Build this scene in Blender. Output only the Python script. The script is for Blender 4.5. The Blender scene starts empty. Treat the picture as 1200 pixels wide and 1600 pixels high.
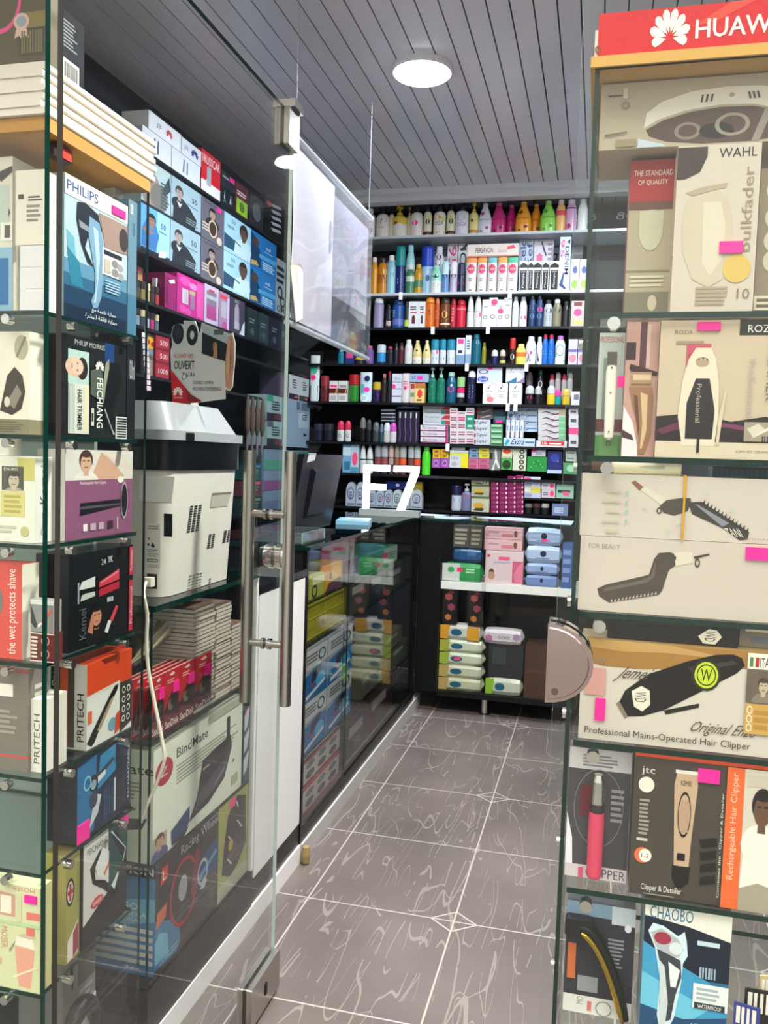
import bpy, math, random
from mathutils import Vector, Matrix
random.seed(7)
PI = math.pi
S = bpy.context.scene
COL = S.collection

# ---------------------------------------------------------------- camera
EYE = Vector((0.0, 0.0, 1.5))
FPX, YAW, PITCH, ROLL = 1320.0, .24586, -.06424, .03119
FWD = Vector((-math.sin(YAW) * math.cos(PITCH), math.cos(YAW) * math.cos(PITCH), math.sin(PITCH)))
_r = Vector((math.cos(YAW), math.sin(YAW), 0)); _u = _r.cross(FWD)
RGT = _r * math.cos(ROLL) + _u * math.sin(ROLL); UPV = -_r * math.sin(ROLL) + _u * math.cos(ROLL)
cd = bpy.data.cameras.new('camera'); cam = bpy.data.objects.new('camera', cd); COL.objects.link(cam)
cd.sensor_fit = 'VERTICAL'; cd.sensor_height = 32.0; cd.sensor_width = 24.0; cd.lens = FPX / 1600 * 32.0
cd.clip_start = .02; cd.clip_end = 100
mm = Matrix.Identity(4)
for i in range(3):
    mm[i][0] = RGT[i]; mm[i][1] = UPV[i]; mm[i][2] = -FWD[i]; mm[i][3] = EYE[i]
cam.matrix_world = mm
S.camera = cam

# ---------------------------------------------------------------- world, lights, exposure
S.view_settings.view_transform = 'Standard'; S.view_settings.look = 'None'
S.view_settings.gamma = 1.0; S.view_settings.use_curve_mapping = False
S.view_settings.exposure = 0.36
try: S.cycles.transparent_max_bounces = 48
except Exception: pass
W = bpy.data.worlds.new('daylight_street'); S.world = W; W.use_nodes = True
_n = W.node_tree.nodes; _l = W.node_tree.links
_bg = _n['Background']; _tc = _n.new('ShaderNodeTexCoord'); _sx = _n.new('ShaderNodeSeparateXYZ'); _cr = _n.new('ShaderNodeValToRGB')
_l.new(_tc.outputs['Generated'], _sx.inputs[0])
_mr = _n.new('ShaderNodeMapRange'); _mr.inputs[1].default_value = -1; _mr.inputs[2].default_value = 1
_l.new(_sx.outputs['Z'], _mr.inputs[0]); _l.new(_mr.outputs[0], _cr.inputs[0]); _l.new(_cr.outputs[0], _bg.inputs[0])
_e = _cr.color_ramp.elements
_e[0].position = .44; _e[0].color = (.085, .078, .070, 1)
_e[1].position = .88; _e[1].color = (1.0, .93, .88, 1)
_x = _e.new(.51); _x.color = (.065, .062, .060, 1)
_x = _e.new(.60); _x.color = (.16, .155, .145, 1)
_x = _e.new(.775); _x.color = (.13, .125, .12, 1)
_bg.inputs[1].default_value = 8.0
def lamp(name, kind, loc, energy, color, size=.3, rot=(0, 0, 0)):
    d = bpy.data.lights.new(name, kind); d.energy = energy; d.color = color
    if kind == 'AREA': d.shape = 'DISK'; d.size = size
    o = bpy.data.objects.new(name, d); o.location = loc; o.rotation_euler = rot; COL.objects.link(o); return o
CEIL = 3.22
COOL = (.86, .93, 1.0)
lamp('ceiling_lamp_light', 'AREA', (-.83, 3.75, CEIL - .045), 58, COOL, .27)
lamp('added_entrance_light', 'AREA', (.2, 2.1, CEIL - .045), 105, (1.0, .96, .90), .27)  # added light out of view, brightens the cabinet under the printer
lamp('corner_lamp_light', 'AREA', (.15, 4.7, CEIL - .045), 26, COOL, .18)

# ---------------------------------------------------------------- pixel of the photo -> point on a plane of the room
def at(px, py, X=None, Y=None, Z=None):
    d = FWD + RGT * ((px - 600) / FPX) - UPV * ((py - 800) / FPX)
    t = (X - EYE.x) / d.x if X is not None else (Y - EYE.y) / d.y if Y is not None else (Z - EYE.z) / d.z
    return EYE + d * t

# ---------------------------------------------------------------- materials
def lin(h):
    o = []
    for i in (0, 2, 4):
        c = int(h[i:i + 2], 16) / 255
        o.append(c / 12.92 if c <= .04045 else ((c + .055) / 1.055) ** 2.4)
    return (*o, 1)
_M = {}
def M(c, r=.42, metal=0., emit=0., name=None):
    k = (c, r, metal, emit)
    if k in _M: return _M[k]
    m = bpy.data.materials.new(name or ('metal_' if metal else 'paint_') + c); m.use_nodes = True
    b = m.node_tree.nodes['Principled BSDF']
    b.inputs['Base Color'].default_value = lin(c); b.inputs['Roughness'].default_value = r; b.inputs['Metallic'].default_value = metal
    if not metal: b.inputs['Specular IOR Level'].default_value = .3
    if emit:
        b.inputs['Emission Color'].default_value = lin(c); b.inputs['Emission Strength'].default_value = emit
    _M[k] = m; return m
def glass(name, tint='eef6f2', ior=1.45, rough=0.0, alpha=0.0, film='ffffff'):
    m = bpy.data.materials.new(name); m.use_nodes = True; t = m.node_tree; t.nodes.clear()
    o = t.nodes.new('ShaderNodeOutputMaterial'); mx = t.nodes.new('ShaderNodeMixShader'); tr = t.nodes.new('ShaderNodeBsdfTransparent')
    gl = t.nodes.new('ShaderNodeBsdfGlossy'); fr = t.nodes.new('ShaderNodeFresnel')
    tr.inputs[0].default_value = lin(tint); gl.inputs['Roughness'].default_value = rough; fr.inputs[0].default_value = ior
    # a pane's two faces share one reflectance whichever side is hit
    geo = t.nodes.new('ShaderNodeNewGeometry'); mi = t.nodes.new('ShaderNodeMix'); mi.data_type = 'FLOAT'
    fr2 = t.nodes.new('ShaderNodeFresnel'); fr2.inputs[0].default_value = 1 / ior
    lw = t.nodes.new('ShaderNodeLayerWeight'); lw.inputs[0].default_value = .5
    pw = t.nodes.new('ShaderNodeMath'); pw.operation = 'POWER'; pw.inputs[1].default_value = 4.5
    ma = t.nodes.new('ShaderNodeMath'); ma.operation = 'MULTIPLY_ADD'; ma.inputs[1].default_value = .8; ma.inputs[2].default_value = ((ior - 1) / (ior + 1)) ** 2
    t.links.new(lw.outputs['Facing'], pw.inputs[0]); t.links.new(pw.outputs[0], ma.inputs[0]); t.links.new(ma.outputs[0], mx.inputs[0])
    t.links.new(tr.outputs[0], mx.inputs[1]); t.links.new(gl.outputs[0], mx.inputs[2])
    for n in (geo, mi, fr, fr2): t.nodes.remove(n)
    out = mx
    if alpha:      # milky plastic: a little diffuse film
        df = t.nodes.new('ShaderNodeBsdfDiffuse'); df.inputs[0].default_value = lin(film)
        m2 = t.nodes.new('ShaderNodeMixShader'); m2.inputs[0].default_value = alpha
        t.links.new(mx.outputs[0], m2.inputs[1]); t.links.new(df.outputs[0], m2.inputs[2]); out = m2
    t.links.new(out.outputs[0], o.inputs[0]); return m
PANE = glass('clear_glass', 'fcfefd', 1.32)
CASE = glass('display_glass', 'fcfdfc', 1.27)
PLAST = glass('clear_plastic', 'f2f4f6', 1.45, .05, .06, 'cfd3da')
BLIST = glass('blister_plastic', 'fbfbfb', 1.4, .03)
EDGE = M('062a22', .12); EDGEL = M('7fb8a6', .2)
CHROME = M('d9d6d0', .14, 1.); STEEL = M('c2beb6', .28, 1.); BLACK = M('0c0d10', .3); DARK = M('15181c', .45); PINK = M('ff1f9c', .6)

# ---------------------------------------------------------------- mesh builder
_T = {}
def text_mesh(s, bold):
    k = (s, bold)
    if k not in _T:
        c = bpy.data.curves.new('lettering', 'FONT'); c.body = s; c.resolution_u = 2; c.offset = 0 if bold <= .013 else bold * .4
        o = bpy.data.objects.new('lettering', c); me = o.to_mesh()
        vs = [(v.co.x, v.co.y) for v in me.vertices]; fs = [tuple(p.vertices) for p in me.polygons]
        o.to_mesh_clear(); bpy.data.objects.remove(o); bpy.data.curves.remove(c)
        if vs:
            a = min(v[0] for v in vs); b = max(v[0] for v in vs); d = min(v[1] for v in vs); e = max(v[1] for v in vs)
            vs = [((x - a) / max(1e-6, b - a), (y - d) / max(1e-6, e - d)) for x, y in vs]
        _T[k] = (vs, fs)
    return _T[k]
class B:
    def __init__(s): s.v = []; s.f = []; s.mi = []; s.mats = []; s.sm = []
    def slot(s, m):
        if isinstance(m, str): m = M(m)
        if m not in s.mats: s.mats.append(m)
        return s.mats.index(m)
    def add(s, vs, fs, m, smooth=False):
        n = len(s.v); k = s.slot(m); s.v += [tuple(v) for v in vs]
        for f in fs: s.f.append([i + n for i in f]); s.mi.append(k); s.sm.append(smooth)
        return s
    def box(s, x0, y0, z0, x1, y1, z1, m, sides=None, tx=1., ty=1., top=(0, 0)):
        cx, cy = (x0 + x1) / 2, (y0 + y1) / 2; hx, hy = (x1 - x0) / 2, (y1 - y0) / 2
        vs = [(x0, y0, z0), (x1, y0, z0), (x1, y1, z0), (x0, y1, z0)] + [(cx + top[0] + a * hx * tx, cy + top[1] + b * hy * ty, z1) for a, b in ((-1, -1), (1, -1), (1, 1), (-1, 1))]
        sides = sides or {}
        for k, f in zip('BTFRKL', ((0, 3, 2, 1), (4, 5, 6, 7), (0, 1, 5, 4), (1, 2, 6, 5), (2, 3, 7, 6), (3, 0, 4, 7))):
            i = s.slot(sides.get(k, m)); n = len(s.v)
            s.v += [vs[j] for j in f]; s.f.append([n, n + 1, n + 2, n + 3]); s.mi.append(i); s.sm.append(False)
        return s
    def rbox(s, x0, y0, z0, x1, y1, z1, m, r=.004, n=3, axis='z', smooth=True):
        """box with its edges along one axis rounded"""
        def put(a, b, c):
            return {'z': (a, b, c), 'y': (a, c, b), 'x': (c, a, b)}[axis]
        if axis == 'z': A = (x0, x1, y0, y1, z0, z1)
        elif axis == 'y': A = (x0, x1, z0, z1, y0, y1)
        else: A = (y0, y1, z0, z1, x0, x1)
        pts = []
        for cx, cy, a0 in ((A[1] - r, A[3] - r, 0), (A[0] + r, A[3] - r, 90), (A[0] + r, A[2] + r, 180), (A[1] - r, A[2] + r, 270)):
            for k in range(n + 1):
                a = math.radians(a0 + 90 * k / n); pts.append((cx + r * math.cos(a), cy + r * math.sin(a)))
        return s.prism([put(p[0], p[1], A[4]) for p in pts], [put(p[0], p[1], A[5]) for p in pts], m, smooth)
    def prism(s, lo, hi, m, smooth=False, cap=None):
        n = len(lo)
        s.add(list(lo) + list(hi), [(i, (i + 1) % n, n + (i + 1) % n, n + i) for i in range(n)], m, smooth)
        s.add(list(lo), [tuple(range(n))[::-1]], cap or m); s.add(list(hi), [tuple(range(n))], cap or m); return s
    def lathe(s, prof, m, n=16, sx=1., sy=1., c=(0, 0, 0), caps=True, smooth=True):
        """prof: (radius, z[, material]) from bottom to top; the material colours the band above its point"""
        P = [(p[0], p[1], p[2] if len(p) > 2 else None) for p in prof]
        ring = [[(c[0] + p[0] * sx * math.cos(2 * PI * k / n), c[1] + p[0] * sy * math.sin(2 * PI * k / n), c[2] + p[1]) for k in range(n)] for p in P]
        cur = m
        for i in range(len(P) - 1):
            if P[i][2] is not None: cur = P[i][2]
            s.add(ring[i] + ring[i + 1], [(k, (k + 1) % n, n + (k + 1) % n, n + k) for k in range(n)], cur, smooth)
        if caps:
            s.add(ring[0], [tuple(range(n))[::-1]], P[0][2] or m); s.add(ring[-1], [tuple(range(n))], cur)
        return s
    def tube(s, pts, r, m, n=8, smooth=True, closed=False):
        pts = [Vector(p) for p in pts]; rs = r if isinstance(r, (list, tuple)) else [r] * len(pts)
        rings = []; prev = None
        for i, p in enumerate(pts):
            d = (pts[min(i + 1, len(pts) - 1)] - pts[max(i - 1, 0)]).normalized()
            a = d.cross(Vector((0, 0, 1))) if prev is None else prev - d * prev.dot(d)
            if a.length < 1e-5: a = d.cross(Vector((1, 0, 0)))
            a.normalize(); prev = a; b = d.cross(a)
            rings.append([p + (a * math.cos(2 * PI * k / n) + b * math.sin(2 * PI * k / n)) * rs[i] for k in range(n)])
        for i in range(len(pts) - 1):
            s.add(rings[i] + rings[i + 1], [(k, (k + 1) % n, n + (k + 1) % n, n + k) for k in range(n)], m, smooth)
        s.add(rings[0], [tuple(range(n))[::-1]], m); s.add(rings[-1], [tuple(range(n))], m)
        return s
    def art(s, els, mp, t0=.0003):
        """flat print: els in the face's own 0..1 frame, mp(u, v, off) -> point"""
        for q, e in enumerate(els): s._art(e, mp, t0 + .00012 * q)
        return s
    def _poly(s, pts, m, mp, off):
        s.add([mp(u, v, off) for u, v in pts], [tuple(range(len(pts)))], m)
    def _art(s, e, mp, off):
        k = e[0]
        if k == 'r':
            _, m, a, b, c, d = e[:6]; nu = e[6] if len(e) > 6 else 1
            for i in range(nu):
                p, q = a + (c - a) * i / nu, a + (c - a) * (i + 1) / nu
                s._poly([(p, b), (q, b), (q, d), (p, d)], m, mp, off)
        elif k == 'p': s._poly([(e[2][i], e[2][i + 1]) for i in range(0, len(e[2]), 2)], e[1], mp, off)
        elif k == 'e':
            _, m, u, v, ru, rv = e[:6]; n = 18
            s._poly([(u + ru * math.cos(2 * PI * i / n), v + rv * math.sin(2 * PI * i / n)) for i in range(n)], m, mp, off)
        elif k == 'o':      # ring
            _, m, u, v, ru, rv, th = e; n = 20
            for i in range(n):
                a, b = 2 * PI * i / n, 2 * PI * (i + 1) / n
                s._poly([(u + ru * f * math.cos(x), v + rv * f * math.sin(x)) for f, x in ((1, a), (1, b), (1 - th, b), (1 - th, a))], m, mp, off)
        elif k == 't':
            _, m, tx, u0, v0, u1, v1 = e[:7]; rot = e[7] if len(e) > 7 else 0; bold = e[8] if len(e) > 8 else .012
            vs, fs = text_mesh(tx, bold)
            def w(x, y):
                if rot == 90: x, y = 1 - y, x
                elif rot == -90: x, y = y, 1 - x
                elif rot == 180: x, y = 1 - x, 1 - y
                sk = e[9] if len(e) > 9 else 0
                return u0 + (u1 - u0) * (x + sk * y), v0 + (v1 - v0) * y
            s.add([mp(*w(x, y), off) for x, y in vs], fs, m)
        elif k == 'l':      # lines of print too small to read
            _, m, u0, v0, u1, v1, n = e[:7]; h = (v1 - v0) / n; rr = random.Random(n + int(u0 * 99))
            for i in range(n):
                b = u0 + (u1 - u0) * (.72 + .28 * rr.random())
                s._poly([(u0, v0 + h * i + h * .2), (b, v0 + h * i + h * .2), (b, v0 + h * i + h * .75), (u0, v0 + h * i + h * .75)], m, mp, off)
        elif k == 'c':      # columns of bars
            _, m, u0, v0, u1, v1, n = e[:7]; h = (u1 - u0) / n
            for i in range(n):
                s._poly([(u0 + h * i, v0), (u0 + h * (i + .55 + .2 * (i % 3 == 0)), v0), (u0 + h * (i + .55 + .2 * (i % 3 == 0)), v1), (u0 + h * i, v1)], m, mp, off)
        elif k == 's':      # star burst
            _, m, u, v, ru, rv, n = e[:7]
            s._poly([(u + ru * (1 if i % 2 else .78) * math.cos(PI * i / n), v + rv * (1 if i % 2 else .78) * math.sin(PI * i / n)) for i in range(2 * n)], m, mp, off)
        elif k == 'h':      # head and shoulders of a printed portrait
            _, u, v, ru, rv, skin, hair, shirt = e[:8]; lim = e[8] if len(e) > 8 else .006; n = 18
            s._poly([(u + ru * 2 * math.cos(2 * PI * i / n), max(lim, v - rv * 2.1 + rv * 1.25 * math.sin(2 * PI * i / n))) for i in range(n)], shirt, mp, off)
            for d, x in enumerate((('e', hair, u, v + rv * .25, ru * 1.08, rv * 1.02), ('r', skin, u - ru * .4, v - rv * 1.4, u + ru * .4, v - rv * .6), ('e', skin, u, v - rv * .1, ru * .86, rv * .92),
                                   ('e', hair, u, v + rv * .78, ru * .8, rv * .3), ('r', hair, u - ru * .55, v + rv * .12, u - ru * .15, v + rv * .22), ('r', hair, u + ru * .15, v + rv * .12, u + ru * .55, v + rv * .22), ('r', '7a3b35', u - ru * .3, v - rv * .56, u + ru * .3, v - rv * .48))):
                s._art(x, mp, off + .00008 * d)
        elif k == 'f':      # a flower-petal logo of eight petals
            _, m, u, v, ru, rv = e[:6]
            for i in range(8):
                a = math.radians(-10 + 200 * i / 7)
                d = Vector((math.cos(a), math.sin(a))); n2 = Vector((-d.y, d.x)); L = .92 if i in (0, 7) else 1.08
                pts = [d * .18, d * .55 + n2 * .15, d * .85 * L + n2 * .19, d * 1.0 * L + n2 * .07, d * 1.0 * L - n2 * .07, d * .85 * L - n2 * .19, d * .55 - n2 * .15]
                s._poly([(u + ru * p.x, v + rv * p.y) for p in pts], m, mp, off)
    def build(s, name, parent=None, loc=None, rot=0.):
        me = bpy.data.meshes.new(name); me.from_pydata(s.v, [], s.f)
        for m in s.mats: me.materials.append(m)
        me.polygons.foreach_set('material_index', s.mi); me.polygons.foreach_set('use_smooth', s.sm); me.update()
        o = bpy.data.objects.new(name, me); COL.objects.link(o)
        if parent: o.parent = parent
        if loc is not None: o.location = loc
        if rot: o.rotation_euler = (0, 0, rot)
        return o
def tag(o, label=None, cat=None, group=None, kind=None):
    if label: o['label'] = label
    if cat: o['category'] = cat
    if group: o['group'] = group
    if kind: o['kind'] = kind
    return o
def thing(name, label, cat, loc=(0, 0, 0), rot=0., group=None):
    o = bpy.data.objects.new(name, None); COL.objects.link(o); o.empty_display_size = .05
    o.location = loc; o.rotation_euler = (0, 0, rot); return tag(o, label, cat, group)
def struct(name, b): return tag(b.build(name), kind='structure')
def copy_tree(o, loc, label, group=None, rot=None, scale=None):
    c = o.copy(); COL.objects.link(c); c.location = loc; c['label'] = label
    if group: c['group'] = group
    if rot is not None: c.rotation_euler = (0, 0, rot)
    if scale: c.scale = scale
    for ch in list(o.children):
        k = ch.copy(); COL.objects.link(k); k.parent = c
        for g in list(ch.children):
            h = g.copy(); COL.objects.link(h); h.parent = k
    return c
ORD = ['first', 'second', 'third', 'fourth', 'fifth', 'sixth', 'seventh', 'eighth', 'ninth', 'tenth', 'eleventh', 'twelfth', 'thirteenth', 'fourteenth', 'fifteenth', 'sixteenth', 'seventeenth', 'eighteenth', 'nineteenth', 'twentieth', 'twenty-first', 'twenty-second', 'twenty-third', 'twenty-fourth', 'twenty-fifth', 'twenty-sixth', 'twenty-seventh']
def faces(w, d, h):
    """the print frames of a carton standing on the origin"""
    return {'F': lambda u, v, o: (-w / 2 + w * u, -d / 2 - o, h * v), 'R': lambda u, v, o: (w / 2 + o, -d / 2 + d * u, h * v),
            'L': lambda u, v, o: (-w / 2 - o, d / 2 - d * u, h * v), 'T': lambda u, v, o: (-w / 2 + w * u, -d / 2 + d * v, h + o)}
def carton(name, label, cat, loc, w, d, h, rot=0., col='ffffff', art=None, sides=None, group=None, tags=(), tilt=0., rough=.38, parts=True):
    """a printed carton; art = {'F': [...]}; tags = price stickers (face, u0, v0, u1, v1)"""
    b = B(); bv = min(.0015, w * .02, h * .02)
    b.box(-w / 2, -d / 2, 0, w / 2, d / 2, h, M(col, rough), {k: M(c, rough) for k, c in (sides or {}).items()})
    fm = faces(w, d, h)
    for k, els in (art or {}).items(): b.art(els, fm[k])
    o = b.build(name, None, loc, rot); tag(o, label, cat, group)
    if tilt: o.rotation_euler = (tilt, 0, rot)
    for k, u0, v0, u1, v1 in tags:
        s = B(); f = fm[k]
        s.add([f(u, v, x) for x in (.0002, .0036) for u, v in ((u0, v0), (u1, v0), (u1, v1), (u0, v1))], [(0, 1, 5, 4), (1, 2, 6, 5), (2, 3, 7, 6), (3, 0, 4, 7), (4, 5, 6, 7)], PINK)
        st = s.build('price_sticker', o); st['label'] = 'bright pink price sticker'
    return o
def PF(pxl, pyb, pxr, pyt, Y, d=.06, z=None):
    """place a carton whose front lies in the plane y=Y from the picture corner points"""
    a = at(pxl, pyb, Y=Y); b = at(pxr, pyb, Y=Y); t = at((pxl + pxr) / 2, pyt, Y=Y)
    z0 = a.z if z is None else z
    return dict(loc=((a.x + b.x) / 2, Y + d / 2, z0), w=b.x - a.x, d=d, h=t.z - z0, rot=0.)
def PS(pxl, pyb, pxr, pyt, X, d=.06, z=None):
    """the same for a carton whose printed front faces the aisle in the plane x=X; pyb and pyt are read at pxl"""
    a = at(pxl, pyb, X=X); b = at(pxr, pyb, X=X); t = at(pxl, pyt, X=X)
    z0 = a.z if z is None else z
    return dict(loc=(X - d / 2, (a.y + b.y) / 2, z0), w=b.y - a.y, d=d, h=t.z - z0, rot=PI / 2)
# ================================================================ the room
def floor_mat():
    m = bpy.data.materials.new('floor_tile'); m.use_nodes = True; t = m.node_tree; N = t.nodes; L = t.links; b = N['Principled BSDF']
    tc = N.new('ShaderNodeTexCoord'); sp = N.new('ShaderNodeSeparateXYZ'); L.new(tc.outputs['Object'], sp.inputs[0])
    def mth(op, a, c=None, d=None):
        n = N.new('ShaderNodeMath'); n.operation = op
        for i, q in enumerate((a, c, d)):
            if q is None: continue
            if isinstance(q, (int, float)): n.inputs[i].default_value = q
            else: L.new(q, n.inputs[i])
        return n.outputs[0]
    def cell(o, off, w):       # distance to the nearest joint, in metres
        q = mth('DIVIDE', mth('SUBTRACT', o, off), w); f = mth('SUBTRACT', q, mth('ROUND', q)); return mth('MULTIPLY', mth('ABSOLUTE', f), w)
    dx = cell(sp.outputs['X'], -.387, .5); dy = cell(sp.outputs['Y'], 2.115, .531)
    grout = mth('LESS_THAN', mth('MINIMUM', dx, dy), .0028)
    # small diamond figure where every other joint crosses
    ex = cell(sp.outputs['X'], -.387, 1.0); ey = cell(sp.outputs['Y'], 2.646, 1.062)
    dia = mth('ADD', mth('DIVIDE', ex, .075), mth('DIVIDE', ey, .06)); ring = mth('LESS_THAN', mth('ABSOLUTE', mth('SUBTRACT', dia, 1.)), .07)
    vein = None
    for ang, sc, th in ((.9, 4.5, .0032), (-.75, 5.2, .0032), (2.2, 7., .0026), (.2, 9., .0022)):
        mp = N.new('ShaderNodeMapping'); mp.inputs['Rotation'].default_value = (0, 0, ang); mp.inputs['Scale'].default_value = (1., .16, 1.)
        L.new(tc.outputs['Object'], mp.inputs[0])
        nz = N.new('ShaderNodeTexNoise'); nz.inputs['Scale'].default_value = sc; nz.inputs['Detail'].default_value = 1.5; L.new(mp.outputs[0], nz.inputs[0])
        v = mth('LESS_THAN', mth('ABSOLUTE', mth('SUBTRACT', nz.outputs[0], .5)), th)
        ms = N.new('ShaderNodeTexNoise'); ms.inputs['Scale'].default_value = 6.; L.new(tc.outputs['Object'], ms.inputs[0])
        v = mth('MULTIPLY', v, mth('GREATER_THAN', ms.outputs[0], .44)); vein = v if vein is None else mth('MAXIMUM', vein, v)
    nz = N.new('ShaderNodeTexNoise'); nz.inputs['Scale'].default_value = 2.2; nz.inputs['Detail'].default_value = 6; L.new(tc.outputs['Object'], nz.inputs[0])
    cr = N.new('ShaderNodeValToRGB'); L.new(nz.outputs[0], cr.inputs[0])
    cr.color_ramp.elements[0].position = .3; cr.color_ramp.elements[0].color = lin('5f5754'); cr.color_ramp.elements[1].position = .72; cr.color_ramp.elements[1].color = lin('726864')
    def mix(f, a, col, amt):
        n = N.new('ShaderNodeMix'); n.data_type = 'RGBA'; L.new(mth('MULTIPLY', f, amt), n.inputs[0]); L.new(a, n.inputs[6]); n.inputs[7].default_value = lin(col); return n.outputs[2]
    c = mix(vein, cr.outputs[0], 'aaa09b', .34); c = mix(ring, c, 'b5aca6', .8); c = mix(grout, c, 'b5aca6', .85)
    L.new(c, b.inputs['Base Color']); b.inputs['Roughness'].default_value = .24
    return m
def slat_mat():
    m = bpy.data.materials.new('ceiling_slat'); m.use_nodes = True; t = m.node_tree; N = t.nodes; L = t.links; b = N['Principled BSDF']
    tc = N.new('ShaderNodeTexCoord'); sp = N.new('ShaderNodeSeparateXYZ'); L.new(tc.outputs['Object'], sp.inputs[0])
    nz = N.new('ShaderNodeTexNoise'); nz.inputs['Scale'].default_value = 3.; L.new(tc.outputs['Object'], nz.inputs[0])
    cr = N.new('ShaderNodeValToRGB'); L.new(nz.outputs[0], cr.inputs[0]); cr.color_ramp.elements[0].color = lin('dcd9de'); cr.color_ramp.elements[1].color = lin('e9e6ea')
    L.new(cr.outputs[0], b.inputs['Base Color']); b.inputs['Roughness'].default_value = .22
    return m
XL, XR, YB = -2.25, .80, 5.86
b = B(); b.box(XL - .1, .98, -.06, XR + .1, YB + .1, 0, floor_mat()); struct('floor', b)
b = B(); b.box(-5, -5., -.06, 4, .979, -.001, M('524f4b', .8)); struct('pavement', b)
# ceiling of long glossy slats with a dark gap between each two
b = B(); SL = slat_mat(); SW = .0871; x = -.402 - SW * 22
b.box(XL - .1, 1.0, CEIL + .012, XR + .1, YB + .1, CEIL + .05, M('1c1b20', .6))
while x < XR:
    b.box(x + .003, 1.0, CEIL, x + SW - .003, YB, CEIL + .012, SL); x += SW
struct('ceiling', b)
wm = M('c9c6c2', .7); wd = M('34373d', .6)
for nm, q in (('wall_left', (XL - .1, 1.06, 0, XL, YB, CEIL)), ('wall_right', (XR, 1.06, 0, XR + .1, YB, CEIL)), ('wall_back', (XL - .1, YB, 0, XR + .1, YB + .1, CEIL)), ('wall_front', (XL - .1, 1.0, 2.5, XR + .1, 1.1, CEIL + .05))):
    b = B(); b.box(*q, wm if nm == 'wall_front' else wd); struct(nm, b)
b = B()       # cornice where the ceiling meets the back shelves
b.box(-1.93, 5.36, CEIL - .03, XR, 5.50, CEIL, M('f4f5f8', .3)); b.box(-1.93, 5.43, CEIL - .062, XR, 5.52, CEIL - .03, M('eef0f4', .3))
struct('trim_1', b)

# ---------------------------------------------------------------- shop front: fixed panes and the open door
def pane(bl, x0, y0, z0, x1, y1, z1, mat=None, edge=None):
    """sheet of glass; its two broad faces are clear, its cut edges dark green"""
    mat = mat or CASE; edge = edge or EDGE
    d = [x1 - x0, y1 - y0, z1 - z0]; k = d.index(min(d)); broad = ('LR', 'FK', 'TB')[k]
    bl.box(x0, y0, z0, x1, y1, z1, edge, {f: mat for f in broad}); return bl
b = B(); pane(b, XL, 1.10, 0, -.803, 1.112, 2.5, PANE); struct('window_1', b)
w2 = tag(bpy.data.objects.new('window_2', None), kind='structure'); COL.objects.link(w2)
b = B(); pane(b, -.043, 1.10, 0, XR, 1.11, 2.5, PANE, EDGEL); b.build('pane', w2)
# half-round lock plate on the fixed pane
a = at(862, 1092, Y=1.1); c = at(862, 970, Y=1.1); zc = (a.z + c.z) / 2; R_ = (c.z - a.z) / 2
def halfdisc(x0, y, r, rx, n=14): return [(x0, y, zc - r)] + [(x0 + rx * math.sin(PI * i / n), y, zc - r * math.cos(PI * i / n)) for i in range(0, n + 1)][1:-1] + [(x0, y, zc + r)]
b = B(); ln = len(halfdisc(0, 0, 1, 1))
mirror = M('b9a9a6', .12, 1.)
b.prism([(p[0], 1.097, p[2]) for p in halfdisc(-.052, 0, R_, .058)][::-1], [(p[0], 1.080, p[2]) for p in halfdisc(-.052, 0, R_, .058)][::-1], CHROME, True, mirror)
b.prism([(p[0], 1.081, p[2]) for p in halfdisc(-.050, 0, R_ - .004, .052)][::-1], [(p[0], 1.0775, p[2]) for p in halfdisc(-.0495, 0, R_ - .006, .049)][::-1], mirror, False)
b.prism([(p[0], 1.13, p[2]) for p in halfdisc(-.052, 0, R_, .058)][::-1], [(p[0], 1.113, p[2]) for p in halfdisc(-.052, 0, R_, .058)][::-1], CHROME, True)
o = b.build('half_round_lock', w2); o['label'] = 'polished steel half-round lock plate'
o = B().lathe([(.0045, 0), (.0045, .0012)], M('4a4038', .4), 10).build('keyhole', o, (-.040, 1.0772, zc - R_ + .016)); o.rotation_euler = (PI / 2, 0, 0)

DX = -.82
d1 = tag(bpy.data.objects.new('door_1', None), kind='structure'); COL.objects.link(d1)
b = B(); pane(b, DX - .005, 1.16, .012, DX + .005, 2.145, 2.385, PANE, EDGE); b.mi[2] = b.slot(M('2b2723', .4)); b.mi[4] = b.slot(M('cfe0da', .2)); b.build('glass_leaf', d1)
for nm, dx in (('pull_handle', .056), ('pull_handle', -.056)):
    b = B(); x = DX + dx; b.tube([(x, 2.045, .846), (x, 2.045, 1.508)], .0155, STEEL, 14); hb = b.build(nm, d1); hb['label'] = 'long brushed steel pull bar'
    for z in (1.345, 1.005):
        b = B(); sg = 1 if dx > 0 else -1
        b.tube([(DX + .005 * sg, 2.045, z), (DX + dx - .01 * sg, 2.045, z)], .0095, STEEL, 12)
        b.tube([(DX + .005 * sg, 2.045, z), (DX + .013 * sg, 2.045, z)], .0145, CHROME, 14); b.build('standoff', hb)
b = B()
for sg in (1, -1):
    b.tube([(DX + .005 * sg, 2.108, 1.23), (DX + .02 * sg, 2.108, 1.23), (DX + .021 * sg, 2.108, 1.23), (DX + .030 * sg, 2.108, 1.23)], [.034, .034, .031, .030], CHROME, 22)
o = b.build('round_lock', d1); o['label'] = 'round polished lock near the free edge'
B().tube([(DX + .03, 2.108, 1.23), (DX + .0325, 2.108, 1.23)], .012, M('2b2926', .3), 12).build('key_cylinder', o)
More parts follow.
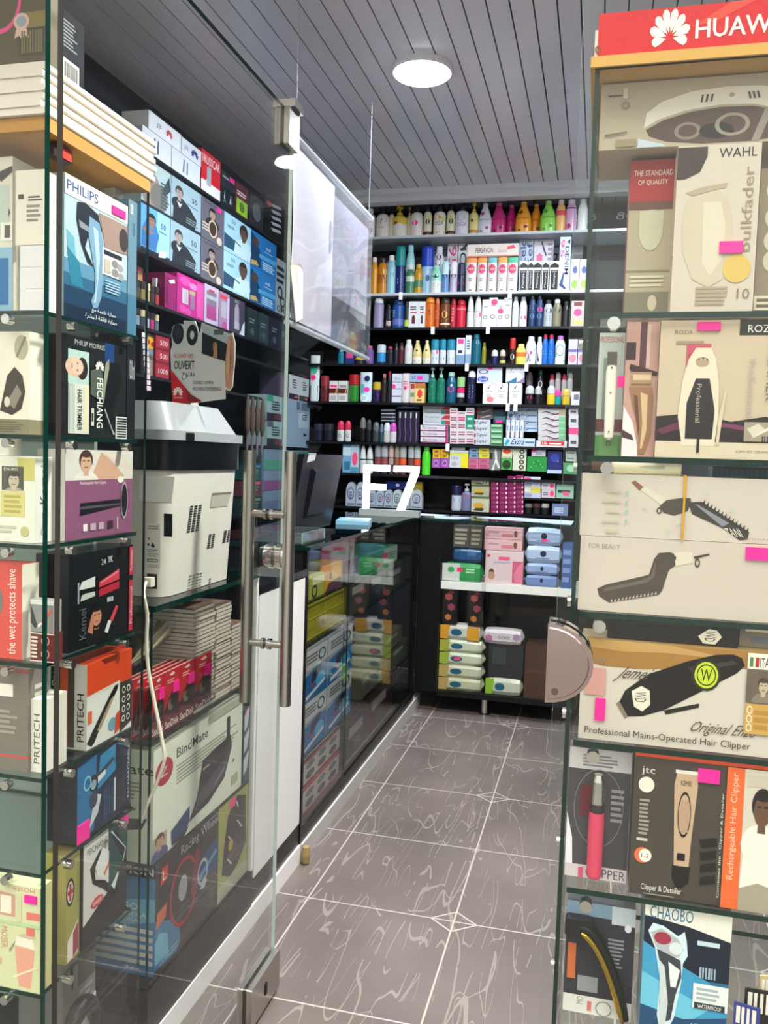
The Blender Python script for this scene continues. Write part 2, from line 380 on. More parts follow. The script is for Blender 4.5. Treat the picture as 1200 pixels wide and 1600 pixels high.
for nm, z0, z1, y0 in (('floor_patch_fitting', .014, .122, 1.95), ('top_patch_fitting', 2.29, 2.387, 2.075)):
    b = B(); y1 = 2.15
    for sg in (1, -1): b.rbox(min(DX + .005 * sg, DX + .02 * sg), y0, z0, max(DX + .005 * sg, DX + .02 * sg), y1, z1, STEEL, .006, 3, 'x', False)
    o = b.build(nm, d1)
    if nm[0] == 'f':
        B().rbox(DX + .0195, 2.04, .05, DX + .0215, 2.056, .086, M('14110f', .5), .007, 4, 'x').build('key_slot', o)
    else:
        B().box(DX - .03, 2.085, z1, DX + .03, 2.15, z1 + .02, CHROME).build('pivot_block', o)

# ---------------------------------------------------------------- ceiling lamps
def ceiling_lamp(label, x, y, r):
    t = thing('ceiling_lamp', label, 'ceiling lamp', (x, y, CEIL), 0, 'round ceiling lamps')
    B().lathe([(r * .96, -.028), (r, -.02), (r, 0)], M('eef0f4', .4), 32).build('rim', t)
    b = B(); b.lathe([(r * .5, -.040), (r * .86, -.036), (r * .94, -.0285)], M('eaf4ff', .5, 0, 14.), 32); o = b.build('diffuser', t); o['label'] = 'glowing white diffuser'
    return t
ceiling_lamp('large glowing round lamp in the middle of the slatted ceiling', -.83, 3.75, .135)
ceiling_lamp('glowing round lamp over the end counter, beyond the tall cabinet of clippers', .15, 4.7, .09)
ceiling_lamp('added round lamp out of view over the entrance aisle, brightening the low cabinet', .2, 2.1, .135)  # body of the added entrance light, out of view
# ================================================================ display furniture
WOOD = M('c08a3e', .5); WHITEL = M('e9e7e2', .4); SHELFG = 'aebfb8'
def stud(par, x, y, z, dx, dy): B().tube([(x, y, z), (x + dx, y + dy, z)], .009, CHROME, 10).build('glass_stud', par)
# --- tall vitrine by the entrance (left of the door), its side glass faces the aisle
L1X, L1Y0, L1Y1 = -.98, 1.345, 1.70
L1Z = [1.748, 1.522, 1.318, 1.094, .876, .690, .452, .20]
t = thing('display_cabinet', 'tall glass display cabinet behind the open glass door, with stacked panels on its top', 'cabinet', (0, 0, 0))
b = B(); b.box(-1.80, L1Y0, 0, L1X, L1Y1, .18, BLACK); b.box(-1.80, L1Y1 - .012, .18, -1.10, L1Y1, 2.06, M('86948f', .5)); b.build('back_panel', t)
b = B(); pane(b, -1.80, L1Y0, .18, L1X, L1Y0 + .006, 2.075, CASE, EDGEL); b.build('front_glass', t)
b = B(); pane(b, L1X - .006, L1Y0 + .008, .18, L1X, L1Y1 + .004, 2.075, CASE, EDGE); b.build('side_glass', t)
b = B(); b.box(-1.80, L1Y0 - .004, 2.062, L1X + .004, L1Y1, 2.086, WOOD); o = b.build('top_board', t); o['label'] = 'wooden top edge'
for z in L1Z:
    b = B(); pane(b, -1.79, L1Y0 + .01, z - .008, L1X - .01, L1Y1 - .016, z, CASE, EDGE); o = b.build('shelf', t); c = o
    for y in (L1Y0 + .09, L1Y1 - .07): stud(c, L1X - .012, y, z - .017, .016, 0)
    for x in (-1.06,): stud(c, x, L1Y0 + .012, z - .017, 0, -.016)
b = B(); b.box(-1.06, L1Y1 - .05, 2.04, -1.03, L1Y1 - .02, 2.06, M('b8b4ac', .4)); b.build('hinge', t)
# --- low counter cabinet that carries the printer
L2X, L2Y0, L2Y1 = -1.0, 1.78, 2.42
L2Z = [.80, .487, .19]
t = thing('counter_cabinet', 'low glass-sided counter cabinet under the white printer', 'cabinet')
b = B(); b.box(-1.50, L2Y0, .07, L2X, L2Y1, .19, M('17191b', .3)); b.build('plinth', t)
b = B(); pane(b, -1.52, L2Y0 - .012, 1.122, L2X + .012, L2Y1 - .01, 1.136, CASE, EDGE); b.build('top_glass', t)
b = B(); pane(b, L2X - .006, L2Y0, .19, L2X, L2Y1 - .01, 1.122, CASE, EDGE); b.build('front_glass', t)
b = B(); pane(b, -1.50, L2Y0, .19, L2X - .007, L2Y0 + .006, 1.122, CASE, EDGE); b.build('end_glass', t)
b = B(); b.box(-1.50, L2Y0 + .006, .19, -1.49, L2Y1, 1.12, M('2c3a3a', .5)); b.build('back_panel', t)
b = B(); b.box(L2X - .012, L2Y1 - .014, .19, L2X + .002, L2Y1, 1.122, M('e6e6e4', .4)); b.build('corner_strip', t)
for z in L2Z[:2]:
    b = B(); pane(b, -1.49, L2Y0 + .01, z - .008, L2X - .01, L2Y1 - .02, z, CASE, EDGE); b.build('shelf', t)
# --- plain white cabinet
t = thing('white_cabinet', 'plain white counter cabinet behind the door handles, black edged', 'cabinet')
b = B(); b.box(-1.50, L2Y1 + .003, .07, L2X - .004, 2.865, .15, M('17191b', .3)); b.build('plinth', t)
b = B(); b.box(-1.48, L2Y1 + .006, .15, L2X - .02, 2.862, 1.068, M('1a1c1f', .4)); b.box(L2X - .02, L2Y1 + .012, .155, L2X, 2.855, 1.062, M('e6e6e4', .4)); b.build('front_panel', t)
b = B(); b.box(-1.50, L2Y1 + .003, 1.068, L2X + .004, 2.865, 1.092, M('101215', .15)); b.build('worktop', t)
# --- long glass counter along the aisle
L3Y0, L3Y1, L3T = 2.87, 4.83, 1.17
t = thing('glass_counter', 'long glass display counter running along the aisle to the glowing sign', 'counter')
b = B(); b.box(-1.48, L3Y0, .07, L2X, L3Y1, .12, M('17191b', .3)); b.build('plinth', t)
b = B(); pane(b, -1.50, L3Y0 - .005, L3T - .012, L2X + .012, L3Y1, L3T, glass('counter_top_glass', '9fb6b4', 1.55), M('0b2a28', .12)); b.build('top_glass', t)
b = B(); pane(b, L2X - .006, L3Y0 + .02, .12, L2X, 3.42, L3T - .013, CASE, EDGE); b.build('front_glass', t)
b = B(); pane(b, L2X - .009, 3.38, .12, L2X - .0065, L3Y1 - .03, L3T - .013, CASE, EDGE); b.build('front_glass', t)
b = B(); b.box(L2X - .015, L3Y0, .12, L2X, L3Y0 + .02, L3T - .013, BLACK); b.build('corner_post', t); b = B(); b.box(L2X - .03, L3Y1 - .03, .12, L2X, L3Y1, L3T - .013, BLACK); b.build('corner_post', t)
b = B(); b.box(-1.48, L3Y0, .12, -1.46, L3Y1, L3T - .013, M('14181c', .5)); b.box(-1.46, L3Y0, .12, L2X - .016, L3Y0 + .01, L3T - .013, M('14181c', .5)); b.build('back_panel', t)
for z, y1 in ((.955, L3Y1 - .05), (.80, L3Y1 - .05), (.36, L3Y1 - .05)):
    b = B(); pane(b, -1.45, L3Y0 + .02, z - .008, L2X - .016, y1, z, CASE, EDGE); b.build('shelf', t)
# --- white kick strip
b = B(); b.box(L2X - .02, 1.706, 0, L2X + .003, 2.868, .068, M('efedea', .45)); tag(b.build('kick_strip'), 'white kick strip under the printer cabinet and the white cabinet', 'kick board')
b = B(); b.box(L2X - .02, 2.874, 0, L2X + .008, 5.02, .066, M('bdbbb6', .45)); tag(b.build('kick_strip'), 'scuffed pale kick strip along the foot of the long glass counter', 'kick board')
for y, z in ((2.871, .034),):
    b = B(); rr = random.Random(3)
    b.lathe([(.002, -.035), (.013, -.03), (.016, 0), (.012, .03), (.003, .034)], M('9a8458', .7), 9, 1, 1.3); tag(b.build('foam_lump', None, (L2X + .024, y, z)), 'crumbling yellow foam lump at the joint of the kick strips', 'foam')
# --- glass counter across the end of the aisle
CY = 4.86
t = thing('glass_counter', 'black framed glass counter across the end of the aisle, packed with wet wipes', 'counter')
b = B(); b.box(-1.0, CY + .0, .13, -.865, CY + .42, 1.14, M('08090b', .35)); b.build('end_panel', t)
b = B(); b.box(-.865, CY, .105, .40, CY + .42, .135, M('0b0c0e', .4)); b.build('base_board', t)
b = B(); b.box(-.865, CY + .40, .135, .40, CY + .42, 1.14, M('0e1013', .6)); b.build('back_panel', t)
b = B(); pane(b, -1.0, CY - .012, 1.14, .40, CY + .43, 1.153, CASE, EDGE); b.build('top_glass', t)
b = B(); pane(b, -.864, CY - .005, .137, -.60, CY + .001, 1.139, CASE, EDGE); b.build('sliding_glass', t); b = B(); pane(b, -.62, CY + .003, .137, .40, CY + .009, 1.139, CASE, EDGE); b.build('sliding_glass', t)
b = B(); b.box(-.862, CY + .012, .742, .40, CY + .39, .788, M('eceae6', .3)); b.build('shelf', t)  # thick white front stands in for a bright reflection on the glass
for x in (-.585, .1):
    b = B(); b.lathe([(.030, 0), (.030, .008), (.021, .014), (.019, .105)], CHROME, 18); b.build('leg', t, (x, CY + .06, 0))
b = B(); b.box(-.30, CY - .008, .14, -.285, CY + .012, 1.14, BLACK)
# --- tall vitrine beyond the fixed pane
RX0, RY0, RY1, RX1 = -.028, 1.20, 1.58, .60
RZ = [1.708, 1.512, 1.293, 1.108, .892, .680]
t = thing('display_cabinet', 'tall glass display cabinet full of hair clippers under the red fascia board', 'cabinet')
b = B(); b.box(RX0, RY0, 0, RX1, RY1, .16, BLACK); b.build('plinth', t)
b = B(); pane(b, RX0, RY0, .16, RX1, RY0 + .006, 2.03, CASE, EDGE); b.build('front_glass', t)
b = B(); pane(b, RX0, RY0 + .008, .16, RX0 + .006, RY1, 2.03, CASE, EDGE); b.build('side_glass', t)
b = B(); pane(b, RX0 + .008, RY1 - .006, .16, RX1, RY1, 2.03, CASE, EDGEL); b.build('back_glass', t)
b = B(); b.box(RX0 - .006, RY0 - .004, 2.03, RX1, RY1, 2.044, M('c79a4a', .5)); o = b.build('top_board', t); o['label'] = 'pale wooden top edge'
for z in RZ:
    b = B(); pane(b, RX0 + .012, RY0 + .012, z - .008, RX1 - .01, RY1 - .012, z, CASE, EDGE); o = b.build('shelf', t); c = o
    for x in (RX0 + .04,): stud(c, x, RY0 + .011, z - .017, 0, -.016)
    stud(c, RX0 + .004, RY0 + .20, z - .017, -.014, 0)
# --- shelf unit on the back wall
BY = 5.50
BZ = [2.955, 2.585, 2.36, 2.122, 1.868, 1.60, 1.39, 1.165]
BX0, BX1 = -1.94, .34
LINER = M('1b1c22', .6)
t = thing('wall_shelf', 'dark shelf unit covering the back wall, crowded with toiletries', 'shelf unit')
b = B(); b.box(BX0, YB - .03, .9, BX1, YB - .002, 3.19, M('111216', .6)); b.build('back_panel', t)
b = B(); b.box(BX1, BY, .9, BX1 + .02, YB - .03, 3.19, BLACK); b.build('side_panel', t)
for i, z in enumerate(BZ):
    b = B(); b.box(BX0, BY - .012, z - .016, BX1, YB - .031, z, M('14151a' if i > 1 else 'b9c0c4', .25)); o = b.build('shelf', t)
    if 0 < i < 6:
        xs = {1: (at(627, 462, Y=BY).x, at(797, 460, Y=BY).x), 2: (at(677, 513, Y=BY).x, at(763, 512, Y=BY).x), 3: (at(730, 573, Y=BY).x, at(823, 571, Y=BY).x), 4: (at(794, 631, Y=BY).x, at(806, 631, Y=BY).x), 5: (at(700, 697, Y=BY).x,)}[i]
        for x in xs: B().box(x - .012, BY - .016, z - .045, x + .012, BY - .0125, z + .004, M('e8eaec', .4)).build('shelf_ticket', o)
# patterned lining behind the two top rows: black scribble above, big printed words below
def lining(x0, x1, z0, z1, col, els, label):
    b = B(); b.box(x0, YB - .036, z0, x1, YB - .031, z1, M(col, .6)); b.art(els, lambda u, v, o: (x0 + (x1 - x0) * u, YB - .036 - o, z0 + (z1 - z0) * v))
    o = b.build('lining_sheet', t); o['label'] = label
rr = random.Random(11)
els = []
for i in range(70):
    u, v = rr.random(), .55 + .4 * rr.random(); els.append(('o', 'c9ccd4', u, v, .006 + .008 * rr.random(), .05 + .07 * rr.random(), .35))
lining(BX0, BX1, BZ[0], 3.18, '15161b', els[:60], 'black lining sheet with pale scribbles')
els = [('r', 'd8dbe6', .33, 0, .78, 1), ('t', '1f2733', 'DENIM', .683, .12, .708, .88, -90), ('t', 'd2478a', '95', .655, .35, .682, .95, -90), ('t', 'd2478a', '95', .425, .45, .455, .97, -90), ('t', '2a3145', 'IC', .459, .35, .482, .93, -90),
       ('t', '2f4f96', 'REX', .565, .30, .585, .98, 90), ('t', '2f4f96', 'SALE', .588, .28, .606, .9, 90), ('t', 'c3447c', 'W', .53, .5, .556, 1., 90)]
for i in range(16): els.append(('p', 'e6e2e4' if i % 3 else 'a7696e', [.18 + .01 * (i % 6), .1 + .15 * (i // 3) % .8, .21 + .01 * (i % 6), .2 + .15 * (i // 3) % .8, .21 + .01 * (i % 6), .25 + .15 * (i // 3) % .8, .18 + .01 * (i % 6), .15 + .15 * (i // 3) % .8]))
els += [('t', 'b9bcc4', 'LSD', .03, .3, .06, .95, 90), ('r', '6d7079', .08, .4, .12, .9), ('e', '2b2d33', .10, .65, .012, .14)]
lining(BX0, BX1, BZ[1], BZ[0] - .02, '202228', els, 'lining sheet printed with big words and stripes')
# --- shelf unit on the side wall
LX = -1.95
LZ = [2.782, 2.360, 2.150, 2.035, 1.83, 1.55, 1.15]
t = thing('wall_shelf', 'dark shelf unit along the side wall, loaded with headset cartons and small packs', 'shelf unit')
b = B(); b.box(XL + .002, 2.3, .9, XL + .02, 5.48, 3.0, M('15171c', .6)); b.build('back_panel', t)
b = B(); b.box(XL + .02, 2.28, .9, LX, 2.3, 3.0, BLACK); b.build('side_panel', t)
for z in LZ:
    b = B(); b.box(XL + .021, 2.3, z - .014, LX + .012, 4.68 if z == 1.83 else 5.48, z, M('15171c', .3)); b.build('shelf', t)
# ================================================================ goods in the vitrine behind the fixed pane
Y_ = 1.222
def Zs(i): return RZ[i] + .0005
def RF(a, b, c, d, Y, dep, i):
    q = PF(a, b, c, d, Y, dep, Zs(i)); x0 = max(q['loc'][0] - q['w'] / 2, RX0 + .0075); x1 = min(q['loc'][0] + q['w'] / 2, RX1 - .01)
    q['w'] = x1 - x0; q['loc'] = ((x0 + x1) / 2, q['loc'][1], q['loc'][2]); q['h'] = min(q['h'], (RZ[i - 1] - .0095 if i else 2.027) - Zs(i)); return q
carton('clipper_box', 'tall box with a red top panel at the corner of the cabinet\'s top compartment', 'box', **RF(975, 480, 1047, 250, 1.27, .10, 0), col='b3a58a', rough=.5,
       sides={'L': '9e2f2a', 'T': '7c1f1c'}, art={'F': [('r', 'a82a25', 0, .74, 1, 1), ('t', 'f4e6dc', 'THE STANDARD', .08, .90, .92, .935), ('t', 'f4e6dc', 'OF QUALITY', .18, .84, .82, .875), ('r', '6d4138', 0, .69, 1, .74), ('e', 'c8c2a6', .5, .56, .26, .13), ('r', 'c8c2a6', .24, .56, .76, .68), ('r', '8f876c', 0, .30, 1, .31), ('l', 'd6cfb4', .1, .2, .9, .28, 3), ('r', '7f7a62', 0, 0, 1, .17), ('e', 'c9bfa4', .6, .1, .1, .05)]})
carton('clipper_box', 'cream hair clipper box with a dark arch and a pink sticker beside the red-topped box', 'box', **RF(1047, 480, 1176, 226, Y_, .12, 0), col='d2c4b6', rough=.5, sides={'R': 'd2c0a8', 'L': 'cbb89d'},
       art={'F': [('p', '3f322e', [0, .99, 0, .80, .1, .80, .28, .84, .36, .93, .36, .99]), ('t', '211b18', 'WAHL', .50, .92, .95, .975), ('p', 'b7a48b', [.12, .72, .3, .75, .62, .77, .6, .74, .5, .735, .2, .70]), ('p', 'cfc0a9', [.14, .68, .5, .73, .62, .69, .7, .55, .70, .35, .62, .2, .45, .15, .25, .2, .12, .36, .09, .52]), ('p', 'dccfba', [.34, .66, .55, .66, .62, .52, .6, .32, .46, .22, .36, .3]),
                  ('t', 'a28c70', 'bulkfader', .80, .36, .93, .86, 90, 0), ('e', 'dcb85e', .78, .26, .17, .085), ('t', '8a7a66', '10', .8, .08, .95, .14), ('l', 'b09d83', .3, .04, .7, .16, 5)]}, tags=[('F', .56, .35, .84, .42)])
carton('accessory_box', 'narrow brown box with pale round pictures at the far edge of the top compartment', 'box', **RF(1177, 480, 1262, 262, Y_ + .01, .1, 0), col='8d7c66', rough=.5,
       art={'F': [('e', 'c9bda6', .4, y, .28, .09) for y in (.85, .66, .5, .36)] + [('r', 'd8cdb8', 0, .02, 1, .12), ('l', '6a5c4a', .05, .03, .9, .11, 2)]})
pk = PF(938, 252, 1200, 112, 1.245, .13); pk['z'] = 0; pk.pop('z')
pk['loc'] = (pk['loc'][0], pk['loc'][1], at(1100, 222, Y=Y_).z + .0045); pk['h'] = min(at(1060, 104, Y=1.245).z, 2.027) - pk['loc'][2]; pk['w'] += .03; pk['loc'] = (pk['loc'][0] + .012, 1.245 + .065, pk['loc'][2])
carton('camera_box', 'wide beige box printed with a big white dome, lying on top of other boxes', 'box', **pk, col='bfb09a', rough=.5,
       art={'F': [('p', 'efe6d8', [.24, .30, .25, .52, .33, .68, .48, .80, .66, .84, .84, .82, .97, .74, 1, .60, 1, .34, .92, .48, .8, .56, .64, .58, .46, .53, .32, .42]), ('p', '5c463f', [.25, .27, .34, .40, .48, .50, .64, .545, .8, .53, .92, .45, 1, .3, 1, .08, .8, .02, .55, .02, .36, .08, .27, .17]), ('o', '8f8378', .47, .22, .07, .13, .3), ('e', '2b211e', .62, .2, .09, .12), ('o', 'a1958a', .70, .28, .09, .17, .25), ('p', '9d9186', [.86, .48, .9, .46, .84, .02, .8, .02])] +
            [('p', '4a4038', [.53 + .025 * i, .63, .54 + .025 * i, .63, .546 + .025 * i, .74, .536 + .025 * i, .74]) for i in range(3)] + [('p', '4a4038', [.78 + .022 * i, .64, .79 + .022 * i, .64, .78 + .022 * i, .74, .77 + .022 * i, .74]) for i in range(3)] +
            [('e', 'a5a89a', .69, .71, .012, .03), ('r', '5d5349', .04, .80, .12, .82), ('r', 'd9cdb9', .12, .76, .145, .92), ('o', '8c8071', .135, .66, .022, .055, .3), ('p', '77695a', [.03, .2, .15, .24, .15, .26, .03, .23]), ('r', '9e8e6d', .09, .03, .2, .14), ('p', 'c6d3de', [.21, .14, .34, .04, .36, 0, .21, 0])]})
# second compartment
carton('tool_card', 'clear pack with a strip of red print behind the slim white tool', 'blister pack', **RF(928, 719, 968, 520, 1.30, .03, 1), col='cdd6d0', art={'F': [('t', 'b23a35', 'PROFESSIONAL', .05, .92, .95, .97), ('r', '8c9c94', .2, .2, .35, .8), ('r', 'b6c4bd', .5, .1, .58, .85), ('r', '5d9a5a', 0, 0, 1, .17), ('r', '74383e', 0, .2, 1, .3)]})
tl = thing('hair_styler', 'slim white hair tool in a clear pack near the rose-gold clipper box', 'styling tool', (at(950, 700, Y=1.245).x, 1.245, Zs(1)), 0)
za, zb = at(951, 688, Y=1.245).z - Zs(1), at(951, 566, Y=1.245).z - Zs(1)
b = B(); b.lathe([(.001, za), (.0062, za + .004), (.0068, za + .02), (.0075, (za + zb) / 2), (.0078, zb - .015), (.006, zb - .003), (.001, zb)], M('efe9dc', .3), 14, 1, .6); bd = b.build('body', tl)
for z in (zb - .008, (za + zb) / 2 + .012, za + .012): B().lathe([(.0012, 0), (.0012, .001)], M('3b3631', .5), 8).build('screw', bd, (0, -.0048, z)).rotation_euler = (PI / 2, 0, 0)
b = B(); b.box(-.0068, -.004, zb - .004, .0068, .004, zb + .014, M('5b544c', .5)); b.build('comb_head', tl)
b = B(); b.tube([(.003 * math.sin(a), 0, za - .004 + .003 * math.cos(a)) for a in [2 * PI * i / 12 for i in range(13)]], .0006, M('3a342e', .4), 5); b.build('hanging_loop', tl)
b = B(); b.box(-.015, .006, .0, .014, .009, zb + .03, BLIST); b.box(-.013, .0095, 0, .013, .0115, .03, M('6f9f5c', .5)); b.build('clear_pack', tl)
b = B(); b.box(.0085, -.003, zb - .035, .021, -.002, zb - .02, PINK); b.build('price_sticker', tl)
carton('clipper_box', 'narrow rosy box showing a rose-gold hair clipper, beside the beige trimmer box', 'box', **RF(970, 719, 1021, 500, Y_ + .012, .05, 1), col='c99a8d', rough=.4,
       art={'F': [('r', '5b3137', .42, .62, .62, 1), ('r', 'd7b3a6', .62, .66, .74, .98), ('r', '3a1f24', 0, .72, .3, .85), ('p', '3a1e22', [.12, .66, .16, .69, 1, .63, .96, .60, .2, .62]), ('r', 'b08a6a', .18, .50, .82, .63), ('r', 'e0c3a0', .25, .57, .8, .61), ('r', '8a6248', .2, .53, .8, .545), ('p', '9f7355', [.14, .52, .84, .52, .9, .44, .86, .16, .7, .02, .52, .02, .5, .2, .3, .36]), ('p', 'dcb890', [.5, .48, .72, .46, .74, .2, .62, .06, .56, .06, .6, .25]), ('p', '6d4636', [.3, .46, .42, .45, .52, .22, .5, .15, .36, .34]), ('p', 'e8e2e4', [0, .38, .3, .26, .46, .1, .5, 0, 0, 0]), ('p', '4d3436', [0, .2, .3, .16, .36, .12, 0, .14])]})
carton('trimmer_box', 'beige trimmer box with a black top band and dark wavy foot on the second shelf', 'box', **RF(1022, 719, 1236, 500, Y_, .07, 1), col='cfbaa0', rough=.42, sides={'L': '4d1f2c'},
       art={'F': [('r', '241d1b', .58, .89, 1, 1), ('t', 'f7f1ea', 'ROZIA', .64, .91, .87, .965), ('t', '7d6b58', 'ROZIA', .11, .90, .24, .93), ('r', 'c4546a', .2, .66, .38, .83), ('t', '8b2438', 'ROZIA', .22, .72, .36, .76), ('l', 'a08b76', .12, .82, .36, .86, 1),
                  ('p', '2b2022', [0, .30, .3, .33, .55, .27, .8, .31, 1, .27, 1, .1, 0, .1]), ('p', '7c3a5c', [.3, .20, .48, .26, .66, .24, .7, .20, .5, .23]), ('p', '6b3048', [0, .2, .16, .26, .2, .22, .05, .17]), ('r', 'ddcbb2', 0, 0, 1, .12), ('t', '77685a', 'SUPPORT CERAMIC BLADE', .6, .045, .94, .065),
                  ('p', 'e6d7c0', [.20, .09, .16, .3, .18, .55, .22, .72, .27, .80, .38, .80, .42, .72, .45, .55, .46, .3, .44, .09]), ('p', '2a2325', [.22, .14, .42, .14, .43, .35, .38, .58, .28, .58, .22, .4]), ('t', 'c5b3a0', 'Professional', .29, .26, .325, .54, -90, 0), ('e', 'b39b82', .32, .70, .05, .035), ('r', '3a2c28', .29, .71, .30, .72), ('r', '3a2c28', .32, .72, .33, .73), ('r', '3a2c28', .35, .71, .36, .72), ('r', '261d20', .31, .04, .33, .14), ('p', 'd8c7ae', [.46, .3, .5, .5, .51, .5, .47, .1, .45, .1]),
                  ('t', '6f6052', 'TRIMMER', .79, .42, .84, .84, -90, .0), ('t', 'b9a6a0', 'Professional', .66, .3, .71, .72, -90, 0), ('r', 'a99a86', .65, .13, .89, .27), ('p', 'd9cfbe', [.67, .22, .75, .26, .8, .22, .72, .16]), ('p', 'efe7da', [.7, .15, .88, .24, .89, .27, .8, .22]), ('c', '4a423a', .78, .13, .87, .17, 5)]}, tags=[('F', .27, .925, .44, .985)])
# third compartment: two comb boxes
bb = RF(903, 938, 1247, 845, Y_, .09, 2); h2 = bb['h']
carton('comb_box', 'lower of two long cream straightening-comb boxes, with a faint grey heading', 'box', **bb, col='cfc1b5', rough=.45, sides={'L': 'f4ead9'},
       art={'F': [('t', '9a9080', 'FOR BEAUT', .04, .84, .19, .90, 0, 0), ('p', '4e443c', [.09, .30, .10, .20, .15, .12, .38, .27, .395, .33, .42, .60, .47, .72, .46, .80, .42, .84, .37, .82, .35, .74, .33, .53, .30, .50, .13, .36]), ('p', '6a5f55', [.11, .30, .30, .45, .34, .52, .36, .72, .355, .5, .32, .42, .13, .27]), ('p', 'dcd0bd', [.44, .84, .52, .86, .53, .72, .45, .66]), ('r', '4a413a', .43, .74, .45, .79), ('p', '3b332d', [.53, .80, .60, .85, .60, .83, .535, .77]), ('o', '3b332d', .548, .72, .012, .06, .4)] + [('p', 'cfc1b5', [.155 + .017 * i, .13 + .0118 * i, .165 + .017 * i, .137 + .0118 * i, .163 + .017 * i, .175 + .0118 * i]) for i in range(13)]}, tags=[('F', .76, .80, .93, .96)])
bt = PF(905, 845, 1249, 755, Y_ + .001, .088); bt['loc'] = (bt['loc'][0], bt['loc'][1], Zs(2) + h2 + .0006)
cb = carton('comb_box', 'upper of two long cream straightening-comb boxes, held by a yellow rubber band', 'box', **bt, col='d1c4b8', rough=.45, sides={'L': 'f4ead9', 'T': 'e9dcc6'},
       art={'F': [('p', '8b5f46', [.235, .88, .25, .92, .29, .82, .275, .75]), ('p', 'd8d0bd', [.28, .76, .30, .82, .41, .62, .385, .53]), ('p', '4f4740', [.37, .52, .40, .62, .46, .66, .51, .67, .515, .6, .5, .46, .44, .38, .39, .42]), ('p', '3f3a36', [.5, .6, .56, .62, .78, .18, .775, .06, .74, .04, .66, .22, .52, .42]), ('p', '8a8b92', [.53, .58, .55, .56, .69, .30, .66, .24]), ('t', 'e9dfcf', 'TANI', .69, .09, .755, .22, 0, .01, -.35), ('o', '3b332d', .37, .45, .012, .05, .4)] +
            [('p', '2e2a28', [.565 + .0165 * i, .60 - .034 * i, .575 + .0165 * i, .58 - .034 * i, .578 + .0165 * i, .66 - .034 * i]) for i in range(13)] + [('l', 'c9bda6', .12 - .02 * (i % 2), .70 - .16 * i, .2, .76 - .16 * i, 1) for i in range(5)] + [('e', '8fc2b2', .217, .71 - .15 * i, .006, .03) for i in range(4)] + [('e', 'b7cdbd', u, v, .006, .03) for u, v in ((.30, .5), (.46, .28), (.58, .78), (.70, .52), (.42, .16))] + [('t', '8f8576', 'ANGLE HAIR COMB', .76, .06, .9, .09, 0, 0)]})
b = B(); x = at(1068, 800, Y=Y_).x - bt['loc'][0]; d = bt['d'] / 2; h = bt['h']
b.tube([(x, -d - .0032, -.0004), (x, -d - .0032, h + .001), (x + .001, d, h + .001)], .0016, M('d9a018', .5), 8); b.build('rubber_band', cb)['label'] = 'yellow rubber band'
tz = bt['loc'][2] + bt['h'] + .0008; a = at(905, 742, Y=1.24); c = at(1064, 742, Y=1.24)
t = thing('hair_brush', 'pale capped hair brush tube lying on the upper comb box', 'brush', ((a.x + c.x) / 2, 1.245, tz), 0)
L_ = c.x - a.x; rr_ = .0115
b = B(); b.tube([(-L_ * .18, 0, rr_), (-L_ * .15, 0, rr_), (L_ * .46, 0, rr_), (L_ * .5, 0, rr_)], [rr_ * .7, rr_, rr_, rr_ * .9], M('e6ddc6', .3), 16); o = b.build('tube_body', t)
B().art([('p', 'a9b59f', [0, .5, .3, .9, 1, .9, 1, .3, .4, .3])], lambda u, v, q: (L_ * (.08 + .26 * u), -rr_ * (1.01), rr_ * (.6 + .6 * v))).build('tube_print', o)
b = B(); b.tube([(-L_ * .38, 0, rr_ * .9), (-L_ * .18, 0, rr_)], [rr_ * .62, rr_ * .7], M('5b4030', .7), 12); b.build('bristle_head', t)
b = B(); b.tube([(-L_ * .5, 0, rr_ * .8), (-L_ * .46, 0, rr_ * .85), (-L_ * .38, 0, rr_ * .9)], [rr_ * .3, rr_ * .5, rr_ * .45], M('1b1816', .4), 10); b.build('handle_tip', t)
pq = PF(1112, 766, 1240, 722, 1.27, .05); pq['loc'] = (pq['loc'][0], pq['loc'][1], tz)
pq['h'] = min(pq['h'], RZ[1] - .0095 - tz)
carton('blade_box', 'ribbed teal box lying on the comb boxes behind the brush tube', 'box', **pq, col='1e5666', art={'F': [('c', '17404d', 0, 0, 1, 1, 16), ('r', '101c22', 0, .8, 1, 1)]})
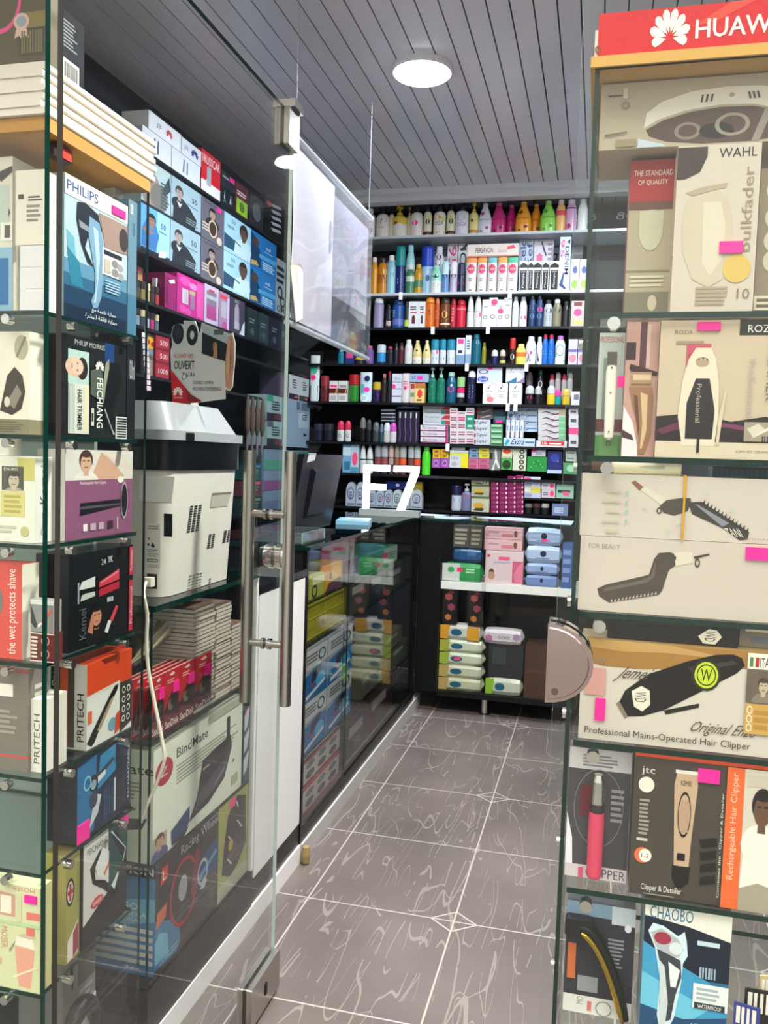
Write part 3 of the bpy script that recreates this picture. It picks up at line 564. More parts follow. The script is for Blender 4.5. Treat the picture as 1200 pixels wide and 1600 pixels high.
# fourth compartment
cz = RF(903, 1152, 1245, 1010, Y_, .075, 3)
carton('clipper_box', 'wide brown and cream clipper box with a black clipper and lime round badge', 'box', **cz, col='d6cbbf', rough=.4, sides={'L': 'd9c8ad', 'T': 'b08a52'},
       art={'F': [('p', 'a8793c', [0, 1, .88, 1, .88, .84, .62, .82, .3, .74, .1, .74, 0, .78]), ('p', 'c59a5c', [0, 1, .4, 1, .75, .9, .4, .92, .2, .9, 0, .93]),
                  ('p', '14110f', [.19, .40, .215, .52, .32, .70, .50, .86, .62, .94, .70, .96, .74, .93, .755, .86, .72, .78, .60, .62, .47, .45, .40, .36, .30, .28, .22, .26]), ('p', '8b7a62', [.175, .38, .19, .41, .235, .26, .22, .24]), ('p', '1d1916', [.40, .36, .56, .46, .56, .42, .41, .32]), ('p', '3a3531', [.5, .8, .7, .9, .72, .87, .52, .76]),
                  ('e', '2b2a12', .585, .74, .066, .155), ('e', 'c9d834', .585, .74, .054, .128), ('o', '3a3a12', .585, .74, .044, .105, .12), ('t', '2a2c10', 'W', .56, .68, .61, .80), ('p', 'e9e2d2', [.245, .52, .29, .58, .33, .54, .335, .40, .30, .33, .26, .37]), ('t', '5d5548', 'WD', .262, .42, .315, .52, -90), ('t', '5a4d40', 'Jemei', .15, .60, .285, .76, 0, 0, .5),
                  ('t', '5d5042', 'Original Enzo', .505, .15, .80, .29, 0, .005, .15), ('t', '4d4238', 'Professional Mains-Operated Hair Clipper', .03, .045, .80, .13, 0, .012), ('r', 'd39a92', .02, .45, .12, .72), ('t', 'a0837a', 'MA', .07, .76, .12, .82),
                  ('r', 'efe8dc', .765, .84, 1, .99), ('r', '4d8a4a', .775, .86, .79, .95), ('r', 'b8332f', .80, .86, .815, .95), ('t', '5a4f45', 'ITALY', .82, .86, .89, .95), ('t', '6a5a50', 'EN-616', .79, .76, .86, .82), ('r', '6d5d50', .765, .52, .895, .83), ('h', .84, .68, .024, .07, 'c9b29a', '4a3d34', '8a7a6a', .525), ('r', 'd0a050', .765, .22, .895, .51), ('o', 'f2e7d0', .785, .45, .013, .04, .3), ('o', 'f2e7d0', .785, .365, .013, .04, .3), ('o', 'f2e7d0', .785, .28, .013, .04, .3), ('l', 'b8893f', .805, .26, .885, .47, 3), ('e', 'c9993f', .92, .12, .024, .075)]}, tags=[('F', .075, .20, .125, .42)])
py = PF(948, 1020, 1152, 958, 1.235, .055); py['loc'] = (py['loc'][0], py['loc'][1], Zs(3) + cz['h'] + .0006)
py['h'] = min(py['h'], RZ[2] - .0095 - py['loc'][2])
carton('clipper_box', 'flat black box with a pale hexagonal badge lying on the brown and cream clipper box', 'box', **py, col='161315', rough=.25, art={'F': [('p', 'ece4d2', [.70, .42, .78, .78, .84, .74, .88, .45, .83, .08, .74, .10]), ('t', '54503f', 'WD', .75, .2, .83, .66, -90), ('p', '2a2628', [.0, .86, .9, .98, 1, .98, 1, .92, .1, .78])]})
pw = PF(1154, 1020, 1246, 956, 1.25, .05); pw['loc'] = (pw['loc'][0], pw['loc'][1], Zs(3) + cz['h'] + .0006)
pw['h'] = min(pw['h'], RZ[2] - .0095 - pw['loc'][2])
carton('accessory_box', 'small grey-brown box lying beside the flat black box', 'box', **pw, col='8d8274', art={'F': [('r', 'efe9df', .1, .72, 1, .95), ('r', '6c7780', .2, .2, .5, .5)]})
# fifth compartment
kz = RF(880, 1378, 978, 1170, Y_ + .025, .03, 4)
t = carton('trimmer_pack', 'clear pack with a grey card and a pink trimmer with a silver head', 'blister pack', **kz, col='4c4a4e', rough=.5,
           art={'F': [('r', 'd7cfd2', 0, .84, 1, 1), ('l', '8a8488', .22, .86, .8, .96, 4), ('r', 'd8ccd0', 0, 0, 1, .10), ('t', '5f5a5e', 'CLIPPER', .34, .015, .98, .085), ('p', 'f0edf0', [0, .1, .12, .1, .1, .3, 0, .5]), ('o', '9a8f94', .5, .55, .4, .3, .02), ('r', 'd95a7e', .22, .08, .3, .0), ('r', '6e2d3a', .2, .48, .42, .72), ('l', '9b9296', .7, .45, .92, .72, 6)]})
w_, h_ = kz['w'], kz['h']
b = B(); b.lathe([(.0095, 0), (.0108, .004), (.0112, h_ * .42), (.0104, h_ * .50)], M('d84a66', .35), 18); bd = b.build('trimmer_body', t, (-.002, -.0285, h_ * .05))
b = B(); b.lathe([(.0104, 0), (.0106, .012)], M('3a363a', .4), 18); b.build('trimmer_collar', bd, (0, 0, h_ * .505))
b = B(); b.lathe([(.0106, 0), (.0094, .016), (.0088, .032), (.006, .042)], CHROME, 18); b.build('trimmer_head', bd, (0, 0, h_ * .505 + .0122))
kc = RF(982, 1400, 1215, 1172, Y_, .075, 4)
carton('clipper_box', 'dark grey clipper box with an orange stripe and a portrait of a man in white', 'box', **kc, col='4a423c', rough=.4, sides={'T': 'd8481f', 'L': '6b625a'},
       art={'F': [('p', 'e2502a', [0, .97, 1, .965, 1, 1, 0, 1]), ('t', 'e7e0d6', 'jtc', .05, .84, .14, .90), ('e', 'efe6db', .085, .775, .055, .055), ('l', 'a79d92', .045, .42, .12, .68, 9), ('r', 'cfc6bb', .035, .38, .11, .40), ('e', 'f0704a', .08, .28, .055, .055), ('e', 'f7e9df', .10, .28, .045, .046), ('t', '6a3a2a', '1-2', .075, .265, .125, .295),
                  ('p', 'c9a98c', [.29, .88, .43, .88, .435, .80, .41, .45, .40, .22, .30, .22, .29, .45, .275, .80]), ('r', 'e9e2d8', .28, .88, .44, .905), ('p', '16120f', [.29, .24, .41, .24, .405, .13, .36, .085, .32, .09, .29, .15]), ('t', '3b332c', 'KEMEI', .32, .80, .39, .835), ('o', '241d19', .352, .60, .045, .16, .12), ('r', 'c09a84', .325, .48, .38, .70), ('r', '14110f', .318, .28, .372, .33),
                  ('t', 'f2ece4', 'Clipper & Detailer', .08, .03, .36, .085), ('l', '9a9086', .1, .01, .34, .025, 1)] + [('p', '1c1815', [.46 + .008 * i, .44 - .085 * i, .58, .47 - .085 * i, .585, .41 - .085 * i, .48, .385 - .085 * i]) for i in range(4)] +
                 [('t', 'e9e0d5', 'Combines the · Clipper & Detailer', .595, .06, .615, .78, 90, 0), ('r', 'ef6a34', .625, 0, .74, .965), ('t', 'f6c9ac', 'Rechargeable Hair Clipper', .655, .2, .71, .93, 90, .0), ('r', 'd6cbbb', .74, 0, 1, .965), ('p', 'efe9df', [.74, .12, .76, .44, .84, .52, 1, .5, 1, .14]), ('h', .865, .70, .065, .115, '6a4c3a', '1f1814', 'efe9df', .3), ('p', 'a99d8c', [.74, 0, 1, 0, 1, .16, .86, .2, .74, .15]), ('r', 'cbbfae', .76, .85, 1, .93)]}, tags=[('F', .43, .84, .575, .93)])
# sixth compartment
kg = RF(878, 1596, 985, 1412, Y_ + .034, .035, 5)
t = carton('clipper_pack', 'clear pack with a curved black and gold clipper on a dark card', 'blister pack', **kg, col='33323a', rough=.5,
           art={'F': [('r', '7f97ad', 0, .88, .66, 1), ('r', 'c5ccd4', .66, .84, 1, 1), ('e', 'e9e6ee', .9, .82, .05, .035), ('r', 'c96a3c', .04, .3, .16, .62), ('r', '8f8f93', .2, .2, .5, .34), ('l', '8f8b95', .62, .45, .86, .72, 8), ('r', 'd9d6cf', 0, 0, 1, .16), ('t', '8a8278', 'MO', .2, .08, .3, .15, 90), ('r', 'd46a6a', .36, .03, .42, .12), ('o', '8e877c', .6, .07, .12, .07, .15)]})
w_, h_ = kg['w'], kg['h']
def arc(f, n=12): return [(w_ * (-.30 + .72 * s + .10 * f), -.032, h_ * (.82 - .71 * s * s - .05 * s + .14 * f * (1 - s))) for s in [i / n for i in range(n + 1)]]
b = B(); b.tube(arc(0), [.009, .0105, .011, .011, .0105, .010, .0095, .009, .0085, .008, .0075, .007, .005], M('15130f', .35), 12); bd = b.build('clipper_body', t)
b = B(); b.tube([(p[0] - .004, p[1] - .009, p[2] - .003) for p in arc(0)][1:], [.002] + [.0042] * 10 + [.002], M('caa234', .22, 1.), 10); b.build('gold_trim', bd)['label'] = 'polished gold strip'
b = B(); b.rbox(w_ * -.52, -.04, h_ * .74, w_ * -.12, -.022, h_ * .90, M('1f1e22', .4), .006, 3, 'y'); b.build('clipper_head', bd)
kh = RF(998, 1612, 1134, 1412, Y_, .08, 5)
carton('shaver_box', 'blue shaver box with a white top band and a silver rotary shaver', 'box', **kh, col='2f6f96', rough=.35, sides={'R': 'c9c4ba', 'T': 'e9e4da', 'L': '8aa6b4'},
       art={'F': [('r', '0f1d30', 0, .5, 1, .9), ('p', '3f9ac6', [0, .72, .3, .62, .75, .5, 1, .4, 1, .15, 0, .15]), ('p', '6fc0dd', [0, .5, .4, .4, .8, .3, .6, .2, 0, .2]), ('p', '1c4a72', [0, .26, .5, .2, 1, .26, 1, 0, 0, 0]), ('p', 'efe9de', [0, 1, 1, 1, 1, .80, .5, .87, 0, .91]), ('t', '1d6f9e', 'CHAOBO', .06, .895, .56, .985), ('p', 'd7e6ef', [.05, .80, .1, .86, .22, .85, .4, .79, .47, .83, .5, .76, .52, .66, .47, .6, .46, .45, .4, .2, .34, .11, .24, .1, .2, .2, .22, .45, .14, .68]),
                  ('p', 'b5b9bf', [.08, .79, .2, .83, .4, .77, .47, .7, .42, .64, .3, .62, .14, .70]), ('e', 'a0344a', .22, .76, .1, .045), ('e', 'dfe3e6', .38, .70, .08, .045), ('p', '3b3f48', [.16, .68, .44, .62, .46, .5, .4, .36, .36, .18, .26, .15, .22, .3, .24, .5]), ('p', 'e6e9ec', [.3, .6, .44, .55, .4, .42, .34, .42]), ('p', 'cfd3d6', [.2, .6, .26, .56, .32, .3, .3, .14, .24, .14, .22, .35]), ('l', 'c8dbe8', .62, .74, .88, .80, 1), ('c', '9db2c2', .66, .52, .86, .6, 6), ('r', 'e7e9ea', .6, .30, 1, .48), ('l', 'a9b2b8', .64, .36, .95, .46, 3), ('r', '2a2f36', .62, .30, .97, .345), ('t', 'e7e9ea', 'WATERPROOF', .66, .305, .93, .335), ('t', 'cfe2ee', 'NEW SERIES', .6, .15, .95, .19, 0, 0), ('t', 'bcd8ea', 'Strong shave', .06, .05, .92, .115, 0, .0, .1)]})
for i, (px, py, w, h, col, tilt, lab) in enumerate(((1166, 1600, .034, .075, '3a3f8c', .35, 'blue striped tag card leaning in the lowest cabinet corner'), (1180, 1600, .04, .088, '241c1e', -.3, 'dark tag card leaning behind the blue striped one'), (1189, 1600, .03, .10, 'd2b98e', .12, 'tan tag card with dark stripes standing behind the other tag cards'))):
    p = at(px, py, Y=1.225 + .02 * i)
    o = carton('tag_card', lab, 'card', (p.x + .004 * i, 1.225 + .02 * i, Zs(5)), w, .003, h, 0, col, art={'F': [('c', 'efe6da', .1, .62, .9, .95, 4), ('r', 'e9e2d8', .1, .1, .9, .3)]}); o.rotation_euler = (0, tilt * 0, .25 * (i - 1))
# red fascia board on the cabinet
x0, x1 = RX0 + .002, RX1; a = at(930, 100, Y=1.20); zt = at(930, 24, Y=1.20).z
b = B(); b.box(x0, 1.198, 2.0445, x1, 1.212, zt, M('c40d17', .4)); b.box(x0 - .004, 1.199, 2.0445, x0, 1.24, zt - .02, M('d8c9b8', .6))
X_ = lambda px: (at(px, 60, Y=1.198).x - x0) / (x1 - x0)
b.art([('p', 'f0402c', [X_(1080), .5, X_(1140), 1, X_(1180), 1, X_(1120), .6]), ('f', 'f5e4d4', X_(1046), .30, X_(1076) - X_(1046), .62), ('t', 'f5e4d4', 'HUAWEI', X_(1086), .22, X_(1232), .66, 0, .03), ('o', '7a4a22', X_(935), .16, .006, .09, .5)], lambda u, v, o: (x0 + (x1 - x0) * u, 1.198 - o, 2.0445 + (zt - 2.0445) * v))  # the lighter diagonal streak is a reflection painted into the red
tag(b.build('fascia_sign'), 'red fascia board with a pale petal logo on top of the tall cabinet', 'sign')
# ================================================================ goods in the tall vitrine by the door (faces the aisle)
XS = L1X - .016
def LF(a, b, c, d, dep, i, X=XS, art=None):
    q = PS(a, b, c, d, X, dep, L1Z[i] + .0005); q['h'] = min(q['h'], (L1Z[i - 1] - .009 if i else 2.034) - q['loc'][2])
    y1 = min(q['loc'][1] + q['w'] / 2, L1Y1 - .018); y0 = max(q['loc'][1] - q['w'] / 2, L1Y0 + .010); q['w'] = y1 - y0; q['loc'] = (q['loc'][0], (y0 + y1) / 2, q['loc'][2]); return q
q = LF(99, 505, 197, 268, .075, 0)
carton('epilator_box', 'blue and white epilator box with a pink sticker at the cabinet\'s uppermost shelf', 'box', **q, col='dcdcdc', rough=.3, sides={'L': '9db8c8', 'T': 'e8e6e0'},
       art={'F': [('r', 'b9cdd9', 0, .42, 1, .86), ('r', '5f93b4', 0, .30, 1, .42), ('r', '2f6488', 0, .22, 1, .32), ('r', '173a5c', 0, 0, 1, .23), ('r', '10253f', 0, 0, 1, .1), ('p', '6fb3c9', [.03, .62, .14, .58, .2, .3, .08, .3]), ('p', '2a7fa0', [.04, .5, .22, .42, .28, .24, .1, .24]), ('r', 'e9e5dd', 0, .86, 1, 1), ('t', '2b4a8f', 'PHILIPS', .03, .895, .50, .965, 0, .02),
                  ('p', 'a8887e', [.52, .84, 1, .84, 1, .62, .62, .6]), ('e', '3b2b2c', .93, .72, .08, .09), ('p', '10182a', [.18, .84, .3, .86, .5, .82, .56, .72, .53, .66, .34, .62, .30, .54, .44, .42, .34, .44, .24, .56, .17, .72]), ('p', '8d949c', [.2, .72, .35, .70, .36, .66, .22, .67]), ('p', '7ea2c4', [.36, .78, .52, .76, .60, .58, .58, .36, .56, .22, .50, .13, .43, .12, .40, .17, .45, .24, .46, .38, .40, .52, .35, .64]), ('p', 'b9cfe2', [.42, .72, .5, .7, .53, .5, .5, .3, .47, .17, .44, .16, .48, .3, .47, .48]),
                  ('r', 'e9e6e4', .57, .40, .92, .60), ('r', '20242c', .59, .55, .90, .585), ('e', '8f8c93', .78, .505, .06, .03), ('e', 'a7a3ab', .87, .49, .05, .03), ('e', '8f8c93', .78, .44, .06, .03), ('e', 'a7a3ab', .88, .425, .05, .03), ('r', 'c5bcae', .60, .42, .7, .52), ('l', '9fc0d8', .62, .27, .92, .37, 5), ('t', 'f2f5f7', '\uFECA\uFEE3 \uFE94\uFEE4\uFECB\uFE8E\uFEE7 \uFE94\uFEF3\uFE8E\uFEE4\uFEA3', .40, .082, .80, .125), ('t', 'f2f5f7', '\uFE93\uFEAE\uFEB8\uFE92\uFEE0\uFEDF \uFE94\uFED8\uFE8B\uFE8E\uFED3 \uFE94\uFEF3\uFE8E\uFEE4\uFEA3', .30, .03, .82, .075)]}, tags=[('F', .72, .885, .95, .945)])
carton('shaver_box', 'slim grey-blue box behind the epilator box', 'box', **LF(199, 500, 217, 276, .06, 0), col='6d8ea6', rough=.4, sides={'T': '87a4b8'}, art={'F': [('t', '1d3f66', '18', .5, .74, .72, .84), ('r', 'e5e7ea', .2, .90, .5, .97), ('t', '2a4466', '5', .28, .915, .42, .955), ('r', '4c7c9c', 0, 0, 1, .3)]})
carton('appliance_box', 'pale carton with blue foot at the street side of the uppermost shelf', 'box', **PF(-40, 500, 19, 246, 1.372, .10, L1Z[0] + .0005), col='dfd7c6', rough=.5, art={'F': [('r', '8fb7cf', 0, 0, 1, .42), ('p', '3d352c', [.6, .9, 1, .94, 1, .9, .7, .84]), ('p', '4b4238', [.62, .68, .8, .74, .95, .64, .8, .56]), ('r', 'c3ccc0', .3, .5, .9, .82), ('r', 'efe9df', .7, .46, 1, .58), ('r', '5a4f42', .8, .48, .95, .56), ('r', '1b6aa8', .5, .05, .9, .35)]})
for k in range(3):
    q = PF(31, 505, 68, 383, 1.356, .036, L1Z[0] + .0005); h = q['h'] / 3; q['h'] = h - .0006; q['loc'] = (q['loc'][0], q['loc'][1], L1Z[0] + .0005 + h * k)
    carton('white_box', ('lowest', 'middle', 'topmost')[k] + ' of three small white boxes stacked behind the cabinet\'s front glass', 'box', **q, col='e6dfe2', group='white box stack', art={'F': [('o', 'efeaea', .5, .5, .25, .25, .15)]})
q = PF(24, 380, 68, 262, 1.356, .036); q['loc'] = (q['loc'][0], q['loc'][1], L1Z[0] + .0005 + 3 * h + .0006)
carton('white_box', 'larger cream box with dark lettering above the three stacked white boxes', 'box', **q, col='e9dfd0', art={'F': [('l', '4a4036', .45, .58, .95, .66, 2), ('l', '8d8478', .4, .3, .95, .55, 4), ('r', '4a4036', .1, .62, .3, .68)]})
# second shelf
q = LF(101, 668, 196, 520, .07, 1)
carton('trimmer_box', 'black hair trimmer box with a sideways portrait and white vertical lettering', 'box', **q, col='1b1f20', rough=.35, sides={'L': '0e1112', 'T': '23282a'},
       art={'F': [('t', 'b9bdbb', 'PHILIP MORRIS', .14, .915, .62, .965, 0, 0), ('r', '173f7a', .62, .80, .78, 1), ('r', 'b9d2cc', .04, .53, .36, .86), ('e', 'e3bda6', .15, .69, .15, .10), ('p', 'e3bda6', [.04, .62, .12, .6, .14, .7, .04, .74]), ('e', '33231f', .255, .685, .085, .112), ('e', 'e6c2ac', .17, .695, .10, .085), ('r', '7c5148', .17, .72, .19, .74), ('r', '7c5148', .17, .65, .19, .67), ('r', 'a7635c', .09, .67, .1, .72), ('r', 'd6d8cf', .04, .03, .36, .53), ('c', 'aab2b0', .05, .04, .14, .52, 4), ('r', 'e4d9b8', .28, .04, .35, .52), ('t', '1d1f1f', 'HAIR TRIMMER', .175, .06, .245, .47, -90, .03),
                  ('p', '555d54', [.38, .68, .55, .74, .6, .5, .52, .4, .38, .44]), ('p', '9a9a8c', [.62, .78, .68, .84, .7, .5, .6, .35, .56, .42]), ('t', 'ecefe9', 'FEICHIANG', .48, .10, .58, .62, -90, .035), ('f', 'e6e6dc', .525, .72, .07, .07), ('r', 'd8d4c2', .39, .12, .435, .30), ('l', '34383a', .395, .13, .43, .29, 1), ('p', '0b0c0e', [.70, .80, .86, .82, .92, .62, .80, .45, .76, .2, .66, .1, .58, .25, .62, .5]), ('p', 'a9a9a2', [.6, .3, .62, .31, .74, .1, .80, .045, .76, .04]), ('r', 'd9dcd8', .80, .0, 1, .24)] + [('r', '17191a', .82, .015 + .028 * i, .99, .03 + .028 * i) for i in range(8)]})
carton('flat_box', 'dark flat box with tiny pale print lying under the uppermost shelf', 'box', **LF(199, 560, 217, 512, .09, 1), col='17191d', art={'F': [('t', 'c9cbd0', '100ml', .2, .6, .9, .8)]})
b = B()
q = PF(-30, 605, 46, 518, 1.374, .06, L1Z[1] + .028)
carton('clipper_box', 'cream box showing a dark clipper and round disc, facing the street', 'box', **q, col='ece3d2', rough=.5, art={'F': [('e', 'b9ad94', .83, .82, .14, .14), ('p', '8a7f6c', [.72, .72, .9, .95, .94, .93, .76, .7]), ('p', '40382f', [.4, .1, .55, .5, .7, .6, .86, .5, .92, .32, .84, .12, .65, .05]), ('p', '8d8374', [.55, .2, .75, .4, .85, .3, .7, .12]), ('e', 'd9d2c2', .55, .2, .06, .06)]})
carton('flat_box', 'dull tan box with fine print under the cream clipper box', 'box', **dict(q, h=.0272, loc=(q['loc'][0], q['loc'][1], L1Z[1] + .0004)), col='8d8468', art={'F': [('l', '6b634c', .1, .1, .9, .9, 5)]})
# third shelf
q = LF(101, 840, 206, 702, .062, 2, XS - .004)
carton('clipper_box', 'purple and white hair clipper box with a black clipper shown sideways', 'box', **q, col='8d5677', rough=.35, sides={'L': 'd8d4d0'},
       art={'F': [('r', 'ddd6cf', 0, .66, 1, 1), ('p', 'd2a58c', [.34, .66, .5, .98, .66, .88, .86, .70, .8, .66]), ('p', 'e3d2c6', [.55, .97, .7, .99, 1, .8, 1, .7]), ('h', .28, .86, .09, .11, 'd9ab93', '4a342c', 'e6dfd8', .66), ('t', 'efe6ea', 'Rechargeable Hair Clipper', .2, .60, .58, .645, 0, .01), ('e', 'efe7de', .80, .655, .05, .04), ('p', '1b1a20', [.2, .40, .82, .42, .84, .34, .2, .26]), ('p', '55505c', [.2, .36, .8, .37, .8, .35, .2, .33]), ('e', '1c1a20', .86, .40, .05, .21), ('o', 'b49fb0', .86, .40, .055, .23, .15), ('r', 'efe6ea', .24, .08, .3, .16), ('r', 'c3a6b8', .34, .08, .42, .16), ('r', 'c3a6b8', .46, .08, .54, .16), ('r', '3b2536', .60, .08, .68, .17), ('r', 'd3bfca', .74, .06, .76, .2)]})
q = PF(-40, 846, 54, 712, 1.376, .052, L1Z[2] + .0005)
carton('trimmer_box', 'white and lemon trimmer box with a small portrait facing the street on the third shelf', 'box', **q, col='e9e6d8', rough=.5, sides={'R': 'dedcd4'}, art={'F': [('r', 'd3c877', .72, .72, 1, .98), ('r', '59594c', .46, .60, .82, .88), ('h', .66, .72, .10, .09, 'c9b9a2', '4a443a', 'a8a392', .6), ('r', 'd9cd86', .44, .30, .84, .59), ('l', 'b7a95e', .5, .33, .8, .56, 4), ('e', 'c7bd84', .84, .13, .07, .06), ('l', 'c9c4ac', .2, .1, .75, .2, 2), ('t', 'e9e6dc', 'EN-801', .5, .83, .72, .865, 0, .0)], 'R': [('t', '3b3a36', 'Kemei', .3, .45, .7, .9, 90, .01), ('t', 'a34a48', 'Clipper', .35, .08, .65, .35, 90, .0)]})
t = thing('power_plug', 'pale plug adaptor lying above the white and lemon box', 'plug', (at(12, 700, Y=1.40).x, 1.40, q['loc'][2] + q['h'] + .0006))
b = B(); b.rbox(-.018, -.02, 0, .018, .02, .034, M('ece6dc', .4), .006); bd = b.build('plug_body', t)
for dx in (-.007, .007): B().lathe([(.002, 0), (.002, .014)], CHROME, 8).build('plug_pin', bd, (dx, 0, .034))
# fourth shelf
q = LF(107, 1023, 218, 868, .075, 3)
carton('trimmer_box', 'black trimmer box with a red and silver trimmer and a bearded portrait', 'box', **q, col='15171a', rough=.25, sides={'L': '1b1e20', 'T': '202428'},
       art={'F': [('p', 'd9d9d6', [.14, .62, .18, .70, .38, .73, .38, .62]), ('p', 'c5c5c0', [.16, .50, .18, .56, .38, .60, .38, .52]), ('r', '090a0c', .16, .57, .38, .61), ('r', '9a9a98', .12, .48, .145, .70), ('r', '08090b', .385, .5, .44, .74), ('p', 'd23c4e', [.44, .66, .76, .76, .76, .64, .44, .60]), ('p', 'b9283c', [.44, .58, .76, .62, .76, .54, .44, .50]), ('p', 'e88a94', [.46, .655, .74, .74, .74, .72, .46, .64]), ('h', .40, .30, .085, .10, 'c98a6e', '15110f', '0f1013'), ('e', '2b1c17', .40, .215, .055, .05), ('e', 'c98a6e', .40, .27, .05, .05), ('p', 'b87a60', [.26, .16, .32, .33, .36, .31, .34, .12]),
                  ('t', '5c6064', 'Kemei', .14, .10, .24, .42, 90, .01), ('c', 'dadada', .56, .42, .66, .47, 4), ('p', 'e0e0dd', [.52, .10, .58, .22, .63, .20, .57, .08]), ('p', 'd23c4e', [.60, .22, .7, .36, .74, .34, .65, .19]), ('t', 'd9d9d9', '24', .46, .84, .53, .9), ('t', 'd9d9d9', 'YK', .56, .85, .64, .92), ('r', 'c02845', .92, .02, .985, .60), ('r', 'c02845', .92, .66, .985, .98), ('t', 'f2dfe2', 'Professional', .935, .1, .97, .52, 90, 0), ('t', 'f2dfe2', 'Trimmer', .935, .7, .97, .95, 90, 0)]})
q = PF(-40, 1026, 34, 880, 1.372, .05, L1Z[3] + .0005)
carton('shampoo_box', 'coral red box with white handwriting facing the street on the fourth shelf', 'box', **q, col='d9534a', rough=.5, sides={'R': 'e9dfd0'}, art={'F': [('t', 'f4e6da', 'the wet protects shave', .70, .05, .92, .95, 90, 0), ('r', '8f8a74', 0, .1, .45, .9), ('e', '6f7a70', .4, .6, .2, .2)]})
q = LF(70, 1012, 102, 958, .05, 3, XS - .012); q['loc'] = (at(78, 980, Y=1.39).x, 1.385, q['loc'][2])
carton('blade_box', 'small dark red box with two round pictures in the corner of the fourth shelf', 'box', (at(66, 980, Y=1.372).x, 1.385, L1Z[3] + .0005), .052, .024, .055, 0., '6b2a2a', art={'F': [('o', 'e0b5a8', .62, .73, .17, .17, .2), ('o', 'e0b5a8', .62, .27, .17, .17, .2), ('e', '9c4640', .62, .73, .1, .1), ('e', '9c4640', .62, .27, .1, .1), ('l', 'e6d9cc', .05, .1, .32, .9, 6), ('r', 'e6d9cc', 0, .96, 1, 1), ('r', 'e6d9cc', 0, 0, 1, .04)]}, group=None)
carton('trimmer_box', 'grey box with a coral trimmer picture standing on the small dark red box', 'box', (at(66, 930, Y=1.376).x, 1.388, L1Z[3] + .056), .050, .024, .062, 0., '8f908c', art={'F': [('p', '3a3c3c', [0, .9, .3, .2, .2, .1, 0, .3]), ('p', 'd9604e', [.4, .3, .9, .75, .95, .68, .5, .24]), ('p', 'f0eeea', [.3, .2, .45, .32, .5, .26, .36, .14]), ('r', 'd8d8d4', 0, .85, 1, 1)]})
# fifth shelf
q = LF(135, 1180, 204, 1040, .085, 4)
carton('trimmer_box', 'white trimmer box with orange open flap and a pen-like trimmer picture', 'box', **q, col='e4e2dc', rough=.4, sides={'L': 'e2ded6', 'T': 'd6431f'},
       art={'F': [('r', 'd9481f', 0, .62, 1, 1), ('p', '7a2410', [.28, 1, .66, 1, .6, .93, .38, .93]), ('p', '3f3a36', [.72, 0, 1, .08, 1, .62, .72, .62]), ('p', 'ddd9d0', [0, .62, .72, .62, .72, .66, 0, .63]), ('p', '15181a', [0, .08, .1, .02, .16, .05, .3, .22, .66, .56, .68, .62, .6, .62, .45, .5, .1, .18]), ('p', 'a8946f', [.2, .17, .5, .47, .56, .5, .6, .5, .3, .18]), ('e', '6f9fb4', .55, .16, .09, .08), ('r', 'e2633a', .02, .3, .1, .45), ('p', 'd0481f', [.6, .02, .72, .06, .72, .3, .63, .26])] +
            [('o', 'e6e2dc', .80 + .11 * j, .16 + .12 * i, .04, .042, .35) for i in range(4) for j in range(2)],
            'L': [('r', 'e0673a', .26, .02, .48, .95), ('r', '565049', .48, .02, .66, .95), ('r', '2a2826', .0, .6, .26, .95), ('t', '33302c', 'PRITECH', .74, .10, .92, .66, 90, .02), ('t', 'efece6', 'K-One', .04, .62, .16, .9, 90, 0)]})
carton('trimmer_box', 'added white box with grey vertical lettering, refracted double of the orange-flap box', 'box', (at(67, 1120, Y=1.40).x, 1.415, L1Z[4] + .0005), .036, .07, .142, 0., 'e6e1d6', art={'F': [('t', '5d574d', 'PRITECH', .36, .12, .72, .8, 90, .01)]})  # added box imitates the neighbouring box doubled by refraction in the glass
carton('appliance_box', 'grey-brown carton with a red line facing the street on the fifth shelf', 'box', **PF(-40, 1210, 44, 1042, 1.372, .06, L1Z[4] + .0005), col='7d746a', rough=.5, sides={'R': '857c74'}, art={'F': [('r', 'c9544a', 0, .13, 1, .155), ('r', 'efe9df', .3, .72, .72, .84), ('l', 'a39a90', .2, .35, .8, .6, 5), ('r', '93504a', 0, .96, 1, 1)], 'R': [('l', 'd8d0c8', .3, .3, .9, .85, 7), ('r', 'c9544a', 0, .13, 1, .155)]})
# sixth shelf
q = LF(120, 1308, 206, 1176, .07, 5)
carton('shaver_box', 'dark blue shaver box with a bright pink sticker at its corner', 'box', **q, col='122c48', rough=.3, sides={'L': '101a26', 'T': '1d2a33'},
       art={'F': [('p', '1f6ea0', [0, 0, .3, .05, .34, .95, 0, .9]), ('p', '2a86b8', [.36, .5, .7, .62, .7, .95, .4, .9]), ('r', '16283e', .72, .02, 1, 1), ('p', '3a3140', [.24, .66, .64, .80, .66, .76, .26, .58]), ('p', 'dfe3e6', [.34, .58, .5, .64, .5, .70, .34, .66]), ('e', '1a1e2c', .28, .62, .08, .1), ('e', '8fa9b8', .28, .6, .05, .06), ('o', '7fc0dd', .17, .66, .07, .09, .3), ('p', 'c9ccd2', [.2, .08, .36, .22, .42, .42, .34, .46, .26, .3]), ('e', '3b4256', .28, .42, .07, .1), ('c', '2c4d72', .46, .1, .70, .45, 5), ('r', 'd4dbe2', .66, .1, .69, .52), ('c', '3b3a4c', .72, .12, .90, .5, 5), ('t', 'c3d1dc', 'RECHARGEABLE', .92, .15, .96, .85, 90, 0), ('r', '0b141e', .86, 0, 1, .04)]}, tags=[('F', .0, .0, .20, .22)])
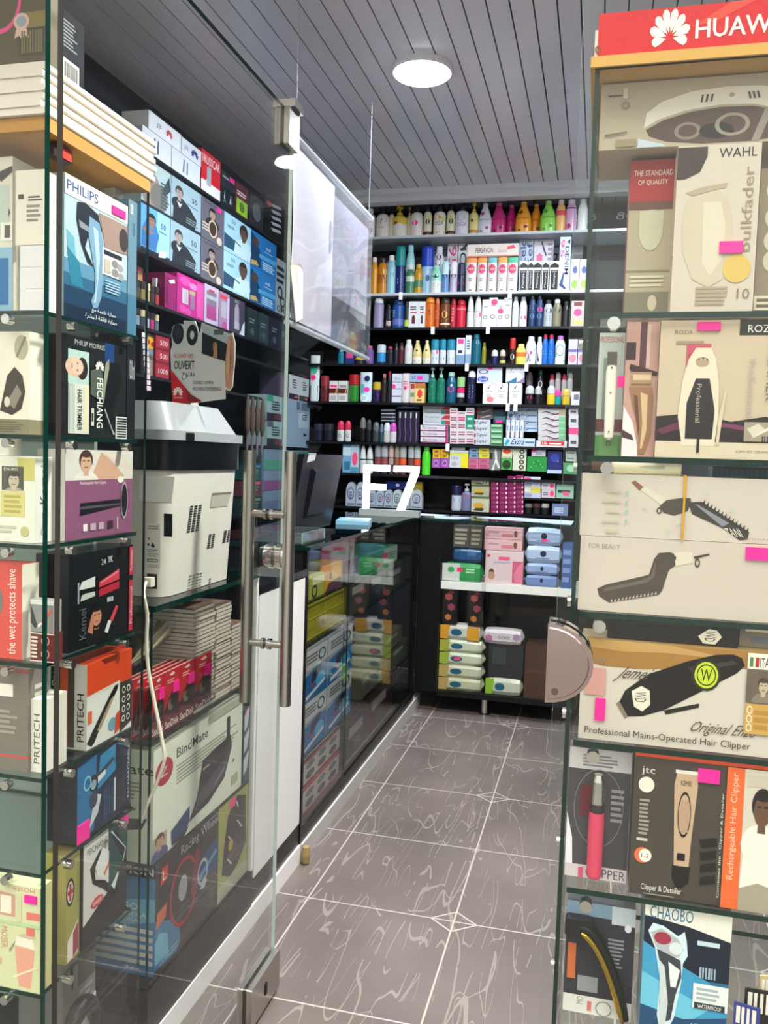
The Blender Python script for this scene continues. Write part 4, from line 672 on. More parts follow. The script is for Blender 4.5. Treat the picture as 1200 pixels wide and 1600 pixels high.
carton('clipper_box', 'olive yellow clipper box with a round flag emblem', 'box', **LF(103, 1418, 124, 1246, .05, 6, XS - .004), col='a39a52', rough=.5, sides={'L': 'b0a65e', 'T': '7a6a3a'}, art={'F': [('e', '20242e', .3, .64, .3, .13), ('e', 'd9d2c8', .3, .64, .22, .1), ('r', 'b5304a', .22, .56, .38, .72), ('r', 'b5304a', .1, .62, .5, .66), ('t', '6a6030', 'EDITION', .8, .5, .9, .85, 90, 0), ('p', 'e6dccf', [.1, .2, .9, .34, .9, .04, .1, .0]), ('p', '9c3f56', [.5, .24, .9, .32, .9, .06, .5, .02])]})
q = PF(-50, 1313, 63, 1238, 1.374, .07, L1Z[5] - .0); q['h'] = .05
for k, (pyb, pyt, lab, z) in enumerate(((1516, 1318, 'lower', L1Z[6] + .0005), (0, 0, 'upper', None))):
    if k == 0:
        q = PF(-50, pyb, 62, pyt, 1.356, .036, z); q['h'] = .128; zt_ = z + q['h']
        carton('clipper_box', 'lower pale lime box with a salmon pink clipper picture facing the street', 'box', **q, col='d3d3a8', rough=.5, sides={'R': 'c9c48e'}, art={'F': [('p', 'e2a18c', [.66, .68, .93, .66, .90, .3, .88, .06, .72, .06, .68, .35]), ('p', 'efe2d2', [.66, .70, .68, .84, .9, .82, .94, .67]), ('p', 'c8b9a2', [.70, .84, .78, .9, .95, .87, .93, .83]), ('p', 'f0d9c2', [.62, .2, .97, .42, .97, .39, .64, .17]), ('t', 'd49a84', 'MOSER', .47, .62, .56, .96, -90, 0), ('r', 'e07468', .82, .88, .93, 1.0), ('o', 'd9a892', .42, .42, .06, .07, .3), ('p', '9a9a80', [.58, .6, .66, .76, .67, .75, .6, .58])]})
    else:
        q = dict(q); q['loc'] = (q['loc'][0], q['loc'][1], zt_ + .0006); q['h'] = .080
        carton('clipper_box', 'upper pale lime box with upside-down salmon lettering and a pink sticker', 'box', **q, col='d6d5ae', rough=.5, sides={'R': 'cbc591'}, art={'F': [('t', 'd08a7a', 'MOSER', .62, .86, .93, .96, 180, 0), ('p', 'c99a88', [.42, .2, .66, .2, .66, .74, .42, .8]), ('r', 'efe4cf', .46, .26, .61, .70), ('r', 'd5cba8', .69, .1, .75, .75), ('r', 'e0786c', .82, .2, 1, .38), ('r', 'b9cf9c', 0, 0, 1, .08)]}, tags=[('F', .8, .62, .96, .80)])
# seventh shelf
q = LF(129, 1492, 196, 1290, .06, 6)
carton('clipper_box', 'black and white clipper box with a white clipper and a red price burst', 'box', **q, col='26292b', rough=.35, sides={'L': '15171a', 'T': '3a4442'},
       art={'F': [('p', 'd9d6d2', [0, .22, .55, .36, .55, 1, 0, 1]), ('p', '8b8884', [.2, .75, .5, .9, .55, .86, .3, .6]), ('t', '2d2c2c', 'FEICHIANG', .08, .86, .52, .92, 0, .01), ('p', '1a1a1c', [.14, .72, .36, .84, .40, .80, .24, .7, .26, .58, .48, .5, .72, .30, .78, .34, .8, .28, .7, .24, .45, .42, .2, .56]), ('p', 'e9e7e6', [.26, .70, .42, .84, .56, .76, .80, .46, .70, .33, .5, .5, .3, .6]), ('p', 'e8735c', [.44, .58, .62, .70, .64, .66, .46, .54]), ('p', '1f4a48', [.56, .36, 1, .6, 1, .98, .56, 1]), ('p', '151b2c', [.60, .92, .72, .92, .96, .66, .9, .56]), ('p', 'c9ccd2', [.60, .93, .62, .94, .97, .66, .9, .54, .885, .55, .95, .66]), ('s', 'd9384a', .30, .36, .15, .055, 11), ('t', 'f3e6e2', 'BARBER', .2, .34, .4, .38, 0, 0)]}, tags=[('F', .80, .90, 1, .99)])
# bottom shelf
q = LF(97, 1600, 217, 1508, .11, 7, XS - .085)
carton('appliance_box', 'low grey box with dark printing on the cabinet\'s bottom shelf', 'box', **q, col='83827e', rough=.5, sides={'T': 'a5a4a0', 'L': '6d6c69'}, art={'F': [('r', '55534f', .45, .5, 1, .95), ('l', 'a9a7a1', .5, .2, .95, .45, 3), ('p', '2a2a2a', [.2, .9, .26, .55, .32, .55, .3, .9]), ('e', 'e3e1dc', .52, .86, .01, .03), ('e', 'e3e1dc', .66, .86, .01, .03), ('e', 'e3e1dc', .80, .86, .01, .03)]})
t = thing('hair_dryer', 'dark curved dryer hood on a white card at the bottom of the tall cabinet', 'hair dryer', (L1X - .055, 1.545, L1Z[7] + .0005), PI / 2)
b = B(); n = 12
b.tube([(-.055 + .055 * (1 - math.cos(PI * i / n)), -.01, .012 + .088 * math.sin(PI * i / n)) for i in range(n + 1)], [.010 + .010 * math.sin(PI * i / n) for i in range(n + 1)], M('1d1d1f', .35), 12); b.build('curved_hood', t)
b = B(); b.prism([(-.09, .004, 0), (.075, .004, 0), (.075, .004, .085), (.035, .004, .055), (-.03, .004, .02), (-.09, .004, .05)][::-1], [(-.09, .007, 0), (.075, .007, 0), (.075, .007, .085), (.035, .007, .055), (-.03, .007, .02), (-.09, .007, .05)][::-1], M('ded9cd', .6)); b.build('white_card', t)
# --- white pads stacked on the tall vitrine
n = 7; zb = 2.0875; a = at(240, 232, X=L1X + .01)
for i in range(n):
    b = B(); w = .012; y1 = L1Y1 + .015 + .006 * (i % 3); 
    b.rbox(-1.78, L1Y0 - .012 - .003 * (i % 2), zb + i * .0128, L1X + .008 - .004 * ((i * 2) % 3), y1, zb + i * .0128 + .0122, M('ece2d3', .6), .004, 3, 'y')
    tag(b.build('foam_board'), ORD[i] + ' cream board counted upwards in the stack on the tall vitrine', 'board', 'cream boards on the vitrine')
zb += n * .0128 + .001
q = PS(86, 130, 131, 2, L1X - .04, .16, zb)
carton('appliance_box', 'black carton with a white barcode label standing on the stack of cream boards', 'box', **q, col='15161a', rough=.3, art={'F': [('l', '6f737a', .15, .55, .75, .9, 8), ('r', 'e6e4e0', .12, .12, .82, .42), ('c', '26272a', .3, .18, .78, .38, 14), ('l', 'b4b4b4', .16, .03, .8, .09, 1)]})
q = PF(-50, 150, 70, -8, 1.339, .045, zb)
carton('gift_box', 'olive patterned box with a pink ring and a ribbon rosette on the stack of boards', 'box', **q, col='5b5236', rough=.5, art={'F': [('o', 'e8508f', .42, .95, .28, .5, .14), ('r', '8a7a3c', .68, .5, 1, .72), ('r', '49432f', .66, .1, 1, .5), ('e', 'e0b8a8', .70, .60, .1, .12), ('e', '9aa6ae', .70, .60, .066, .08), ('p', 'e0b8a8', [.64, .52, .76, .52, .8, .36, .74, .4, .71, .34, .67, .4, .61, .36]), ('c', '7c7148', .7, .14, .98, .46, 8)]})
b = B(); b.box(L1X - .03, 1.385, 2.034, L1X - .011, 1.44, 2.058, M('35201c', .5)); b.box(L1X - .0108, 1.395, 2.037, L1X - .0085, 1.435, 2.055, M('e0402e', .5)); tag(b.build('price_badge'), 'small red badge under the wooden edge of the tall vitrine', 'badge')

# ================================================================ printer on the low cabinet
PX1, PY0, PY1, PZ = -1.012, 1.845, 2.285, 1.1375
t = thing('printer', 'large white office printer with a black band under its lid', 'printer')
WP = M('cdcac0', .4); WP2 = M('999ca0', .36)
def pr(f, z0, z1, x0, x1, y0, y1, r, m, X0=None, nn=4, tx=0, ty=0):
    def ring(z, d, e):
        p = []
        for cx, cy, a0 in ((x1 - r + d, y1 - r + e, 0), (x0 + r, y1 - r + e, 90), (x0 + r, y0 + r - e * .3, 180), (x1 - r + d, y0 + r - e * .3, 270)):
            for k in range(nn + 1):
                a = math.radians(a0 + 90 * k / nn); p.append((cx + r * math.cos(a), cy + r * math.sin(a), z))
        return p
    f.prism(ring(z0, 0, 0), ring(z1, tx, ty), m, True)
b = B(); pr(b, PZ, 1.452, -1.43, PX1 - .012, PY0 + .03, PY1 - .02, .035, WP, tx=.012, ty=.02); body = b.build('body', t)
b = B(); pr(b, 1.4525, 1.527, -1.44, PX1 + .006, PY0 + .018, PY1 + .012, .04, M('0b0c0f', .22)); bnd = b.build('scanner_band', t); bnd['label'] = 'glossy black band'
b = B()
pr(b, 1.5275, 1.551, -1.45, PX1 + .012, PY0 + .006, PY1 + .02, .035, WP2)
pr(b, 1.5512, 1.622, -1.44, PX1 + .006, PY0 + .012, PY1 + .0, .05, WP2, tx=-.03, ty=-.06); b.build('lid', t)
b = B(); b.box(PX1 + .0125, PY0 + .085, 1.5275, PX1 + .0155, PY0 + .125, 1.547, BLACK); b.build('lid_hinge', t)
FX = PX1 - .0115; 
def fy(px, py): return at(px, py, X=FX)
def side(u, v, o): # y, z on the aisle face (leans out a little towards its top)
    return (FX + .0005 + (v - PZ) / .3145 * .012 + o, u, v)
def vents(pts, nc, nr, nm='vent'):
    (ya, za), (yb, zb_) = pts; b = B(); dy = (yb - ya) / nc; dz = (zb_ - za) / nr
    for i in range(nr):
        for j in range(nc):
            y0 = ya + dy * j + (i * .0012); z0 = max(za + dz * i, PZ + .004 + .008 * i); b._poly([(y0, z0), (y0 + dy * .72, z0), (y0 + dy * .72, z0 + dz * .55), (y0, z0 + dz * .55)], BLACK, side, .0006)
    b.build(nm + '_grille', body)
for (x0, y0, x1, y1, nc, nr) in ((288, 832, 309, 787, 3, 11), (321, 857, 333, 832, 2, 7), (345, 848, 358, 826, 2, 7), (292, 923, 315, 906, 4, 5), (325, 915, 330, 909, 1, 2)):
    p, q = fy(x0, y0), fy(x1, y1); vents(((p.y, p.z), (q.y, q.z)), nc, nr)
p, q = fy(324, 793), fy(356, 768)
b = B(); b._poly([(p.y, p.z), (q.y - .02, p.z), (q.y, q.z), (p.y + .006, q.z)], M('a9a69b', .5), side, .0007); b._poly([(p.y + .006, q.z), (q.y, q.z), (q.y, q.z - .006), (p.y + .006, q.z - .007)], M('6e6b62', .5), side, .0009); b.build('hand_recess', body)
# the face towards the street
FY = PY0 + .0295
def near(u, v, o): return (u, FY - o - (v - PZ) / .3145 * .006, v)
b = B()
pa, pb = at(257, 838, Y=FY), at(271, 803, Y=FY)
for i in range(9):
    z0 = pa.z + (pb.z - pa.z) * i / 9; b._poly([(pa.x, z0), (pb.x, z0), (pb.x, z0 + .0065), (pa.x, z0 + .0065)], BLACK, near, .0008)
b.build('vent_grille', body)
b = B(); e = []
pa, pb = at(230, 888, Y=FY), at(252, 818, Y=FY); W_, H_ = pb.x - pa.x, pb.z - pa.z
b.art([('r', 'dedbd1', 0, 0, 1, 1), ('l', '8f8c84', .05, .86, .9, .96, 2), ('e', '6a6a66', .15, .66, .07, .03), ('r', '26262a', .05, .50, .2, .55), ('p', '26262a', [.3, .5, .45, .58, .6, .5, .5, .46]), ('l', 'a3a098', .05, .26, .9, .44, 4), ('r', '2a2a2c', .05, .15, .82, .22), ('r', 'd9d6cc', .12, .165, .75, .205), ('l', 'b3b0a8', .05, .02, .9, .1, 2)], lambda u, v, o: near(pa.x + W_ * u, pa.z + H_ * v, o + .0006)); o = b.build('rating_label', body)
b = B(); pa, pb = at(220, 783, Y=FY), at(275, 745, Y=FY); b._poly([(pa.x, pa.z), (pb.x - .008, pa.z), (pb.x, pb.z), (pa.x, pb.z)], M('e3e1d9', .38), near, .0010); b._poly([(pa.x, pa.z - .0015), (pb.x - .008, pa.z - .0015), (pb.x - .008, pa.z), (pa.x, pa.z)], M('8b887e', .5), near, .0011); b.build('rear_cover', body)
b = B(); pa, pb = at(230, 919, Y=FY), at(246, 897, Y=FY); b._poly([(pa.x, pa.z), (pb.x, pa.z), (pb.x, pb.z), (pa.x, pb.z)], M('2a2220', .5), near, .0010); b.build('power_socket', body)
# power cable hanging from the plug
t = thing('power_cable', 'cream power cable hanging from the back of the white printer', 'cable')
cx = (pa.x + pb.x) / 2; cz = (pa.z + pb.z) / 2
b = B(); b.rbox(cx - .013, FY - .024, cz - .011, cx + .010, FY - .003, cz + .011, M('ddd6c6', .45), .003); b.build('plug', t)
pts = [(cx - .004, FY - .022, cz)]
for px, py in ((224, 925), (230, 960), (229, 1000), (231, 1040), (238, 1080), (246, 1120), (254, 1160), (257, 1185)):
    pts.append(tuple(at(px, py, Y=1.737)))
for px, py in ((250, 1210), (240, 1235), (228, 1262), (220, 1285)): pts.append(tuple(at(px, py, Y=1.737)))
sm = []
for i in range(len(pts) - 1):
    p0, p1, p2, p3 = (Vector(pts[max(0, min(len(pts) - 1, i + k))]) for k in (-1, 0, 1, 2))
    for s in (0, .34, .67): sm.append(.5 * ((2 * p1) + (p2 - p0) * s + (2 * p0 - 5 * p1 + 4 * p2 - p3) * s * s + (3 * p1 - p0 - 3 * p2 + p3) * s ** 3))
sm.append(Vector(pts[-1]))
b = B(); b.tube(sm, .0042, M('dcd3c0', .45), 8); b.build('cord', t)

# --- cut-out card standing on the printer
SY = 2.06
t = thing('open_sign', 'cut-out white card reading open, with two round lenses and a hand, standing on the printer', 'sign')
def sp(px, py): v = at(px, py, Y=SY); return (v.x, v.z)
sx0, sz0 = sp(265, 628); sx1, sz1 = sp(368, 500); zs = 1.6235
def sm_(u, v, o): return (sx0 + (sx1 - sx0) * u, SY - o, zs + (sz1 - zs) * v)
def U(px): return (px - 265) / 103
def V(py): return (628 - py) / 128
out = [(270, 628), (265, 545), (268, 538), (266, 520), (269, 508), (278, 504), (286, 506), (286, 500), (304, 501), (307, 508), (310, 518), (312, 520), (315, 503), (319, 505), (358, 520), (364, 519), (368, 535), (368, 560), (365, 600), (361, 606), (354, 604), (354, 618), (320, 623)]
b = B(); pts = [sm_(U(x), V(y), 0) for x, y in out]
b.prism([(p[0], SY + .003, p[2]) for p in pts], [(p[0], SY, p[2]) for p in pts], M('d9d6d2', .5))
art = [('e', '191a1e', U(277), V(520), .092, .125), ('e', '191a1e', U(300), V(522), .088, .125), ('e', '2b3036', U(277), V(520), .05, .07), ('e', 'd9d6d2', U(300), V(522), .032, .05),
       ('p', 'b9c3c3', [U(316), V(505), U(358), V(523), U(357), V(538), U(316), V(518)]), ('p', '15130f', [U(316), V(518), U(357), V(536), U(354), V(562), U(316), V(550)]), ('e', 'a8744a', U(337), V(540), .035, .06), ('p', 'b98a5a', [U(334), V(555), U(341), V(557), U(340), V(538), U(336), V(540)]), ('r', '5b5e58', U(335), V(522), U(350), V(514)),
       ('p', 'c98f6e', [U(356), V(532), U(360), V(522), U(364), V(524), U(367), V(540), U(367), V(562), U(364), V(598), U(361), V(604), U(355), V(600), U(353), V(570)]), ('p', 'dca98a', [U(358), V(530), U(361), V(526), U(362), V(556), U(358), V(590), U(355), V(575)]), ('p', '8a5a42', [U(361), V(528), U(362), V(528), U(363), V(560), U(361), V(580), U(360.5), V(560)]),
       ('t', 'c8645c', 'HUAWEI GR5', U(271), V(557), U(303), V(550), 0, .005), ('t', '1c1c1e', 'OUVERT', U(272), V(574), U(305), V(561), 0, .025), ('t', '26262a', '\uFEA1\uFEEE\uFE98\uFED4\uFEE3', U(285), V(590), U(306), V(576), 0, .01),
       ('t', '3a3a3c', 'DOUBLE CAMÉRA,', U(303), V(597), U(337), V(590), 0, .01), ('t', '3a3a3c', 'NOUVELLE EXPÉRIENCE', U(303), V(606), U(348), V(599), 0, .01), ('p', 'c9191d', [U(266), V(573), U(282), V(592), U(300), V(612), U(318), V(622), U(310), V(624.5), U(271), V(627.5)]), ('p', '8c0f14', [U(290), V(602), U(300), V(612), U(318), V(622), U(310), V(624.5), U(296), V(625)]), ('f', 'f2ded6', U(279), V(611), .075, .075), ('t', 'f2ded6', 'HUAWEI', U(273), V(618.5), U(286), V(616))]
b.art(art, sm_, .0004); b.build('sign_card', t)
b = B(); b.box(sx0 + .03, SY + .0035, zs, sx0 + .06, SY + .05, zs + .08, M('b9b5b0', .6), ty=.1, top=(0, -.022)); b.build('prop_stand', t)
# ================================================================ toiletries on the back wall
PROF = {
 'ogx': ([(.9, 0), (1, .02), (1, .66), (.8, .76), (.45, .80)], [(.56, .80), (.58, .83), (.54, .97), (.3, 1)]),
 'drop': ([(.8, 0), (.95, .05), (1, .28), (.95, .46), (.66, .70), (.38, .86), (.34, .90)], [(.37, .90), (.37, .985), (.28, 1)]),
 'can': ([(.95, 0), (1, .02), (1, .76), (.82, .81)], [(.88, .81), (.86, .90), (.62, .975), (.2, 1)]),
 'point': ([(.9, 0), (1, .03), (1, .40), (.93, .5)], [(.92, .505), (.86, .65), (.62, .85), (.3, .96), (.1, 1)]),
 'roll': ([(.8, 0), (1, .04), (1, .52), (.9, .56)], [(.97, .565), (1, .60), (.96, .82), (.66, .96), (.2, 1)]),
 'shamp': ([(.85, 0), (1, .03), (1, .68), (.72, .83), (.6, .86)], [(.62, .86), (.62, .98), (.5, 1)]),
 'pump': ([(.9, 0), (1, .02), (1, .62), (.6, .71), (.36, .73)], [(.42, .73), (.42, .81), (.13, .82), (.13, .93), (.5, .935), (.45, 1)]),
 'capped': ([(.9, 0), (1, .03), (1, .50), (.95, .58)], [(.97, .585), (1, .62), (.98, .95), (.8, 1)]),
 'jar': ([(.9, 0), (1, .05), (1, .62)], [(1.03, .63), (1.03, .97), (.95, 1)]),
}
def bottle(kind, name, label, cat, loc, r, h, body, cap, bands=(), art=None, flat=.7, group=None, rough=.28, n=14, rot=0.):
    """bands: (from, to, colour) in share of the height; art is wrapped round the front"""
    pb, pc = PROF[kind]
    def rad(z):
        for (r0, z0), (r1, z1) in zip(pb, pb[1:]):
            if z0 <= z <= z1: return r0 + (r1 - r0) * (z - z0) / max(1e-6, z1 - z0)
        return pb[-1][0]
    zs = sorted({p[1] for p in pb} | {z for a, c, _ in bands for z in (a, c) if pb[0][1] < z < pb[-1][1]})
    base = M(body, rough); pr_ = []
    for z in zs:
        m = base
        for a, c, col in bands:
            if a - 1e-6 <= z < c - 1e-6: m = M(col, rough)
        pr_.append((rad(z) * r, z * h, m))
    b = B(); b.lathe(pr_, base, n, 1., flat)
    if art:
        def mp(u, v, o):
            a = math.radians(-90 + (u - .5) * 130); q = rad(min(v, pb[-1][1])) * r + o + .0004
            return (q * math.cos(a), q * flat * math.sin(a), v * h)
        b.art(art, mp, .0003)
    o = b.build(name, None, loc, rot); tag(o, label, cat, group)
    c = B(); c.lathe([(p[0] * r, p[1] * h + .0004) for p in pc], M(cap, .35), n, 1., max(flat, .8)); 
    if kind == 'pump': c.box(-.1 * r, -1.1 * r, .955 * h, .1 * r, 0, .985 * h, M(cap, .35))
    c.build('cap', o); return o
def tube(name, label, loc, w, h, col, capc, art=None, group=None, d=.03):
    """a squeezable tube on its head or a flat pouch-like pack with a coloured top"""
    b = B(); hw = w / 2; n = 12
    def ring(z, sx, sy): return [(hw * sx * math.cos(2 * PI * k / n), d / 2 * sy * math.sin(2 * PI * k / n), z) for k in range(n)]
    L = [ring(0, .8, 1), ring(h * .05, .98, 1), ring(h * .5, 1, .95), ring(h * .84, 1, .75)]
    for i in range(3): b.add(L[i] + L[i + 1], [(k, (k + 1) % n, n + (k + 1) % n, n + k) for k in range(n)], M(col, .35), True)
    b.add(L[0], [tuple(range(n))[::-1]], M(col, .35)); b.add(L[3], [tuple(range(n))], M(col, .35))
    if art: b.art(art, lambda u, v, o: (hw * math.sin((u - .5) * 2.2), -d / 2 * math.cos((u - .5) * 2.2) - o - .0006, h * v))
    o = b.build(name, None, loc); tag(o, label, 'tube', group)
    c = B(); T = [ring(h * .842, 1, .75), ring(h * .95, 1, .6), ring(h, .98, .45)]
    for i in range(2): c.add(T[i] + T[i + 1], [(k, (k + 1) % n, n + (k + 1) % n, n + k) for k in range(n)], M(capc, .4), True)
    c.add(T[2], [tuple(range(n))], M(capc, .4)); c.build('cap', o); return o
ROWN = ['uppermost', 'second', 'third', 'fourth', 'fifth', 'sixth', 'seventh', 'lowest']
def shelf_pos(x0, x1, top, row, dy=0., z=None):
    Y = BY + .012 + dy; xm = (x0 + x1) / 2; base = BZ[row] if z is None else z
    a, c = at(x0, top, Y=Y), at(x1, top, Y=Y); return (a.x + c.x) / 2, Y, base + .0006, c.x - a.x, at(xm, top, Y=Y).z - base - .0006
def SBt(row, kind, x0, x1, top, body, cap, name, desc, bands=(), art=None, dy=0., flat=.7, group=None, z=None, full=None):
    x, Y, z0, w, h = shelf_pos(x0, x1, top, row, dy, z); h = min(h, (BZ[row - 1] - .018 if row else 3.155) - z0)
    lab = full or desc + ' on the ' + ROWN[row] + ' back shelf'
    cat = 'can' if kind == 'can' else 'deodorant' if kind == 'roll' else 'jar' if kind == 'jar' else 'bottle'
    return bottle(kind, name, lab, cat, (x, Y + w / 2 * flat + .004, z0), w / 2, h, body, cap, bands, art, flat, group)
def SBx(row, x0, x1, top, col, name, desc, art=None, dy=0., d=.06, z=None, group=None, tags=(), full=None, bot=None, sides=None):
    if bot is not None: z = at((x0 + x1) / 2, bot, Y=BY + .012 + dy).z
    x, Y, z0, w, h = shelf_pos(x0, x1, top, row, dy, z); h = min(h, (BZ[row - 1] - .018 if row else 3.155) - z0)
    lab = full or desc + ' on the ' + ROWN[row] + ' back shelf'
    return carton(name, lab, 'box', (x, Y + d / 2, z0), w - .001, d, h, 0., col, {'F': art} if art else None, sides, group, tags, rough=.4)
def prn(c1, c2, c3=None):      # a label of a few printed blocks
    e = [('l', c1, .2, .34, .8, .46, 2), ('l', c2, .15, .08, .85, .24, 3)]
    return e + ([('e', c3, .5, .56, .22, .08)] if c3 else [])
PK = ('r', 'ff2fa0', .3, .40, .72, .52)
# --- row 1
SBt(0, 'ogx', 570, 586, 306, 'e6e6e6', 'e2e2e2', 'lotion_bottle', 'white bottle with a navy round mark next to the hanging sleeve', art=[('e', '1d2b5c', .5, .6, .26, .1), ('e', '2b2b30', .6, .25, .2, .08)], group=None, full='white bottle with a navy round mark, beside the hanging sleeve\'s top')
SBt(0, 'ogx', 587, 607, 310, 'ded9d2', '16161a', 'lotion_bottle', 'black-capped white lotion bottle with brown leaves, first in its row', art=[('p', '8a6a4a', [.1, .5, .5, .62, .9, .66, .8, .5, .4, .46]), ('l', '9c7a5a', .15, .06, .85, .2, 2), ('t', '8a7a6a', 'OGX', .3, .3, .7, .38)])
SBt(0, 'ogx', 607, 617, 312, 'd9cdb0', '17171a', 'lotion_bottle', 'narrow black-capped bottle set behind the yellow one', dy=.03)
SBt(0, 'pump', 612, 635, 310, 'd8c24a', 'c9a92a', 'lotion_bottle', 'yellow and white bottle with a yellow nozzle', bands=((.0, .42, 'd9dcd0'),), art=[('e', 'e8b53a', .45, .52, .3, .12), ('e', '7a4a2a', .3, .46, .14, .06), ('l', 'c98a4a', .3, .06, .8, .2, 2), ('e', 'efe9dc', .5, .4, .2, .06)])
SBt(0, 'pump', 635, 645, 311, 'cdbf9a', 'b09858', 'lotion_bottle', 'slim tan-nozzled bottle peeping between two lotion bottles', dy=.03)
SBt(0, 'ogx', 641, 661, 307, 'e0dad2', '16161a', 'lotion_bottle', 'black-capped white bottle with a pink sticker over brown print', art=[('p', '8a5a4a', [.3, .5, .7, .64, .95, .66, .8, .5]), ('e', 'ff2fa0', .42, .44, .22, .08), ('l', 'b8935e', .15, .06, .85, .2, 2)])
SBt(0, 'ogx', 662, 675, 309, 'd6d3b8', '17171a', 'lotion_bottle', 'small black-capped bottle with a brown base band', bands=((.04, .14, '5b3326'),), art=[('e', '4a3a2a', .55, .46, .22, .09), ('e', 'd9c04a', .5, .58, .26, .07)])
SBt(0, 'ogx', 677, 697, 306, 'e1ddd0', '16161a', 'lotion_bottle', 'black-capped white bottle with an orange fruit picture', art=[('e', 'd98a3a', .35, .58, .3, .09), ('e', 'c9d060', .7, .52, .22, .08), ('t', '3a3a3c', 'OGX', .2, .34, .8, .46), ('l', '7a8a9a', .15, .22, .85, .3, 1), ('r', 'b06a4a', .1, .08, .42, .14), ('r', 'b06a4a', .55, .08, .9, .14)])
SBt(0, 'ogx', 698, 711, 308, 'd4d2b0', '17171a', 'lotion_bottle', 'small black-capped bottle with a green leaf print', bands=((.04, .14, '4a2c22'),), art=[('e', '3b4a2a', .6, .46, .22, .1), ('e', 'c9cc5a', .45, .56, .26, .07)])
SBt(0, 'ogx', 711, 733, 305, 'd3d4dc', '17171a', 'lotion_bottle', 'black-capped grey-white bottle with lilac print', art=[('t', 'a05ab0', 'OGX', .15, .28, .85, .40), ('l', 'c06ac0', .1, .06, .9, .24, 2), ('e', 'b9bccb', .5, .54, .3, .08)])
SBt(0, 'pump', 734, 748, 306, 'd9cf8a', 'c9a92a', 'lotion_bottle', 'slim yellow-nozzled bottle beside the clear wash bottle', bands=((.05, .15, 'b9823a'),), art=[('e', 'e0b53a', .5, .52, .34, .14), ('e', '5a3a22', .35, .44, .14, .05)])
def john(x0, x1, top, col, cap, desc, dark, dy=0., spots=None):
    SBt(0, 'drop', x0, x1, top, col, cap, 'wash_bottle', desc, art=[('t', dark, 'Johnson', .16, .42, .86, .50, 0, .0), ('e', spots or dark, .66, .2, .12, .05), ('e', spots or dark, .3, .1, .08, .03)] + ([('e', spots or dark, .3, .66, .18, .06)] if spots else []), dy=dy, flat=.6)
john(747, 770, 299, 'c8ccd6', 'd0d4dc', 'tapered clear-white wash bottle with red berries', '3a3f55', 0, 'a04a52')
john(768, 792, 296, 'b62c6e', 'c05a8a', 'large tapered magenta wash bottle', '5a1a3a')
john(790, 810, 298, 'b01f62', 'c05a8a', 'magenta wash bottle tucked behind the larger magenta one', '5a1a3a', .062)
john(806, 832, 295, 'd9902a', 'e0a850', 'large tapered amber wash bottle', '6a3a12', 0, '6a3a1a')
john(829, 849, 296, 'd0801f', 'dca048', 'amber wash bottle tucked behind the larger amber one', '6a3a12', .062)
john(845, 871, 293, '84c552', '98cf78', 'tapered lime green wash bottle', '2a4a1c', 0, '4a8a2c')
SBt(0, 'shamp', 870, 885, 304, 'd6a868', 'd8c8c0', 'wash_bottle', 'peach bottle with a red mark beside the lime bottle', bands=((.5, .66, 'd04a52'),))
SBt(0, 'shamp', 885, 903, 301, 'c59cbf', 'd8ccd8', 'wash_bottle', 'lilac bottle with thin dark stripes', bands=((.7, .74, '4a3a4a'),), art=[('l', '8a6a90', .1, .4, .9, .6, 3), ('e', 'a02a4a', .3, .16, .2, .08)])
SBt(0, 'shamp', 904, 920, 303, 'd9dcda', 'd0d4d4', 'wash_bottle', 'plain white bottle at the end by the tall cabinet')
# --- row 2
SBt(1, 'shamp', 579, 590, 401, 'c98a1f', 'd8d4cc', 'shampoo_bottle', 'amber bottle with a white cap, first in its row')
SBt(1, 'shamp', 589, 605, 402, 'c07a18', '3a2a22', 'shampoo_bottle', 'amber bottle with a dark cap and dark label', bands=((.30, .55, 'a86418'),), art=[('r', '3a2a20', .3, .42, .7, .54)])
SBt(1, 'shamp', 604, 618, 398, '8fc3cf', 'd9d9dc', 'shampoo_bottle', 'pale aqua bottle with a white cap', art=[('r', '3a7a9a', .5, .45, .8, .56)])
SBt(1, 'capped', 618, 633, 384, '1a2a6a', '178a8a', 'spray_bottle', 'navy bottle with a tall teal cap', art=[('l', '8aa0d0', .3, .2, .8, .34, 2)])
SBt(1, 'shamp', 634, 648, 382, '9fd0d4', '8fd0d4', 'shampoo_bottle', 'tall aqua and white bottle standing behind the green label bottle', dy=.05, bands=((.45, .6, 'd8e4e4'),))
SBt(1, 'shamp', 633, 648, 414, '3f7a5a', 'd4d8d8', 'shampoo_bottle', 'short green bottle with a red-striped label', bands=((.42, .62, 'b8c8b0'),), art=[('r', 'b0303a', .2, .62, .9, .70), ('l', '2a5a3a', .2, .2, .8, .4, 3)])
SBt(1, 'shamp', 647, 660, 412, 'b98a1c', 'c09a2a', 'shampoo_bottle', 'short mustard bottle beside the green label bottle', bands=((.2, .45, '4a7a5a'),), art=[('r', 'c0392b', .5, .55, .95, .66)])
SBt(1, 'capped', 658, 677, 384, '9cc4e0', '2345b8', 'shampoo_bottle', 'pale blue bottle with a big royal blue cap', dy=.04, art=[('e', '1d3a8a', .6, .34, .14, .07)])
SBt(1, 'shamp', 678, 694, 384, 'd6d2da', 'd6d2da', 'lotion_bottle', 'tall white bottle with a navy disc', dy=.05, art=[('e', '151c3a', .45, .66, .24, .09), ('e', '2a2f45', .5, .78, .26, .05)])
SBt(1, 'shamp', 672, 690, 414, '8fd0c0', '8fd0c0', 'lotion_bottle', 'mint bottle with a white leaf label', bands=((.0, .45, 'd5dcd6'),), art=[('p', '2a4a2a', [.2, .62, .5, .68, .8, .62, .6, .55, .4, .55]), ('l', '7a9a8a', .3, .12, .8, .36, 3)])
